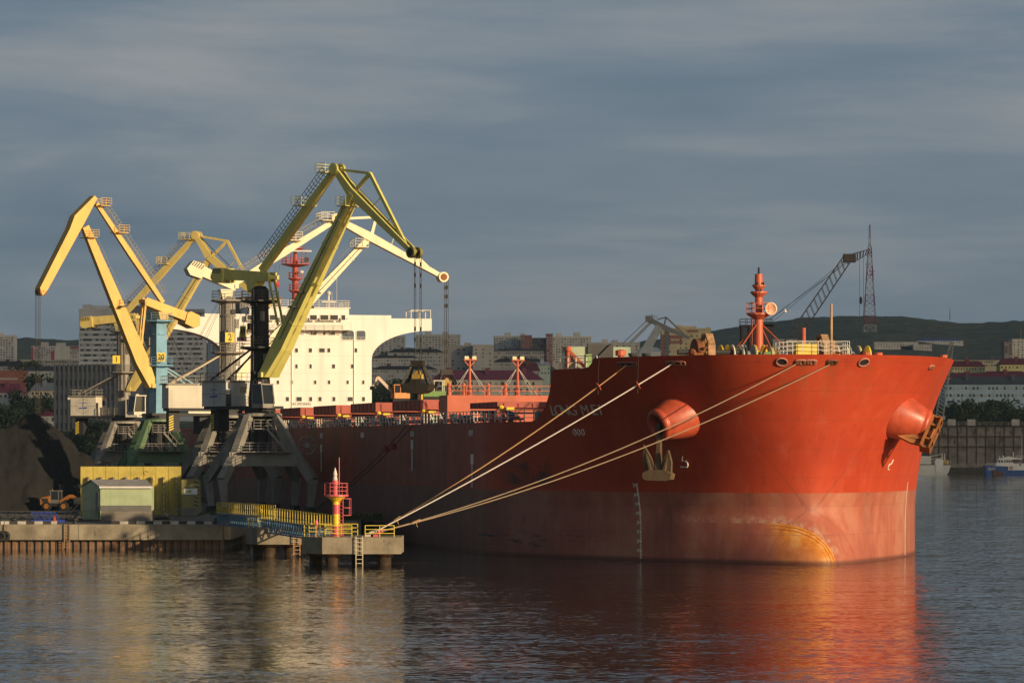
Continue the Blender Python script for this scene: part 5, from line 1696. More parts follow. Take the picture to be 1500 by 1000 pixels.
def crane(label, cx, cy, e, leg_m, col_m, arm_m, spec):
    e = Vector((e[0], e[1], 0)).normalized()
    nv = Vector((-e.y, e.x, 0))                      # left of the jib direction
    org = Vector((cx, cy, QZ))
    root = empty('portal_crane', org, label, 'crane', 'portal cranes on the quay')
    Z = Vector((0, 0, 1))
    def L(r, y, z): return e * r + nv * y + Z * (z - QZ)
    def pp(px, py):                                  # picture point in the jib plane -> local vector
        k = (px - HX) / F
        r = (k * cy - cx) / (e.x - k * e.y)
        Y = cy + r * e.y
        return L(r, 0, CAMH - (py - HY) * Y / F)
    RZ = 14.6 - QZ
    # portal
    port = MB().lathe([(2.55, RZ - 0.25), (2.7, RZ - 0.2), (2.7, RZ + 0.15), (2.3, RZ + 0.2)], n=24)
    po = port.build('portal', leg_m, root)
    for sx in (-1, 1):
        for sy in (-1, 1):
            def C(h, z): return QS * sx * h + QD * sy * h + Z * z
            mb = MB()
            mb.beam(C(1.7, RZ - 0.2), C(3.6, 7.3), 0.85, 0.85, 0.95, 1.0)
            mb.beam(C(3.6, 7.35), C(5.6, 4.0), 0.95, 1.0, 1.0, 1.1)
            mb.beam(C(5.6, 4.15), C(5.25, 0.75), 1.0, 1.1, 0.65, 0.7, up=QS)
            lg = mb.build('leg', leg_m, po)
            MB().bb((-1.6, -0.4, 0), (1.6, 0.4, 0.8)).build('bogie', DARK, lg).matrix_local = Matrix.Translation(C(5.25, 0)) @ Matrix.Rotation(math.atan2(QD.y, QD.x), 4, 'Z')
    mb = MB()
    for a in (-1, 1):
        mb.beam(QS * a * 3.9 + QD * -4.4 + Z * 6.6, QS * a * 3.9 + QD * 4.4 + Z * 6.6, 0.7, 1.7)
        mb.beam(QD * a * 3.9 + QS * -4.5 + Z * 6.6, QD * a * 3.9 + QS * 4.5 + Z * 6.6, 0.7, 1.7)
    mb.build('cross_beam', leg_m, po)
    mb = MB()
    for a in (-1.1, 1.1):
        for b_ in (-1.1, 1.1):
            mb.beam(QS * a + QD * b_ + Z * 7.3, QS * a + QD * b_ + Z * (RZ - 0.1), 0.3, 0.3)
    mb.tube(Z * 6.4, Z * (RZ - 0.1), 0.75, n=10)
    mb.build('centre_post', DARK, po)
    mb = MB()
    pl = [QS * 3.2 + QD * -5.0 + Z * 7.5, QS * -3.2 + QD * -5.0 + Z * 7.5]
    mb.beam(pl[0], pl[1], 1.2, 0.1)
    mb.rail(pl, 1.1, 1.1, 0.04, 3)
    p2 = [QS * 1.3 + QD * -3.2 + Z * 10.3, QS * -1.3 + QD * -3.2 + Z * 10.3]
    mb.beam(p2[0], p2[1], 1.0, 0.1)
    mb.rail(p2, 1.1, 0.9, 0.04, 3)
    a_, b_ = QS * -0.2 + QD * -3.9 + Z * 10.3, QS * -2.6 + QD * -4.3 + Z * 7.5
    for k in (0, 1):
        mb.beam(a_ + QD * k * 0.6, b_ + QD * k * 0.6, 0.06, 0.22)
        mb.beam(a_ + QD * k * 0.6 + Z, b_ + QD * k * 0.6 + Z, 0.05, 0.05)
    for i in range(12):
        c = a_.lerp(b_, (i + .5) / 12)
        mb.beam(c, c + QD * 0.6, 0.25, 0.05)
        if i % 3 == 0: mb.beam(c, c + Z, 0.04, 0.04)
    mb.build('stair', GREY, po)
    # turntable, machine house, cabin
    T = RZ + 0.2
    mb = MB().lathe([(1.9, 0), (1.9, 0.55), (1.5, 0.6)], Z * T, n=20)
    mb.prism([L(-8.2, -1.9, 15.3), L(2.2, -1.9, 15.3), L(2.2, 1.9, 15.3), L(-8.2, 1.9, 15.3)], Z * 0.35)
    mb.build('turntable', DARK, root)
    mb = MB().prism([L(-8.3, -2.1, 15.66), L(-3.9, -2.1, 15.66), L(-3.9, 2.1, 15.66), L(-8.3, 2.1, 15.66)], Z * 3.0)
    mh = mb.build('machine_house', spec.get('house', HOUSEC), root)
    mb = MB().prism([L(-8.6, -2.35, 18.68), L(-3.7, -2.35, 18.68), L(-3.7, 2.35, 18.68), L(-8.6, 2.35, 18.68)], Z * 0.18)
    mb.rail([L(-8.4, -2.25, 18.86), L(-3.8, -2.25, 18.86), L(-3.8, 2.25, 18.86)], 0.95, 1.0, 0.04)
    mb.rail([L(-8.4, 2.25, 18.86), L(-8.4, -2.25, 18.86)], 0.95, 1.0, 0.04)
    mb.build('house_roof', GREY, mh)
    mb = MB()
    mb.rail([L(-3.7, -2.3, 15.7), L(-0.6, -2.3, 15.7), L(1.9, -2.0, 15.7)], 1.1, 0.9, 0.035, 3)
    mb.build('turntable_railing', GREY, root)
    if spec.get('emblem'):
        c = L(-6.1, -2.13, 17.2)
        fm = frame(c, e, Z, -nv)
        mb = MB(fm)
        mb.cur = 0
        for i in range(34):
            a = 2 * math.pi * i / 34
            for rr in (1.12, 0.86):
                if rr == 1.12 or i % 2 == 0:
                    x, y = rr * math.cos(a) * 1.18, rr * math.sin(a) * 0.98
                    mb.box((x, y, 0.0), (0.09, 0.06, 0.02), Matrix.Rotation(a, 3, 'Z'))
        mb.cur = 1
        mb.prism([(-0.75, -0.25, 0), (-0.7, -0.42, 0), (0.55, -0.42, 0), (0.75, -0.18, 0), (0.25, -0.18, 0), (0.2, -0.25, 0)], (0, 0, 0.02))
        mb.box((0.0, 0.2, 0.0), (0.06, 0.75, 0.02)); mb.box((0, 0.28, 0.0), (0.32, 0.06, 0.02))
        for s_ in (-1, 1):
            mb.box((s_ * 0.35, 0.5, 0), (0.7, 0.08, 0.02), Matrix.Rotation(-s_ * 0.25, 3, 'Z'))
        mb.build('emblem', [paint('emblem_pale', (0.22, 0.24, 0.36), 0.6, 0.1, streak=False), INKB], mh)
        mb = MB()
        mb.prism([L(-8.3, -2.115, 17.15), L(-3.9, -2.115, 17.15), L(-3.9, -2.115, 17.19), L(-8.3, -2.115, 17.19)], nv * 0.01)
        mb.prism([L(-6.12, -2.116, 15.7), L(-6.08, -2.116, 15.7), L(-6.08, -2.116, 18.6), L(-6.12, -2.116, 18.6)], nv * 0.01)
        mb.build('panel_seam', DARK, mh)
    mb = MB().prism([L(1.6, -2.9, 15.4), L(3.6, -2.9, 15.4), L(3.6, -1.0, 15.4), L(1.6, -1.0, 15.4)], Z * 0.5)
    mb.prism([L(1.6, -2.9, 15.9), L(1.75, -2.9, 15.9), L(1.75, -2.9, 18.3), L(1.6, -2.9, 18.3)], nv * 1.9)
    mb.prism([L(1.5, -3.0, 18.2), L(3.4, -3.0, 18.2), L(3.4, -0.9, 18.2), L(1.5, -0.9, 18.2)], Z * 0.15)
    for a in (-2.9, -1.0):
        mb.beam(L(3.65, a, 15.9), L(3.3, a, 18.2), 0.1, 0.1)
    cb = mb.build('cabin', GREY if spec.get('dark') else HOUSEC, root)
    MB().prism([L(1.76, -2.85, 15.9), L(3.58, -2.85, 15.9), L(3.24, -2.85, 18.2), L(1.76, -2.85, 18.2)], nv * 1.8).build('cabin_glass', GLASS, cb)
    mb = MB().prism([L(-8.0, -0.9, 12.6), L(-6.6, -0.9, 12.6), L(-6.6, 0.9, 12.6), L(-8.0, 0.9, 12.6)], Z * 2.68)
    o = mb.build('counter_box', DARK, root)
    mb = MB()
    for i in range(6):
        z = 12.7 + i * 0.33
        mb.prism([L(-8.0, -0.93, z), L(-7.4, -0.93, z + 0.25), L(-7.4, -0.93, z + 0.42), L(-8.0, -0.93, z + 0.17)], nv * 0.02)
    mb.build('hazard_stripe', SIGNY, o)
    # column
    ctop = pp(*spec['pivot'])
    ch = ctop.z - 1.1
    cw = spec.get('cw', 2.2)
    mb = MB()
    if spec.get('square'):
        mb.beam(Z * (T + 0.5), Z * ch, cw, cw, cw * 0.8, cw * 0.8, up=nv)
    else:
        mb.lathe([(cw * 0.62, T + 0.5), (cw * 0.62, T + 2.2), (cw * 0.5, T + 5), (cw * 0.46, ch), (cw * 0.3, ch + 0.4)], n=12)
        mb.beam(L(-cw * .5, 0, QZ + T + 2), L(-cw * .45, 0, QZ + ch), 0.25, 0.5, up=nv)
        mb.beam(L(cw * .3, -cw * .4, QZ + T + 2), L(cw * .25, -cw * .4, QZ + ch), 0.2, 0.3, up=nv)
    co = mb.build('column', col_m, root)
    for px, py in spec['plats']:
        mb = MB()
        z = pp(px, py).z
        w_ = cw * 1.05
        mb.lathe([(cw * 0.45, z - 0.45), (w_, z - 0.12), (w_, z + 0.08)], n=8)
        ring = [(w_ * math.cos(a), w_ * math.sin(a), z + 0.08) for a in [i * math.pi / 4 + math.pi / 8 for i in range(9)]]
        mb.rail(ring, 1.1, 1.6, 0.035, 3)
        mb.build('column_platform', col_m, co)
    mb = MB().ladder(L(-0.1, -cw * 0.56, QZ + T + 0.6), L(-0.1, -cw * 0.52, QZ + ch), e, 0.5, 0.035, 0.45)
    mb.build('column_ladder', GREY, co)
    # struts from the machine house to the column
    for y in (-1.4, 1.4):
        MB().tube(L(-7.9, y, 18.7), L(-cw * 0.4, y * 0.4, QZ + T + (ch - T) * 0.52), 0.13, n=6).build('back_strut', spec.get('strut', GREY), root)
    # wires from the column head to the winches, boxes and lamps
    for i, (ra, ya) in enumerate(((-7.4, -0.8), (-7.0, 0.3), (-6.2, -0.4), (-5.4, 0.7))):
        MB().tube(L(ra, ya, 18.8), L(-cw * 0.55, ya * 0.5, QZ + ch - 0.6 * i), 0.028, n=4).build('winch_rope', ROPE_D, root)
    for i, (ra, ya, za, hh) in enumerate(((0.3, -cw * 0.58, 0.30, 1.1), (cw * 0.6, -0.4, 0.45, 0.9), (-0.5, -cw * 0.56, 0.70, 0.8), (cw * 0.5, -0.7, 0.78, 1.2), (0.5, -cw * 0.5, 0.88, 0.6))):
        z = T + (ch - T) * za
        MB().box(L(ra, ya, QZ + z), (0.5, 0.35, hh), Matrix.Rotation(math.atan2(e.y, e.x), 3, 'Z')).build('switch_box', GREY if i % 2 else DARK, co)
    for za in (0.33, 0.62, 0.85):
        z = T + (ch - T) * za
        MB().lathe([(cw * 0.54, -0.07), (cw * 0.54, 0.07)], Z * z, n=12).build('column_flange', col_m, co)
    for sx_, y in ((-8.5, -2.3), (2.3, -2.2)):
        MB().box(L(sx_, y, 18.4), (0.35, 0.35, 0.3)).build('flood_lamp', HOUSEC, root)
    MB().ladder(C(5.6, 4.0) + QS * 0.55, C(1.9, RZ - 0.6) + QS * 0.55, QD, 0.5, 0.04, 0.5).build('leg_ladder', leg_m, po)
    MB().prism([L(-3.85, -2.12, 15.7), L(-3.85, -1.3, 15.7), L(-3.85, -1.3, 17.7), L(-3.85, -2.12, 17.7)], e * 0.02).build('house_door', DARK, mh)
    MB().prism([L(-3.86, 0.3, 17.3), L(-3.86, 1.3, 17.3), L(-3.86, 1.3, 18.1), L(-3.86, 0.3, 18.1)], e * 0.02).build('house_window', GLASS, mh)
    if spec.get('dark'):
        rc = -QS * 5.0 - QD * 4.6 + Z * 8.3
        mb = MB().lathe([(0.35, -0.2), (0.35, 0.2)], rc, QD, 12)
        for yy in (-0.2, 0.2):
            mb.path([rc + QD * yy + (QS * math.cos(a_) + Z * math.sin(a_)) * 1.1 for a_ in [i * math.pi / 10 for i in range(21)]], 0.05, 5)
        for i in range(8):
            a = i * math.pi / 4
            mb.tube(rc, rc + (QS * math.cos(a) + Z * math.sin(a)) * 1.1, 0.04, n=4)
        mb.build('cable_reel', GREY, po)
    # counterweight lever
    p0, p1 = pp(*spec['cw_box']), pp(*spec['lever_tip'])
    d = (p1 - p0).normalized()
    mb = MB()
    for y in (-0.75, 0.75):
        mb.beam(p0 + nv * y, p1 + nv * y * 0.8, 0.3, 1.35, 0.3, 1.15, up=Z)
    mb.beam(p0 + d * 2.2 - nv * 0.9, p0 + d * 2.2 + nv * 0.9, 0.5, 0.6)
    mb.beam(p1 - nv * 0.9, p1 + nv * 0.9, 0.5, 0.5)
    mid = ctop
    mb.prism([mid + e * -0.9 - nv * 0.8, mid + e * 0.9 - nv * 0.8, mid + e * 0.5 - nv * 0.8 - Z * 1.5, mid - e * 0.5 - nv * 0.8 - Z * 1.5], nv * 1.6)
    lv = mb.build('lever', arm_m, root)
    up_ = d.cross(nv)
    if up_.z < 0: up_ = -up_
    mb = MB()
    s0 = spec.get('cw_size', 1.0)
    pts = [(-1.3, -0.55), (-0.9, 0.75), (0.6, 0.85), (1.0, 0.5), (1.0, -1.0), (-0.6, -1.15)]
    mb.prism([p0 + d * a * s0 + up_ * b_ * s0 - nv * 1.15 for a, b_ in pts], nv * 2.3)
    cwo = mb.build('counterweight', arm_m, lv)
    mb = MB()
    for i in range(5):
        a = -0.95 + i * 0.32
        mb.prism([p0 + d * (a * s0) + up_ * (0.1 * s0) - nv * 1.17, p0 + d * ((a + 0.13) * s0) + up_ * (0.1 * s0) - nv * 1.17, p0 + d * ((a + 0.35) * s0) + up_ * (0.72 * s0) - nv * 1.17, p0 + d * ((a + 0.22) * s0) + up_ * (0.72 * s0) - nv * 1.17], nv * 0.015)
    mb.build('hazard_stripe', INK, cwo)
    # boom
    f0, f1 = pp(*spec['foot']), pp(*spec['head'])
    bw, bd = spec.get('boom', (1.5, 1.9))
    k = 0.16
    fm_ = f0.lerp(f1, k)
    mb = MB()
    mb.beam(f0, fm_, bw * 1.25, bd * 0.6, bw, bd, up=nv.cross(f1 - f0))
    mb.beam(fm_, f1, bw, bd, bw * 0.62, bd * 0.5, up=nv.cross(f1 - f0))
    mb.beam(f0 - nv * bw * 0.8, f0 + nv * bw * 0.8, 0.6, 0.6)
    bo = mb.build('boom', arm_m, root)
    def arm_platform(p, r_, parent, dirv):
        m2 = MB()
        m2.prism([p - nv * 1.3 - dirv * 0.7, p + nv * 1.3 - dirv * 0.7, p + nv * 1.3 + dirv * 0.9, p - nv * 1.3 + dirv * 0.9], Z * 0.1)
        q = [p - nv * 1.3 + dirv * 0.9, p - nv * 1.3 - dirv * 0.9, p + nv * 1.3 - dirv * 0.9, p + nv * 1.3 + dirv * 0.9]
        m2.rail([v + Z * 0.1 for v in q], 1.05, 1.0, 0.035, 3)
        m2.build('arm_platform', arm_m, parent)
    arm_platform(f0.lerp(f1, 0.93), 1, bo, e)
    m2 = MB()
    for t in spec.get('boom_steps', (0.38, 0.46)):
        p = f0.lerp(f1, t)
        m2.beam(p - nv * 1.9, p + nv * 1.9, 0.7, 0.18)
        m2.rail([p - nv * 1.9 + Z * .1, p + nv * 1.9 + Z * .1], 0.9, 1.2, 0.03)
    m2.build('boom_step', DARK, bo)
    axb = (f1 - fm_).normalized()
    upb = nv.cross(axb)
    for t in (0.3, 0.52, 0.72, 0.86):
        p = f0.lerp(f1, t)
        q = (t - k) / (1 - k)
        MB().beam(p - axb * 0.09, p + axb * 0.09, bw * (1 - 0.38 * q) + 0.1, bd * (1 - 0.5 * q) + 0.1, up=upb).build('boom_flange', arm_m, bo)
    m2 = MB()
    for s_ in (-1,):
        prev = None
        for i in range(25):
            t = 0.2 + 0.7 * i / 24
            q = (t - k) / (1 - k)
            p = f0.lerp(f1, t) + nv * (bw * (0.5 - 0.19 * q)) * 0.6 + upb * (-(bd * (0.5 - 0.25 * q)))
            m2.beam(p, p - upb * 0.55, 0.035, 0.035)
            if prev is not None: m2.beam(prev - upb * 0.55, p - upb * 0.55, 0.035, 0.035)
            prev = p
    m2.build('boom_handrail', GREY if not spec.get('dark') else DARK, bo)
    MB().tube(f0.lerp(f1, 0.2) - nv * (bw * 0.52), f0.lerp(f1, 0.92) - nv * (bw * 0.34), 0.05, n=5).build('cable_pipe', DARK, bo)
    # tie
    t0, t1 = pp(*spec['tie0']), pp(*spec['tie1'])
    tw, td = spec.get('tie', (0.8, 1.0))
    ax = (t1 - t0).normalized()
    tup = nv.cross(ax)
    if tup.z < 0: tup = -tup
    mb = MB().beam(t0, t0.lerp(t1, 0.5), tw, td * 0.75, tw, td, up=tup).beam(t0.lerp(t1, 0.5), t1, tw, td, tw * 0.8, td * 0.7, up=tup)
    to = mb.build('tie_arm', arm_m, root)
    n_ = 26
    for s_ in (-0.55, 0.55):
        m2 = MB()
        prev = None
        for i in range(n_ + 1):
            p = t0.lerp(t1, 0.06 + 0.90 * i / n_) + nv * s_ + tup * td * 0.5
            m2.beam(p, p + tup * 0.95, 0.05, 0.05)
            if prev is not None:
                m2.beam(prev + tup * 0.95, p + tup * 0.95, 0.05, 0.05)
                m2.beam(prev + tup * 0.5, p + tup * 0.5, 0.04, 0.04)
            prev = p
        m2.build('tie_railing', GREY if not spec.get('dark') else DARK, to)
    for t in spec.get('tie_plats', (0.62, 0.95)):
        arm_platform(t0.lerp(t1, t) + tup * td * 0.6, 1, to, e)
    # jib
    if spec.get('plate'):
        pl = [pp(*q) for q in spec['plate']]
        mb = MB().prism([p - nv * 0.75 for p in pl], nv * 1.5)
        jo = mb.build('jib', arm_m, root)
        tip = pp(*spec['tip'])
    else:
        j0, jj, tip = pp(*spec['jib0']), pp(*spec['joint']), pp(*spec['tip'])
        apex = pp(*spec['apex'])
        mb = MB()
        up2 = nv.cross(tip - jj)
        for y in (-0.42, 0.42):
            mb.beam(j0 + nv * y, jj + nv * y, 0.28, 0.7, 0.3, 1.1, up=up2)
            mb.beam(jj + nv * y, tip + nv * y * 0.9, 0.3, 1.1, 0.26, 0.55, up=up2)
        for i in range(9):
            p = jj.lerp(tip, i / 8.5)
            mb.beam(p - nv * 0.5, p + nv * 0.5, 0.25, 0.3)
        jo = mb.build('jib', arm_m, root)
        mb = MB()
        mb.beam(j0, apex, 0.28, 0.32)
        mb.beam(apex, jj.lerp(tip, 0.02), 0.32, 0.4)
        mb.beam(apex, jj.lerp(tip, 0.86), 0.34, 0.4)
        for t in (0.33, 0.62):
            mb.tube(apex.lerp(jj.lerp(tip, 0.86), t), jj.lerp(tip, t * 0.86), 0.06, n=5)
        mb.build('jib_truss', arm_m, jo)
        mb = MB()
        for y in (-0.2, 0.2):
            mb.tube(j0 + nv * y + Z * 0.4, tip + nv * y + Z * 0.35, 0.035, n=4)
        mb.build('hoist_rope', ROPE_D, jo)
        for y in (-0.5, 0.5):
            m2 = MB().lathe([(0.5, -0.16), (0.72, -0.14), (0.55, 0), (0.72, 0.14), (0.5, 0.16)], j0 + nv * y * 1.2, nv, 16)
            m2.build('rear_pulley', arm_m, jo)
    for y in (-0.55, 0.55):
        pr = spec.get('pulley', 0.62)
        m2 = MB().lathe([(pr * 0.25, -0.2), (pr * 1.1, -0.18), (pr * 0.85, 0), (pr * 1.1, 0.18), (pr * 0.25, 0.2)], tip + nv * y, nv, 18)
        o = m2.build('pulley', spec.get('pulley_m', arm_m), jo)
        MB().lathe([(pr * 0.75, 0), (pr * 0.42, 0.02)], tip + nv * (y * 1.0) - nv * 0.205, -nv, 14).build('hub', RUSTY if not spec.get('dark') else BLACKP, o)
    # rod between lever and boom
    if 'rod' in spec:
        a, b_ = pp(*spec['rod'][0]), pp(*spec['rod'][1])
        for y in (-0.45, 0.45):
            MB().beam(a + nv * y, b_ + nv * y, 0.14, 0.3).build('link_rod', arm_m, root)
    # hanging wires
    gtop = None
    if 'grab' in spec:
        gp = pp(*spec['grab'])
        g = Vector((tip.x, tip.y, gp.z))
        mb = MB()
        for y in (-0.45, 0.5):
            for x in (-0.12, 0.12):
                q = tip + nv * y + e * (x + 0.55)
                mb.tube(q - Z * 0.2, Vector((q.x, q.y, g.z)), 0.045, n=4)
                # spread marks clamped on the wires
            nseg = 9
            q = tip + nv * y + e * 0.55
            zt_, zb_ = (tip.z - 1.0, g.z + 0.3)
            for i in range(nseg):
                z = zb_ + (zt_ - zb_) * (i + 0.5) / nseg
                if i in (0, 1, 2, 6, 7, 8) and not spec.get('plain'):
                    mb.tube((q.x, q.y, z), (q.x, q.y, z + 0.5), 0.11, n=5)
        mb.build('fall_rope', ROPE_D, root)
        gtop = org + g + e * 0.55
    # number plates
    for body, px, py, w_, h_, bg, ink, sc_ in spec['plates']:
        ov = spec.get('plate_n')
        nrm = Vector((ov[0], ov[1], 0)) if ov else -nv
        nrm.normalize()
        off = cw * 0.5 + 0.75
        k = (px - HX) / F
        base = nrm * off
        X0, Y0 = cx + base.x, cy + base.y
        xd = Z.cross(nrm)
        t = (k * Y0 - X0) / (xd.x - k * xd.y)
        c = base + xd * t
        Yp = cy + c.y
        c.z = CAMH - (py - HY) * Yp / F - QZ
        m2 = MB(frame(c, xd, Z, nrm)).box((0, 0, 0), (w_, h_, 0.08))
        o = m2.build('number_plate', bg, root)
        text_mesh('number', body, sc_, ink, frame(c + nrm * 0.05, xd, Z, nrm), o, sx=spec.get('tsx', 0.85), extrude=0.01, bold=0.02)
    return gtop

GRABS = []
g = crane('nearest crane, number 49, yellow-green boom on a black column', -31.0, 420.0, (0.735, -0.678), GREY, BLACKP, OLIVE, dict(
    pivot=(374, 411), cw=2.3, dark=True, plats=[(375, 441), (376, 509)], cw_box=(328, 402), lever_tip=(399, 406), cw_size=0.95,
    foot=(394, 549), head=(519, 284), boom=(2.0, 1.75), tie0=(384, 396), tie1=(489, 252), tie=(0.8, 1.0),
    jib0=(494, 248), joint=(516, 281), tip=(607, 370), apex=(542, 254), rod=((398, 410), (411, 476)), emblem=True, house=paint('house_grey', (0.50, 0.49, 0.46), 0.6, 0.12, 0.08),
    pulley=0.62, pulley_m=paint('pulley_olive', (0.30, 0.27, 0.08), 0.6, 0.2), grab=(613, 528),
    plates=[('49', 356, 486, 1.05, 1.45, SIGNY_SHADE, INK, 1.15), ('CMM', 354.5, 496.5, 1.75, 0.5, paint('sign_white', (0.50, 0.50, 0.50), 0.5, 0.05, streak=False), INKR, 0.5)], tsx=0.8, strut=BLACKP))
GRABS.append((g, 0.0))
g = crane('second crane, number 2, cream boom reaching right over the hold', -37.0, 444.6, (0.95, 0.3), GREY, COLGREY, CREAM, dict(
    pivot=(331, 424), cw=2.1, plats=[(331, 440), (333, 516)], cw_box=(287, 394), lever_tip=(345, 420), cw_size=1.0,
    foot=(348, 552), head=(540, 349), boom=(1.1, 1.5), tie0=(345, 414), tie1=(487, 325), tie=(0.7, 0.95),
    jib0=(492, 321), joint=(541, 347), tip=(648, 406), apex=(551, 318), grab=(657, 541), boom_steps=(0.42,),
    plates=[('2', 336.5, 494, 1.2, 1.25, SIGNY, paint('num_grey', (0.10, 0.09, 0.10), 0.6, 0.1), 1.25)], plate_n=(0.25, -0.97), strut=paint('strut_cream', (0.55, 0.46, 0.33), 0.6, 0.1)))
GRABS.append((g, 0.5))
crane('blue column crane, number 20, yellow boom with its solid jib hanging left', -52.5, 507.0, (-0.8, -0.6), GREEN, BLUE, YELLOW, dict(
    pivot=(236, 457), cw=2.1, square=True, plats=[(233, 470), (233, 535)], cw_box=(277, 467), lever_tip=(210, 441), cw_size=1.1,
    foot=(221, 565), head=(124, 332), boom=(1.2, 2.2), tie0=(238, 443), tie1=(141, 298), tie=(0.6, 0.85), tie_plats=(0.68, 0.95),
    plate=[(135, 287), (106, 316), (99, 335), (55, 422), (59, 433), (66, 425), (119, 329), (139, 291)], tip=(60, 427), rod=((211, 445), (204, 515)), boom_steps=(0.5,),
    pulley=0.55, pulley_m=RUSTY, plain=True, grab=(57, 606), plates=[('20', 236, 523, 1.25, 1.3, SIGNY, INK, 1.15)], plate_n=(0.2, -0.98), strut=paint('strut_blue', (0.30, 0.48, 0.56), 0.6, 0.1), house=HOUSEC))
crane('farthest crane, number 1, pale yellow boom on a grey-brown column', -62.0, 545.0, (0.95, -0.3), GREY, COLGREY, PALEYEL, dict(
    pivot=(177, 473), cw=2.1, plats=[(177, 485), (177, 545)], cw_box=(131, 471), lever_tip=(200, 464), cw_size=0.95,
    foot=(192, 570), head=(306, 381), boom=(1.4, 1.6), tie0=(184, 458), tie1=(283, 350), tie=(0.8, 1.0), emblem=True,
    jib0=(288, 345), joint=(307, 376), tip=(388, 444), apex=(333, 353), rod=((200, 467), (211, 515)),
    pulley=0.7, plates=[('1', 170.5, 526.5, 1.2, 1.3, SIGNY, INK, 1.2)], plate_n=(0.1, -1), boom_steps=(0.35,)))

def build_grabs():
    labs = ('black clamshell grab hanging left, from the nearest crane', 'black clamshell grab hanging right, before the maroon roof')
    for (g, rot), lab in zip(GRABS, labs):
        r = empty('clamshell_grab', (g.x, g.y, g.z - 3.9), lab, 'grab', 'clamshell grabs above the hold', rz=R(-18) + rot)
        m = COALM
        mb = MB().bb((-0.75, -0.4, 3.35), (0.75, 0.4, 3.9)).bb((-0.9, -0.5, 3.2), (0.9, 0.5, 3.36))
        mb.build('head', m, r)
        mb = MB().bb((-0.55, -0.5, 1.75), (0.55, 0.5, 2.3))
        mb.lathe([(0.3, -0.3), (0.42, 0), (0.3, 0.3)], (0, 0, 2.4), (0, 1, 0), 12)
        mb.build('lower_block', paint('block_yellow', (0.5, 0.33, 0.06), 0.6, 0.3, 0.2), r)
        for s_ in (-1, 1):
            for y in (-0.75, 0.75):
                MB().beam((s_ * 0.6, y * 0.4, 3.4), (s_ * 1.62, y * 1.25, 1.15), 0.22, 0.24).build('arm', m, r)
        for s_ in (-1, 1):
            pf = [(0.0, 0.0), (0.95, 0.05), (1.6, 0.4), (1.8, 1.05), (1.55, 1.15), (0.9, 1.25), (0.15, 1.75), (0.02, 1.5)]
            mb = MB().prism([(s_ * a, -1.15, z) for a, z in pf], (0, 2.3, 0))
            for y in (-1.18, 1.05):
                mb.prism([(s_ * a * 1.02, y, z) for a, z in [(0.3, 0.15), (1.7, 0.9), (1.6, 1.1), (0.2, 0.45)]], (0, 0.13, 0))
            mb.build('shell', m, r)
        for x in (-0.25, 0.25):
            MB().tube((x, 0.1, 2.3), (x, 0.1, 3.4), 0.05, n=4).build('closing_rope', ROPE_D, r)
build_grabs()

def build_deck_vehicles():
    l, b_ = 150, 16
    p = ship_w(104, 16.2, 15.9)
    r = empty('excavator', p, 'small orange excavator with a cream arm standing on the hatch covers', 'excavator', rz=R(200))
    r.scale = (0.7, 0.7, 0.7)
    org = paint('excavator_orange', (0.62, 0.22, 0.05), 0.5, 0.12)
    for y in (-0.9, 0.9):
        MB().bb((-1.5, y - 0.3, 0), (1.5, y + 0.3, 0.7)).build('track', RUBBER, r)
    MB().bb((-1.6, -1.1, 0.75), (1.2, 1.1, 1.7)).build('body', org, r)
    c = MB()
    for x in (0.1, 1.2):
        for y in (0.15, 1.05):
            c.beam((x, y, 1.7), (x, y, 3.0), 0.1, 0.1)
    c.bb((0.0, 0.05, 3.0), (1.3, 1.15, 3.12))
    cab = c.build('cab', org, r)
    MB().bb((0.14, 0.18, 1.7), (1.16, 1.02, 3.0)).build('cab_glass', GLASS, cab)
    MB().beam((0.8, -0.3, 1.5), (3.8, -0.3, 4.4), 0.35, 0.5).beam((3.8, -0.3, 4.4), (4.6, -0.3, 2.8), 0.3, 0.36).build('arm', paint('arm_cream', (0.55, 0.42, 0.3), 0.6, 0.1), r)
    MB().bb((4.2, -0.8, 2.2), (5.0, 0.3, 2.8)).build('bucket', DARK, r)
    p = ship_w(104, 11.9, 15.9)
    r = empty('bulldozer', p, 'green and yellow bulldozer on the hatch covers beside the excavator', 'bulldozer', rz=R(190))
    for y in (-0.9, 0.9):
        MB().bb((-1.5, y - 0.3, 0), (1.5, y + 0.3, 0.75)).build('track', RUBBER, r)
    MB().bb((-1.3, -0.7, 0.6), (1.4, 0.7, 1.4)).build('body', paint('dozer_green', (0.16, 0.28, 0.08), 0.5, 0.1), r)
    MB().bb((1.6, -1.5, 0.05), (1.8, 1.5, 1.0)).build('blade', paint('dozer_yellow', (0.6, 0.45, 0.05), 0.5, 0.15), r)
    c = MB()
    for x in (-1.1, 0.1):
        for y in (-0.6, 0.6):
            c.beam((x, y, 1.4), (x, y, 2.6), 0.1, 0.1)
    c.bb((-1.2, -0.7, 2.6), (0.2, 0.7, 2.72))
    c.build('canopy', W_RAIL, r)
build_deck_vehicles()

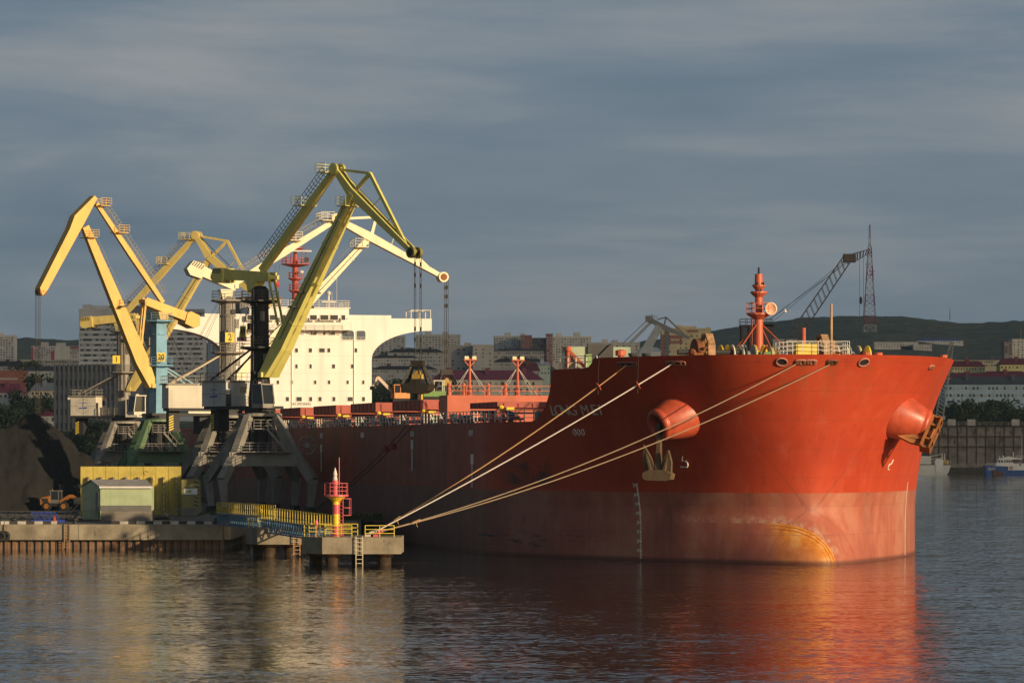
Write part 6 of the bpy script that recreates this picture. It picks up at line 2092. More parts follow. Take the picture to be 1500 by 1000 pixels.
# ------------------------------------------------------------------ land beyond the harbour
from mathutils import noise as mnoise
RIDGE = [(-400, 500), (0, 500), (20, 499), (120, 500), (300, 506), (600, 513), (760, 512), (905, 509), (1000, 494), (1040, 488), (1100, 481), (1180, 470), (1250, 465.5), (1330, 467), (1370, 472), (1410, 476), (1500, 473), (1900, 480)]
def ground(X, Y):
    px = HX + F * X / Y
    if Y < 1450: base = interp(Y, [(1415, -3), (1425, 2.4), (1450, 3.2)])
    elif Y < 2400: base = 3.2 + 54 * ((Y - 1450) / 950) ** 1.15
    else:
        t = cl((Y - 2400) / 2800)
        s = t * t * (3 - 2 * t)
        zr = CAMH + (HY - interp(px, RIDGE)) * 5200 / F
        base = 57.2 + (zr - 57.2) * (0.35 * t + 0.65 * s)
    if Y > 1500:
        k = cl((Y - 1500) / 1500)
        base += k * (5 * mnoise.noise(Vector((X * 0.006, Y * 0.004, 1))) + 1.6 * mnoise.noise(Vector((X * 0.03, Y * 0.012, 4))))
        base += cl((Y - 3500) / 1500) * 2.2 * mnoise.noise(Vector((X * 0.09, Y * 0.02, 9)))
    return base
def ground_px(px, py, lo=1430, hi=5200):   # distance at which the ground shows at a picture point
    best = lo
    Y = lo
    while Y < hi:
        X = (px - HX) * Y / F
        if HY - F * (ground(X, Y) - CAMH) / Y <= py: return Y
        Y += 10
    return hi

def build_land():
    m, nt, b = node_mat('hillside')
    n = tex(nt, 0.02, 8, 0.65, (1, 0.5, 1))
    c = ramp(nt, n.outputs['Fac'], [(0.3, (0.085, 0.105, 0.080)), (0.5, (0.14, 0.155, 0.11)), (0.62, (0.19, 0.195, 0.125)), (0.75, (0.27, 0.25, 0.19))]).outputs[0]
    n2 = tex(nt, 0.14, 5, 0.7, (1, 0.35, 1))
    f = ramp(nt, n2.outputs['Fac'], [(0.45, 0.0), (0.6, 0.75)]).outputs[0]
    c = mixc(nt, f, c, (0.055, 0.073, 0.056))
    nt.links.new(c, b.inputs['Base Color'])
    b.inputs['Roughness'].default_value = 1.0
    b.inputs['Specular IOR Level'].default_value = 0.1
    Ys = [1412, 1418, 1425, 1432, 1450]
    while Ys[-1] < 5600: Ys.append(Ys[-1] * 1.016)
    pxs = [-3200 + 60 * i for i in range(46)] + [-500 + 2500 * i / 420 for i in range(1, 420)] + [2000 + 60 * i for i in range(46)]
    vs, fs = [], []
    for Y in Ys:
        for px in pxs:
            X = (px - HX) * Y / F
            z = ground(X, Y)
            if Y > 5250: z -= (Y - 5250) * 0.15
            vs.append((X, Y, z))
    n = len(pxs)
    fs = [(j * n + i, j * n + i + 1, (j + 1) * n + i + 1, (j + 1) * n + i) for j in range(len(Ys) - 1) for i in range(n - 1)]
    o = MB().add(vs, fs).build('hills', m, smooth=True)
    tag(o, 'wooded hills and town slopes beyond the harbour', 'hills', kind='structure')
    # cloud bank added out of the frame to the right to shade the town
    rnd = random.Random(2)
    mb = MB()
    sh = 800 / math.tan(SUN_EL)
    cx0, cx1, cy0, cy1, cz = 1250, 6200, 735 - sh * math.cos(SUN_AZ), 5200, 800
    nx, ny = 40, 50
    top, bot = [], []
    for j in range(ny + 1):
        for i in range(nx + 1):
            x = cx0 + (cx1 - cx0) * i / nx; y = cy0 + (cy1 - cy0) * j / ny
            ed = min(1, min(i, nx - i, j, ny - j) / 4)
            h = mnoise.noise(Vector((x * 0.003, y * 0.003, 0)))
            bot.append((x, y, cz + 12 * h)); top.append((x, y, cz + 20 + ed * (110 + 90 * h)))
    k = nx + 1
    fs = []
    N_ = len(bot)
    for j in range(ny):
        for i in range(nx):
            a = j * k + i
            fs.append((a, a + k, a + k + 1, a + 1))
            fs.append((N_ + a, N_ + a + 1, N_ + a + k + 1, N_ + a + k))
    for i in range(nx):
        fs.append((i, i + 1, N_ + i + 1, N_ + i)); a = ny * k + i
        fs.append((a + 1, a, N_ + a, N_ + a + 1))
    for j in range(ny):
        a = j * k; fs.append((a + k, a, N_ + a, N_ + a + k)); a = j * k + nx
        fs.append((a, a + k, N_ + a + k, N_ + a))
    mb.add(bot + top, fs)
    cm, nt, b = node_mat('cloud')
    b.inputs['Base Color'].default_value = (0.75, 0.75, 0.75, 1)
    b.inputs['Roughness'].default_value = 1.0
    tr = nt.nodes.new('ShaderNodeBsdfTransparent')
    ms_ = nt.nodes.new('ShaderNodeMixShader'); ms_.inputs[0].default_value = 0.36
    nt.links.new(b.outputs[0], ms_.inputs[1]); nt.links.new(tr.outputs[0], ms_.inputs[2])
    nt.links.new(ms_.outputs[0], nt.nodes['Material Output'].inputs[0])
    o = mb.build('shade_clouds', cm, smooth=True)
    tag(o, 'grey cloud bank added high to the right, out of view, to shade the town', 'shade_clouds', kind='structure')
build_land()

WIN_D = paint('town_window', (0.03, 0.035, 0.042), 0.25, 0.3, streak=False)
WIN_L = paint('town_window_pale', (0.28, 0.30, 0.31), 0.35, 0.2, streak=False)
UNIT = {}
def unit_box(mat):
    if mat.name not in UNIT:
        mb = MB().box((0, 0, 0), (1, 1, 1))
        me = bpy.data.meshes.new('window')
        me.from_pydata([tuple(v) for v in mb.v], [], mb.f)
        me.materials.append(mat)
        UNIT[mat.name] = me
    return UNIT[mat.name]

def building(px0, px1, ytop, Y, col, label, wins=None, roof=None, depth=14, name='apartment_block', ybot=None, group='buildings of the town', roofh=0, pent=(), panels=(), lip=True, rnd=[random.Random(11)]):
    """wins: (columns, rows, first row y, last row y, window width, window height, pale share) in picture units"""
    rn = rnd[0]
    a, b_ = P(px0, ytop, Y), P(px1, ytop, Y)
    zb = P(px0, ybot, Y).z if ybot else min(ground(a.x, Y), ground(b_.x, Y)) - 3
    zb = min(zb, a.z - 3)
    W, H = b_.x - a.x, a.z - zb
    r = empty(name, (a.x + W / 2, Y, zb), label, 'building', group)
    key = 'facade_%02d%02d%02d' % tuple(int(c * 99) for c in col)
    col = tuple(min(0.6, c * 1.4) for c in col)
    wm = paint(key, col, 0.85, 0.2, 0.04, tuple(c * 0.6 for c in col), 0.12)
    mb = MB().bb((-W / 2, 0, 0), (W / 2, depth, H))
    if lip and not roof:
        mb.bb((-W / 2 - 0.2, -0.25, H - 0.7), (W / 2 + 0.2, depth + 0.2, H + 0.15))
    wall = mb.build('wall', wm, r)
    if roof:
        rm = paint('roof_%02d%02d%02d' % tuple(int(c * 99) for c in roof), roof, 0.7, 0.2, scale=0.2)
        rh = roofh or 3.0
        i_ = min(W * 0.12, 5)
        vs = [(-W / 2 - 0.5, -0.5, H), (W / 2 + 0.5, -0.5, H), (W / 2 + 0.5, depth + 0.5, H), (-W / 2 - 0.5, depth + 0.5, H), (-W / 2 + i_, depth / 2, H + rh), (W / 2 - i_, depth / 2, H + rh)]
        ro = MB().add(vs, [(0, 1, 5, 4), (1, 2, 5), (2, 3, 4, 5), (3, 0, 4), (0, 3, 2, 1)]).build('roof', rm, r)
        for k in range(max(1, int(W / 14))):
            x = -W / 2 + W * (k + 0.5) / max(1, int(W / 14))
            MB().bb((x - 0.9, depth * 0.25, H + rh * 0.35), (x + 0.9, depth * 0.25 + 1.6, H + rh + 0.9)).build('chimney', rm, ro)
    for (p0, p1, yt) in pent:
        q0, q1 = P(p0, yt, Y + 3), P(p1, yt, Y + 3)
        MB().bb((q0.x - a.x - W / 2, 3, H - 0.1), (q1.x - a.x - W / 2, 8, q0.z - zb)).build('roof_house', wm, r)
    for (p0, p1, y0, y1, pc) in panels:
        q0, q1 = P(p0, y0, Y), P(p1, y1, Y)
        pm = paint('panel_%02d%02d%02d' % tuple(int(c * 99) for c in pc), pc, 0.85, 0.2, scale=0.15)
        MB().bb((q0.x - a.x - W / 2, -0.35, q1.z - zb), (q1.x - a.x - W / 2, 0.0, q0.z - zb)).build('facade_panel', pm, wall)
    if wins:
        for (nc, nr, y0, y1, ww, wh, pale) in (wins if isinstance(wins, list) else [wins]):
            sx = Y / F
            for j in range(nr):
                yy = y0 if nr == 1 else y0 + (y1 - y0) * j / (nr - 1)
                z = CAMH - (yy - HY) * sx - zb
                for i in range(nc):
                    if rn.random() < 0.04: continue
                    x = -W / 2 + W * (i + 0.5) / nc
                    me = unit_box(WIN_L if rn.random() < pale else WIN_D)
                    o = bpy.data.objects.new('window', me)
                    COL.objects.link(o)
                    o.parent = wall
                    o.location = (x, -0.04, z)
                    o.scale = (ww * sx * rn.choice((1, 1, 1, 1.25)), 0.2, wh * sx)
    return r

def build_town():
    B = building
    G1, G2, G3 = (0.34, 0.33, 0.315), (0.33, 0.32, 0.30), (0.27, 0.265, 0.26)
    # right of the white house
    B(545, 593, 492, 2300, G1, 'grey tower block half hidden behind the white bridge wing', (8, 8, 496, 522, 2.2, 1.7, .3), pent=((575, 583, 488),))
    B(609, 674, 490, 2330, (0.36, 0.35, 0.32), 'pale slab block with two roof houses behind the hanging grabs', (14, 7, 494, 516, 2.0, 1.6, .35), pent=((623, 632, 486), (648, 657, 486)))
    B(568, 650, 516, 1950, G3, 'long dark block with slate roof behind the left grab', (20, 4, 518, 534, 2.0, 1.8, .45), roof=(0.045, 0.045, 0.055), roofh=2.2)
    B(545, 612, 524, 1880, G1, 'grey four storey block beside the bridge house', (16, 3, 528, 538, 2.0, 1.8, .5), roof=(0.05, 0.05, 0.05), roofh=1.5)
    B(545, 640, 541, 1740, G3, 'long dark low block with a row of pale windows', (24, 3, 544, 557, 2.0, 2.0, .5), roof=(0.04, 0.04, 0.04), roofh=2)
    B(651, 692, 506, 1800, (0.25, 0.235, 0.215), 'taupe block with balconies behind the right grab', (5, 9, 512, 556, 3.6, 2.2, .35), pent=((680, 690, 502),))
    B(692.5, 723, 505, 1790, (0.31, 0.29, 0.265), 'blank end wall block next to the taupe balconies', (3, 9, 512, 556, 2.2, 1.8, .3))
    B(723, 763, 492, 2230, (0.36, 0.355, 0.33), 'grey panel block with two roof houses above the maroon roof', (11, 9, 496, 523, 1.9, 1.6, .35), pent=((739, 748, 487), (761, 769, 488)))
    B(763, 779, 491, 2210, (0.16, 0.085, 0.08), 'narrow red-brown block left of its grey neighbour', (3, 9, 495, 525, 1.8, 1.6, .2))
    B(779, 800, 495, 2225, (0.19, 0.17, 0.165), 'dark grey-brown block between two red-brown stripes', (5, 9, 498, 526, 1.8, 1.6, .35))
    B(800, 809.5, 489, 2215, (0.155, 0.085, 0.08), 'red-brown stair tower with pale balconies', (2, 9, 494, 525, 3.0, 1.5, .8))
    B(809.5, 866, 493, 2220, (0.37, 0.36, 0.335), 'grey panel block with pale balconies behind the forecastle railing', (14, 10, 497, 530, 2.0, 1.6, .35), pent=((814, 823, 488), (840, 850, 487)))
    B(862, 937, 501.5, 2050, (0.33, 0.315, 0.295), 'wide beige-grey block behind the forecastle', (8, 6, 507, 530, 2.6, 1.8, .35), pent=((882, 890, 497), (896, 905, 498)))
    B(723, 797, 514, 1990, (0.24, 0.235, 0.22), 'long low pale block below the red-brown tower', (22, 2, 517, 523, 1.9, 1.8, .4), roof=(0.07, 0.07, 0.07), roofh=1.5)
    B(723, 797, 530, 1830, G3, 'dark terrace with a line of white windows above the maroon roof', (22, 2, 534, 540, 1.9, 2, .75), roof=(0.035, 0.035, 0.04), roofh=2)
    B(756, 790, 543, 1600, (0.28, 0.25, 0.24), 'small house with dark maroon hipped roof', (7, 1, 548, 548, 2, 2.5, .2), roof=(0.13, 0.03, 0.045), roofh=4, name='house')
    B(782, 806, 535, 1690, (0.30, 0.36, 0.31), 'pale mint shed with light grey roof left of the forecastle', (5, 2, 540, 546, 2, 2.4, .3), roof=(0.40, 0.42, 0.42), roofh=2, name='house')
    B(632, 795, 556, 1450, (0.42, 0.40, 0.33), 'long cream school with a maroon metal roof behind the light posts', [(18, 2, 561.5, 571.5, 3.0, 4.6, .3), (18, 1, 580, 580, 3.0, 4.6, .3)], roof=(0.19, 0.045, 0.085), roofh=4.2, name='school')
    # behind the forecastle and foremast
    B(969, 1041, 481, 1760, (0.35, 0.29, 0.17), 'ochre block with red-brown bands and ornamental gable', (9, 5, 492, 515, 2.2, 2.2, .4), panels=((968, 973, 490, 528, (0.22, 0.10, 0.09)), (974, 980, 481, 530, (0.12, 0.13, 0.15)), (981, 1000, 491, 496, (0.24, 0.11, 0.09)), (981, 1000, 499, 503, (0.24, 0.11, 0.09)), (1007, 1023, 483, 486, (0.24, 0.10, 0.09))), pent=((990, 998, 476), (998, 1020, 477.5), (1035, 1040, 479)))
    B(936, 968, 514, 1700, (0.36, 0.37, 0.37), 'pale low shed with white roof beside the ochre block', None, roof=(0.50, 0.52, 0.53), roofh=2, name='shed')
    B(1128, 1168, 497, 1600, G3, 'dull grey works hall behind the dark lattice crane', (6, 2, 503, 511, 2.5, 2.5, .2), name='works_hall')
    B(1281, 1345, 501, ground_px(1313, 512), (0.42, 0.40, 0.36), 'pale flats in a row on the hill behind the jackstaff', (16, 3, 503, 508, 1.4, 1.2, .2))
    # right of the bow
    B(1343, 1411, 499, ground_px(1377, 504.5), (0.42, 0.42, 0.40), 'long pale block with bright blue roof high on the hill', (18, 2, 500.5, 503, 1.2, 1.2, .2), roof=(0.05, 0.11, 0.42), roofh=2.0)
    B(1320, 1336, 506, ground_px(1328, 512), (0.33, 0.31, 0.29), 'small beige block on the hillside under the blue roof', (4, 2, 508, 510, 1.4, 1.2, .2), name='house')
    B(1338, 1365, 504.5, ground_px(1350, 513), (0.40, 0.38, 0.36), 'grey block with pale top on the hillside left of the lattice tower', (7, 2, 507, 510, 1.4, 1.2, .2), name='house')
    B(1471, 1483, 501, 2040, (0.17, 0.14, 0.135), 'dark balcony stack of the tall block at the right edge', (2, 7, 505, 525, 3.6, 1.6, .2))
    B(1483, 1512, 497, 2050, (0.42, 0.40, 0.37), 'tall pale block at the right edge under a thin mast', (5, 8, 501, 527, 2.2, 1.8, .45))
    B(1398, 1474, 527, 1900, (0.34, 0.31, 0.21), 'long dull yellow block behind the red roofs', (20, 2, 530, 535, 2.0, 2.2, .3), roof=(0.10, 0.09, 0.09), roofh=1.2)
    B(1394, 1443, 537, 1770, (0.42, 0.37, 0.20), 'yellow house with maroon roof nearest the bow', (12, 2, 540, 546, 2, 2.4, .3), roof=(0.17, 0.035, 0.05), roofh=3.2, name='house')
    B(1465, 1515, 534, 1750, (0.45, 0.38, 0.17), 'yellow house with maroon roof at the right edge', (9, 2, 538, 545, 2.2, 2.6, .3), roof=(0.16, 0.035, 0.05), roofh=3.4, name='house')
    B(1440, 1508, 552, 1640, (0.30, 0.2, 0.19), 'low maroon roofed house, upper of the two before the blue wall', None, roof=(0.16, 0.03, 0.055), roofh=3, name='house')
    B(1388, 1450, 553, 1620, (0.30, 0.2, 0.19), 'low maroon roofed house, left of the two before the blue wall', None, roof=(0.17, 0.03, 0.05), roofh=2.4, name='house')
    B(1384, 1520, 563, 1510, (0.235, 0.315, 0.385), 'long pale blue institute with dark grey roof above the trees', [(24, 2, 568.5, 579, 2.8, 4.0, .35)], roof=(0.07, 0.08, 0.095), roofh=3.6, name='institute')
    # left side
    B(-12, 20, 491, 2050, (0.38, 0.37, 0.35), 'pale tower block at the left edge', (8, 11, 495, 530, 2.4, 1.6, .3), pent=((0, 4, 487),))
    B(46, 116, 507, 2350, (0.30, 0.285, 0.28), 'grey and white slab block with red stair panels', (20, 5, 510, 523, 1.9, 1.6, .3), panels=((45.5, 49, 508, 528, (0.28, 0.07, 0.08)), (75, 80, 514, 528, (0.25, 0.06, 0.07)), (80, 102, 507.5, 530, (0.45, 0.44, 0.42)), (103, 116, 507, 511, (0.22, 0.10, 0.09))), pent=((60, 70, 501), (82, 95, 502)))
    B(30, 118, 527, 2060, (0.29, 0.265, 0.22), 'long beige block with two rows of windows below the red panels', (22, 2, 530, 536, 1.8, 2, .25))
    B(-15, 34, 536, 1900, (0.2, 0.2, 0.2), 'low grey house with black slate roof at the left edge', (10, 1, 540, 540, 2, 2, .3), roof=(0.035, 0.035, 0.04), roofh=3, name='house')
    B(-15, 35, 543, 1660, (0.19, 0.075, 0.055), 'brick red hall with a pale inscription band', None, name='hall', panels=((-15, 26, 553.5, 556, (0.40, 0.36, 0.33)),))
    B(35, 81, 543, 1700, (0.27, 0.29, 0.28), 'grey-green house with dark roof beside the brick hall', (9, 2, 548, 555, 2.2, 2.6, .4), roof=(0.055, 0.05, 0.06), roofh=2.5, name='house')
    B(-15, 31, 575, 1500, (0.33, 0.30, 0.27), 'grey house with faded crimson hipped roof at the left edge', (7, 1, 580, 580, 2.6, 4, .2), roof=(0.20, 0.05, 0.075), roofh=4.2, name='house')
    B(45, 82, 572, 1480, (0.38, 0.34, 0.26), 'cream villa with light grey hipped roof among the trees', (6, 2, 576, 584, 2.4, 3.6, .2), roof=(0.22, 0.24, 0.25), roofh=3.6, name='house')
    B(31, 82, 609, 1452, (0.36, 0.37, 0.36), 'low grey shed with raspberry metal roof above the coal heap', (6, 1, 614, 614, 3.6, 5, .6), roof=(0.26, 0.04, 0.095), roofh=3.2, name='shed')
    # dark ribbed block
    r = building(80, 168, 535, 1300, (0.085, 0.093, 0.105), 'dark grey windowless-looking block with vertical ribs behind crane one', None, name='office_block', ybot=640, lip=False)
    W = 88 * 1300 / F; H = 105 * 1300 / F
    mb = MB()
    for i in range(14):
        x = -W / 2 + W * i / 13
        mb.bb((x - 0.28, -0.5, 0), (x + 0.28, 0.0, H + 0.5))
    mb.build('ribs', paint('rib_grey', (0.125, 0.135, 0.15), 0.8, 0.15), r)
    for j in range(5):
        for i in range(13):
            o = bpy.data.objects.new('window', unit_box(WIN_D)); COL.objects.link(o); o.parent = r
            o.location = (-W / 2 + W * (i + 0.5) / 13, -0.05, H * (0.1 + 0.2 * j) + 1.5); o.scale = (0.45, 0.2, 2.2)
    # hotel: two slabs and a dark core, banded storeys
    hg = (0.33, 0.34, 0.35)
    def slab(x0, x1, yt, y0, y1, n, label, col, pent=()):
        Y = 1880
        r = building(x0, x1, yt, Y, col, label, None, name='hotel', pent=pent)
        W = (x1 - x0) * Y / F
        zb = r.location.z
        for j in range(n):
            y = y0 + (y1 - y0) * j / (n - 1)
            z = CAMH - (y - HY) * Y / F - zb
            MB().bb((-W / 2 + 0.8, -0.06, z - 0.62), (W / 2 - 0.8, 0.0, z + 0.62)).build('window_band', WIN_D, r)
            rn = random.Random(j)
            for i in range(5):
                o = bpy.data.objects.new('window', unit_box(WIN_L)); COL.objects.link(o); o.parent = r
                o.location = (-W / 2 + W * (i + 0.2 + 0.6 * rn.random()) / 5, -0.08, z); o.scale = (rn.choice((1.2, 2.0, 3.0)), 0.06, 1.0)
        return r
    slab(115.5, 182, 452.5, 467.5, 603, 19, 'grey hotel tower slab, left wing behind crane one', hg, pent=((121, 134, 446), (134, 172, 447.5)))
    building(182.5, 241, 448, 1892, (0.115, 0.12, 0.13), 'dark core of the hotel tower between its two wings', (3, 14, 466, 570, 1.6, 3.2, .3), name='hotel', pent=((186, 192, 441),))
    r = slab(241.5, 299, 465, 489, 605, 17, 'grey hotel tower slab, right wing carrying the roof sign', (0.31, 0.325, 0.335))
    c = P(290, 459.6, 1879)
    o = MB().bb((P(272, 460, 1880).x - r.location.x, 0.2, P(0, 465, 1880).z - r.location.z), (P(299, 460, 1880).x - r.location.x, 3, P(0, 452.5, 1880).z - r.location.z)).build('sign_board', paint('sign_hotel', (0.30, 0.31, 0.32), 0.7, 0.1), r)
    text_mesh('sign_letters', "АРКТИКА", 1.75, INK, frame((c.x - r.location.x, 0.1, c.z - r.location.z), (1, 0, 0), (0, 0, 1), (0, -1, 0)), o, sx=0.82, extrude=0.04, bold=0.03)
    # antennas above the right-hand block
    for px, y0, y1, Y, lab in ((1495, 480, 500, 2052, 'thin aerial mast above the tall block at the right edge'), (1466.5 - 75, 449, 466, 5000, 'faint aerial mast on the hill right of the television tower')):
        p = P(px, y1, Y); q = P(px, y0, Y)
        o = MB().tube((0, 0, -2), (0, 0, q.z - p.z), 0.35 if Y < 3000 else 0.9, 0.12, 5).build('aerial_mast', GREY)
        o.location = p
        tag(o, lab, 'aerial')
build_town()

# ------------------------------------------------------------------ trees of the town
def build_trees():
    rnd = random.Random(21)
    leaf_ms = [paint('leaf_dark', (0.045, 0.068, 0.034), 0.9, 0.5, streak=False, scale=0.3), paint('leaf_mid', (0.060, 0.085, 0.038), 0.9, 0.5, streak=False, scale=0.3)]
    bark = paint('bark', (0.06, 0.05, 0.04), 0.9, 0.3)
    protos = []
    for v in range(4):
        n = 900
        vs, fs = [], []
        clumps = [(rnd.uniform(-2.4, 2.4), rnd.uniform(-2.4, 2.4), rnd.uniform(3.5, 9.0), rnd.uniform(1.1, 2.2)) for _ in range(15)]
        mb = MB()
        for i in range(n):
            c = clumps[rnd.randrange(len(clumps))]
            d = Vector((rnd.gauss(0, 1), rnd.gauss(0, 1), rnd.gauss(0, 1))).normalized() * c[3] * rnd.uniform(0.4, 1.05)
            p = Vector(c[:3]) + d
            a = Vector((rnd.gauss(0, 1), rnd.gauss(0, 1), rnd.gauss(0, 1))).normalized() * rnd.uniform(0.22, 0.5)
            b_ = a.orthogonal().normalized() * rnd.uniform(0.15, 0.35)
            mb.add([p - a, p - b_, p + a, p + b_], [(0, 1, 2, 3)])
        cm = bpy.data.meshes.new('crown'); cm.from_pydata([tuple(q) for q in mb.v], [], mb.f); cm.materials.append(leaf_ms[v % 2])
        mb = MB().tube((0, 0, -1), (0.1, 0, 4.5), 0.28, 0.16, 7)
        for c in clumps[:6]:
            mb.tube((0.05, 0, 3.2), c[:3], 0.1, 0.03, 5)
        tm = bpy.data.meshes.new('trunk'); tm.from_pydata([tuple(q) for q in mb.v], [], mb.f); tm.materials.append(bark)
        protos.append((cm, tm))
    def tree(px, ytop, Y, lab, wd=1.0):
        X = (px - HX) * Y / F
        zb = ground(X, Y) if Y > 1410 else QZ
        h = CAMH - (ytop - HY) * Y / F - zb
        s = max(0.45, min(2.2, h / 10.0))
        zb = CAMH - (ytop - HY) * Y / F - 10.0 * s
        cm, tm = protos[rnd.randrange(4)]
        r = empty('tree', (X, Y, zb), lab, 'tree', 'trees of the town', rz=rnd.uniform(0, 6.28))
        r.scale = (s * wd, s * wd, s)
        for nm, me in (('crown', cm), ('trunk', tm)):
            o = bpy.data.objects.new(nm, me); COL.objects.link(o); o.parent = r
    L1 = 'dark leafy tree in the belt between blue institute and floating dock'
    for i in range(26):
        tree(rnd.uniform(1384, 1506), rnd.uniform(583, 602), rnd.uniform(1428, 1490), L1, rnd.uniform(0.9, 1.4))
    L2 = 'dark leafy tree among the houses left of the ribbed block'
    for i in range(12):
        tree(rnd.uniform(-8, 30), rnd.uniform(588, 606), rnd.uniform(1425, 1455), L2, rnd.uniform(0.8, 1.2))
    for i in range(5):
        tree(rnd.uniform(28, 46), rnd.uniform(572, 598), rnd.uniform(1456, 1475), L2, rnd.uniform(0.7, 1.0))
    for i in range(6):
        tree(rnd.uniform(54, 80), rnd.uniform(579, 597), rnd.uniform(1456, 1475), L2, rnd.uniform(0.7, 1.1))
    for px, y, Y in ((58, 552, 1600), (66, 551, 1600), (72, 553, 1610), (40, 532, 1800), (34, 536, 1800), (46, 531, 1810)):
        tree(px, y, Y, L2)
    L3 = 'dark leafy tree on the bank below the long block, left of the school'
    for i in range(26):
        px = rnd.uniform(545, 642)
        tree(px, rnd.uniform(556, 582) if px < 600 else rnd.uniform(562, 580), rnd.uniform(1430, 1500), L3, rnd.uniform(0.8, 1.3))
    L4 = 'small tree at the foot of the ribbed block behind the coal heap'
    for i in range(22):
        tree(rnd.uniform(80, 172), rnd.uniform(618, 650), rnd.uniform(1120, 1260), L4, rnd.uniform(0.9, 1.4))
    L5 = 'tree crown between the slab blocks high above the deck'
    for px, y in ((575, 519), (738, 523), (745, 524), (755, 522), (761, 525), (784, 524), (790, 541), (800, 537), (660, 540)):
        tree(px, y, 1960, L5)
build_trees()

# ------------------------------------------------------------------ far harbour: dock, boats, cranes, tower
def build_far():
    # floating dock wall
    Y = 1395
    a, b_ = P(1362, 623, Y), P(1540, 623, Y)
    W = b_.x - a.x; H = a.z
    r = empty('floating_dock', (a.x, Y, 0), 'long rust-streaked grey floating dock wall behind the moored boats', 'floating dock')
    dm = paint('dock_rust', (0.17, 0.155, 0.14), 0.9, 0.55, 0.6, (0.055, 0.035, 0.028), 0.22, bump=0.2)
    MB().bb((0, 0, 1.5), (W, 12, H)).build('dock_wall', dm, r)
    mb = MB()
    for z in (H * 0.985, H * 0.77, H * 0.56):
        mb.bb((0, -0.6, z - 0.3), (W, 0, z + 0.3))
    for i in range(14):
        x = W * i / 13
        mb.bb((x - 0.15, -0.3, 4), (x + 0.15, 0, H))
    mb.build('rubbing_strake', paint('dock_dark', (0.06, 0.045, 0.04), 0.9, 0.3, 0.2), r)
    MB().bb((-4, -9, -1), (W, 0.5, 2.6)).build('pontoon', paint('dock_pontoon', (0.05, 0.045, 0.04), 0.9, 0.3, 0.2), r)
    mb = MB().rail([(0, 0.2, H), (W, 0.2, H)], 1.3, 3, 0.08, 2)
    mb.rail([(0, -8.5, 2.6), (W, -8.5, 2.6)], 1.3, 3, 0.08, 2)
    mb.build('dock_railing', GREY, r)
    for px in (1396, 1425, 1490):
        q = P(px, 612, Y)
        MB().bb((q.x - a.x - 1.6, 4, H), (q.x - a.x + 1.6, 7, H + 2.6)).build('winch_house', paint('dock_pale', (0.36, 0.35, 0.32), 0.8, 0.2), r)
    # white boat seen at the stern
    Y = 1330
    p = P(1362, 692, Y)
    s = Y / F
    r = empty('workboat', (p.x, Y, 0), 'white workboat with rusty streaks at its stern and yellow drums', 'boat', 'boats by the floating dock')
    wm = paint('boat_white', (0.55, 0.55, 0.52), 0.5, 0.1, 0.12, (0.34, 0.20, 0.06), 0.25)
    pr = [(-14, -0.6), (6.2, -0.6), (7.4, 1.2), (8.3, 4.2), (-14, 4.2)]
    MB().prism([(x, 0, z) for x, z in pr], (0, 6, 0)).build('hull', wm, r)
    MB().prism([(-14, -0.05, 3.9), (8.3, -0.05, 3.9), (8.3, -0.05, 4.25), (-14, -0.05, 4.25)], (0, 0.04, 0)).build('rubbing_strake', DARK, r)
    MB().prism([(2.4, -0.2, 1.2), (4.9, -0.2, 1.2), (5.4, -0.2, 5.6), (4.6, -0.2, 6.3), (2.6, -0.2, 6.3), (1.9, -0.2, 5.4)], (0, 0.35, 0)).build('stern_gate', paint('gate_pale', (0.62, 0.63, 0.62), 0.5, 0.06), r)
    for x in (6.0, 7.0):
        MB().tube((x, 2, 4.2), (x, 2, 5.8), 0.45, n=10).build('drum', paint('drum_yellow', (0.55, 0.36, 0.04), 0.6, 0.2), r)
    mb = MB()
    for x in (5.2, 6.2):
        mb.beam((x, 3, 4.2), (x, 3, 8.4), 0.3, 0.3)
    mb.beam((5.2, 3, 8.2), (-3, 3, 6.4), 0.2, 0.2); mb.beam((6.2, 3, 6.8), (-1, 3, 6.0), 0.15, 0.15)
    mb.rail([(6.5, 0.3, 4.2), (8.1, 0.3, 4.2)], 1.3, 0.8, 0.06, 2)
    mb.build('stern_frame', wm, r)
    MB().bb((-12, 0.6, 4.2), (0.6, 5.4, 7.4)).build('cabin', wm, r)
    # blue and white survey boat
    p = P(1437, 693, Y)
    r = empty('patrol_boat', (p.x, Y - 14, 0), 'blue hulled boat with white wheelhouse and mast at the right edge', 'boat', 'boats by the floating dock')
    bm = paint('boat_blue', (0.02, 0.065, 0.24), 0.4, 0.15)
    out = [(0.2, -0.6), (26, -0.6), (26, 2.0), (8.4, 2.0), (7.6, 3.5), (-0.5, 3.75)]
    MB().prism([(x, 0, z) for x, z in out], (0, 5.5, 0)).build('hull', bm, r)
    mb = MB()
    for x in (1.3, 3.0):
        mb.path([(x + 0.5 * math.cos(t), -0.05, 2.5 + 0.5 * math.sin(t)) for t in [i * math.pi / 5 for i in range(11)]], 0.09, 4)
    mb.bb((1.7, -0.05, 2.4), (2.6, -0.02, 2.6))
    mb.build('bow_mark', INKW, r)
    wb = paint('boat_cabin', (0.62, 0.63, 0.62), 0.45, 0.06)
    MB().bb((8.6, 0.6, 2.0), (26, 4.9, 4.6)).bb((4.6, 0.5, 3.4), (10.6, 5.0, 5.0)).prism([(3.6, 0.6, 3.5), (10.4, 0.6, 3.5), (10.2, 0.6, 6.1), (4.9, 0.6, 6.0)], (0, 4.2, 0)).prism([(4.2, 0.3, 6.0), (14, 0.3, 6.2), (13.6, 0.3, 6.5), (9, 0.3, 7.3), (5, 0.3, 6.4)], (0, 4.8, 0)).build('cabin', wb, r)
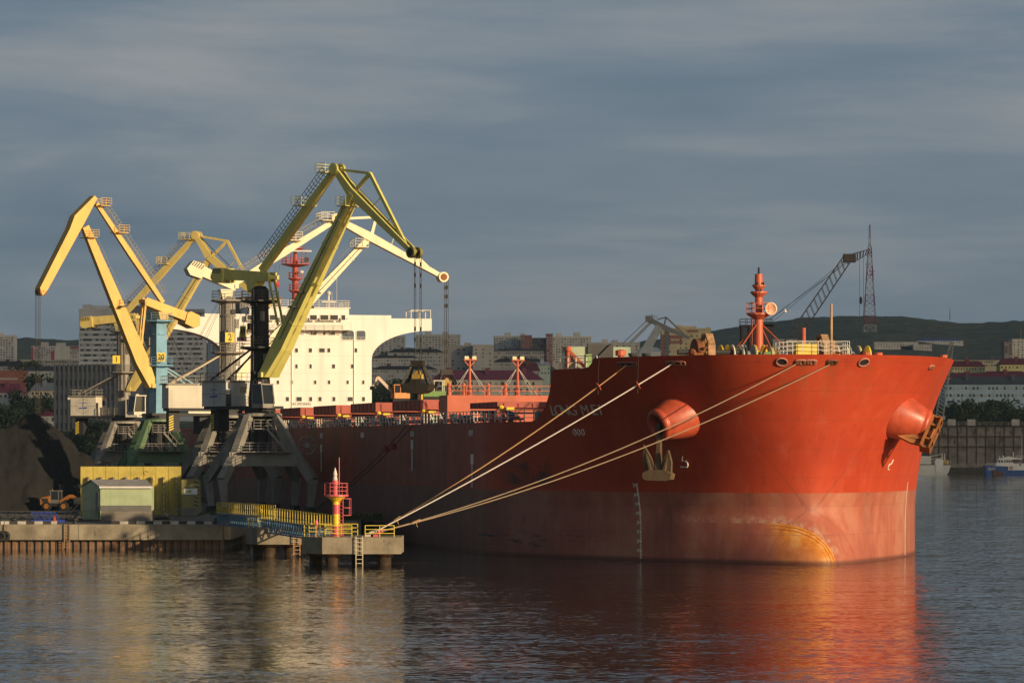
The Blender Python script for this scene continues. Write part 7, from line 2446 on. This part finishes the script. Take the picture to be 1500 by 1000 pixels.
    for x0, x1, z0, z1 in ((4.9, 5.6, 4.9, 5.8), (5.9, 6.6, 4.9, 5.8), (7.2, 7.6, 4.9, 5.8), (8.0, 8.5, 5.0, 5.8), (8.8, 9.3, 5.0, 5.8), (9.6, 10.1, 5.0, 5.8), (13.0, 13.6, 3.7, 4.4), (15.2, 17.6, 3.7, 4.4)):
        MB().bb((x0, 0.45, z0), (x1, 0.56, z1)).build('window', WIN_D, r)
    mb = MB().tube((15.5 - 1.2, 3, 6), (14.3, 3, 15.5), 0.13, 0.06, 6)
    mb.beam((11, 3, 7.2), (11, 3, 9.0), 0.4, 0.3); mb.beam((5.6, 3, 6.3), (5.6, 3, 7.4), 0.25, 0.25); mb.ball((7.0, 3, 7.3), 0.4, 8, 6)
    mb.rail([(0.2, 0.2, 3.7), (4.4, 0.2, 3.6)], 1.1, 1.1, 0.05, 2); mb.rail([(12, 0.8, 6.2), (24, 0.8, 6.0)], 1.4, 1.6, 0.06, 2)
    mb.build('mast', wb, r)
    mb = MB().path([(9.8 + 0.55 * math.cos(t), 0.4, 2.9 + 0.55 * math.sin(t)) for t in [i * math.pi / 6 for i in range(13)]], 0.12, 5)
    mb.build('lifebuoy', INKR, r)
    p = P(1455, 695, 1300)
    o = MB().prism([(0, 0, -0.3), (3.2, 0, -0.3), (4.2, 0, 0.8), (0.6, 0, 2.2), (-0.2, 0, 2.0)], (0, 2.4, 0)).prism([(0.3, -0.05, 2.0), (4.2, -0.05, 0.75), (4.3, -0.05, 0.95), (0.3, -0.05, 2.25)], (0, 0.06, 0)).build('dinghy', paint('dinghy_rust', (0.11, 0.05, 0.04), 0.8, 0.3))
    o.location = (p.x, 1300, 0)
    tag(o, 'small rusty dinghy floating before the blue hulled boat', 'dinghy', 'boats by the floating dock')
    # television tower, red and white bands
    px, Y = 1274, 3900
    base = P(px, 500, Y); top = P(px, 329, Y)
    Y = 3900
    H = top.z - base.z
    r = empty('television_tower', base, 'tall red and white lattice television tower on the hill', 'television tower')
    rw = [paint('tower_white', (0.42, 0.42, 0.44), 0.6, 0.05, streak=False), paint('tower_red', (0.24, 0.05, 0.07), 0.6, 0.05, streak=False)]
    prof = [(0, 8.2), (0.14, 6.6), (0.24, 6.0), (0.36, 5.2), (0.5, 4.0), (0.62, 3.2), (0.72, 2.4), (0.80, 1.9), (0.82, 0.9), (0.93, 0.7), (1.0, 0.2)]
    segs = [(0, .14, 0), (.14, .22, 1), (.22, .3, 0), (.3, .4, 1), (.4, .52, 0), (.52, .64, 1), (.64, .72, 0), (.72, .8, 1), (.8, .88, 0), (.88, 1.0, 1)]
    for s0, s1, ci in segs:
        mb = MB()
        n = max(2, int((s1 - s0) * 22))
        for i in range(n):
            t0 = s0 + (s1 - s0) * i / n; t1 = s0 + (s1 - s0) * (i + 1) / n
            w0, w1 = interp(t0, prof), interp(t1, prof)
            th = 0.45
            for sx, sy in ((-1, -1), (1, -1), (1, 1), (-1, 1)):
                mb.beam((sx * w0, sy * w0, t0 * H), (sx * w1, sy * w1, t1 * H), th, th)
            for (ax, ay), (bx, by) in (((-1, -1), (1, -1)), ((1, -1), (1, 1)), ((-1, 1), (1, 1)), ((-1, -1), (-1, 1))):
                if w0 > 1.2:
                    mb.beam((ax * w0, ay * w0, t0 * H), (bx * w1, by * w1, t1 * H), 0.32, 0.32)
                    mb.beam((bx * w0, by * w0, t0 * H), (ax * w1, ay * w1, t1 * H), 0.32, 0.32)
                    mb.beam((ax * w1, ay * w1, t1 * H), (bx * w1, by * w1, t1 * H), 0.3, 0.3)
        mb.build('tower_section', rw[ci], r)
    for t, dx in ((0.66, -4.5), (0.60, 5), (0.57, 4.2)):
        w_ = interp(t, prof)
        MB().bb((min(0, dx), -w_, t * H - 0.4), (max(0, dx), w_, t * H + 0.4)).build('tower_platform', rw[1], r)
    # dark lattice crane behind the bow
    Y = 790
    ft, hd, tp = P(1148, 515, Y), P(1243, 376, Y), P(1275, 367, Y)
    o = Vector((ft.x, Y, 0))
    r = empty('floating_crane', o, 'dark lattice boom crane on a pontoon behind the red bow', 'crane')
    dk = paint('lattice_dark', (0.085, 0.07, 0.06), 0.7, 0.2)
    def lattice(mb, p, q, w0, w1, n, th=0.16):
        p, q = Vector(p), Vector(q)
        d = (q - p).normalized(); a = Vector((0, 1, 0)); b2 = d.cross(a).normalized()
        for i in range(n):
            t0, t1 = i / n, (i + 1) / n
            c0, c1 = p.lerp(q, t0), p.lerp(q, t1)
            k0, k1 = w0 + (w1 - w0) * t0, w0 + (w1 - w0) * t1
            for sx, sy in ((-1, -1), (1, -1), (1, 1), (-1, 1)):
                mb.beam(c0 + a * sx * k0 / 2 + b2 * sy * k0 / 2, c1 + a * sx * k1 / 2 + b2 * sy * k1 / 2, th, th)
            for s_ in (-1, 1):
                mb.beam(c0 + a * s_ * k0 / 2 - b2 * k0 / 2, c1 + a * s_ * k1 / 2 + b2 * k1 / 2, th * .7, th * .7)
                mb.beam(c0 - a * s_ * k0 / 2 + b2 * s_ * k0 / 2, c1 + a * s_ * k1 / 2 + b2 * s_ * k1 / 2, th * .7, th * .7)
                mb.beam(c0 + b2 * k0 / 2 * s_ - a * k0 / 2, c0 + b2 * k0 / 2 * s_ + a * k0 / 2, th * .7, th * .7)
    mb = MB()
    lattice(mb, ft - o, hd - o, 2.5, 2.0, 17)
    mb.bb((hd.x - o.x - 1.2, -1.2, hd.z - 1.3), (hd.x - o.x + 1.6, 1.2, hd.z + 0.6))
    bo = mb.build('boom', dk, r)
    mb = MB()
    lattice(mb, hd - o + Vector((1, 0, -0.3)), tp - o, 1.9, 0.7, 6)
    mb.build('fly_jib', dk, bo)
    mb = MB()
    for k, (ex, ey) in enumerate(((1085, 503), (1088, 507), (1083, 499))):
        e_ = P(ex, ey, Y) - o
        mb.tube(hd - o + Vector((0.2, (k - 1) * 0.7, -k * 0.5)), e_, 0.06, n=4)
    for dx in (-0.3, 0.6):
        q = P(1261, 370, Y) - o
        mb.tube(q + Vector((dx, 0, 0)), (q.x + dx, 0, 8), 0.05, n=4)
    mb.ball(P(1261, 440, Y) - o, (0.35, 0.35, 0.9), 8, 6)
    mb.build('hoist_rope', ROPE_D, r)
    x0 = P(1084, 500, Y).x - o.x; x1 = P(1131, 500, Y).x - o.x
    zt = P(0, 476, Y).z
    mb = MB()
    mb.bb((x1 - 4.5, -2, 9), (x1, 3, zt)); mb.bb((x0, -2, zt - 0.4), (x1 + 0.6, 3, zt))
    for x in (x0 + 0.4, x0 + 2.2):
        for y in (-1.8, 2.8):
            mb.beam((x, y, 4), (x, y, zt), 0.5, 0.5)
    mb.beam((x0, -1.8, zt - 5), (x0 + 3, -1.8, zt), 0.35, 0.35)
    mb.build('gantry', paint('gantry_brown', (0.07, 0.05, 0.05), 0.8, 0.2), r)
    mb = MB().rail([(x0, -2, zt), (x1, -2, zt)], 1.4, 1.4, 0.07, 2).rail([(x1, 3, zt), (x0, 3, zt)], 1.4, 1.4, 0.07, 2)
    mb.build('gantry_railing', DARK, r)
    MB().bb((x0 - 2, -5, 2.2), (x1 + 16, 6, 9)).build('machinery_house', paint('crane_dull', (0.16, 0.14, 0.12), 0.8, 0.2), r)
    MB().bb((x0 - 8, -9, -0.8), (x1 + 30, 10, 2.2)).build('pontoon', DARK, r)
    # grey portal crane far behind the forecastle
    Y = 1120
    o = P(952, 600, Y); o.z = 0
    r = empty('harbour_crane', o, 'grey level-luffing harbour crane folded down behind the forecastle', 'crane')
    gm = paint('crane_bluegrey', (0.30, 0.33, 0.35), 0.6, 0.15)
    Q = lambda x, y: P(x, y, Y) - o
    hd = Q(950, 467)
    mb = MB().beam(Q(938, 527), Q(966, 478), 3.2, 2.6, 2.4, 2.2, up=(0, 1, 0))
    mb.build('boom', gm, r)
    MB().beam(Q(898, 528), Q(953, 472), 0.9, 1.0).build('tie_arm', gm, r)
    mb = MB().beam(hd, Q(970, 478), 1.2, 1.6).beam(Q(970, 478), Q(1010, 495), 1.3, 1.7, 0.9, 0.9).bb(hd - Vector((1, 1, 1)), hd + Vector((1.4, 1, 1)))
    mb.beam(Q(963, 468), Q(975.5, 464.5), 0.4, 0.4).beam(Q(975.5, 464.5), Q(973, 476), 0.5, 0.5).beam(Q(975.5, 464.5), Q(1006, 493), 0.5, 0.5)
    mb.rail([Q(952, 466), Q(962, 468)], 1.2, 0.8, 0.07)
    mb.build('jib', paint('jib_grey', (0.16, 0.17, 0.18), 0.7, 0.2), r)
    mb = MB().tube(Q(912, 503), hd, 0.12, n=4)
    mb.build('stay', ROPE_D, r)
    mb = MB().tube(Q(937, 600), Q(938, 527), 2.0, 1.9, 10)
    mb.bb(Q(930, 600) + Vector((0, -2, -14)), Q(945, 600) + Vector((0, 2, 0)))
    mb.build('column', gm, r)
    m2 = MB().ladder(Q(948, 504), Q(962, 479), (0.7, 0, 0.3), 1.6, 0.1, 1.0)
    m2.build('boom_ladder', GREY, r)
    # lattice tower crane right of the bow
    Y = 1382
    o = P(1382, 620, Y); o.z = 0
    Q = lambda x, y: P(x, y, Y) - o
    r = empty('dock_crane', o, 'thin pale lattice dock crane rising behind the bow tip', 'crane')
    mb = MB()
    lattice(mb, Q(1376, 611), Q(1388, 534), 2.8, 2.4, 14, 0.22)
    lattice(mb, Q(1388, 534), Q(1395, 500), 2.4, 1.0, 7, 0.2)
    mb.beam(Q(1395, 500), Q(1384, 520), 0.3, 0.3)
    mb.beam(Q(1370, 612), Q(1384, 612), 2, 1.6)
    mb.build('tower', paint('dock_crane_grey', (0.34, 0.35, 0.33), 0.7, 0.2), r)
    mb = MB()
    for x in (1373, 1380):
        mb.beam(Q(x, 614), Q(x, 640), 0.5, 0.5)
    mb.bb((-4, -3, -0.5), (5, 3, 1.2))
    mb.build('portal', DARK, r)
    # gull
    p = P(1151, 456, 330)
    o = MB().ball((0, 0, 0), (0.2, 0.09, 0.09), 8, 6).prism([(-0.06, 0, 0.05), (0.1, 0, 0.05), (0.18, 0.28, 0.2), (0.05, 0.62, 0.1), (0.05, 0.3, 0.18)], (0, 0, 0.015)).prism([(-0.06, 0, 0.05), (0.1, 0, 0.05), (0.18, -0.28, 0.2), (0.05, -0.62, 0.1), (0.05, -0.3, 0.18)], (0, 0, 0.015)).prism([(-0.18, 0, 0), (-0.36, 0.08, 0.01), (-0.36, -0.08, 0.01)], (0, 0, 0.015)).build('gull', paint('gull_white', (0.75, 0.74, 0.72), 0.7, 0.05, streak=False))
    o.location = p
    o.rotation_euler = (0.3, 0.1, 0.9)
    tag(o, 'white gull flying right of the foremast', 'gull')
build_far()

# ------------------------------------------------------------------ evening air
def build_haze():
    m = bpy.data.materials.new('haze')
    m.use_nodes = True
    nt = m.node_tree
    nt.nodes.clear()
    out = nt.nodes.new('ShaderNodeOutputMaterial')
    v = nt.nodes.new('ShaderNodeVolumePrincipled')
    v.inputs['Color'].default_value = (0.55, 0.78, 1.0, 1)
    v.inputs['Density'].default_value = 0.00004
    v.inputs['Anisotropy'].default_value = 0.2
    nt.links.new(v.outputs[0], out.inputs['Volume'])
    o = MB().bb((-4800, -400, -12), (4800, 6200, 290)).build('haze', m)
    tag(o, 'thin evening haze between the harbour and the hills', 'haze', kind='stuff')
build_haze()
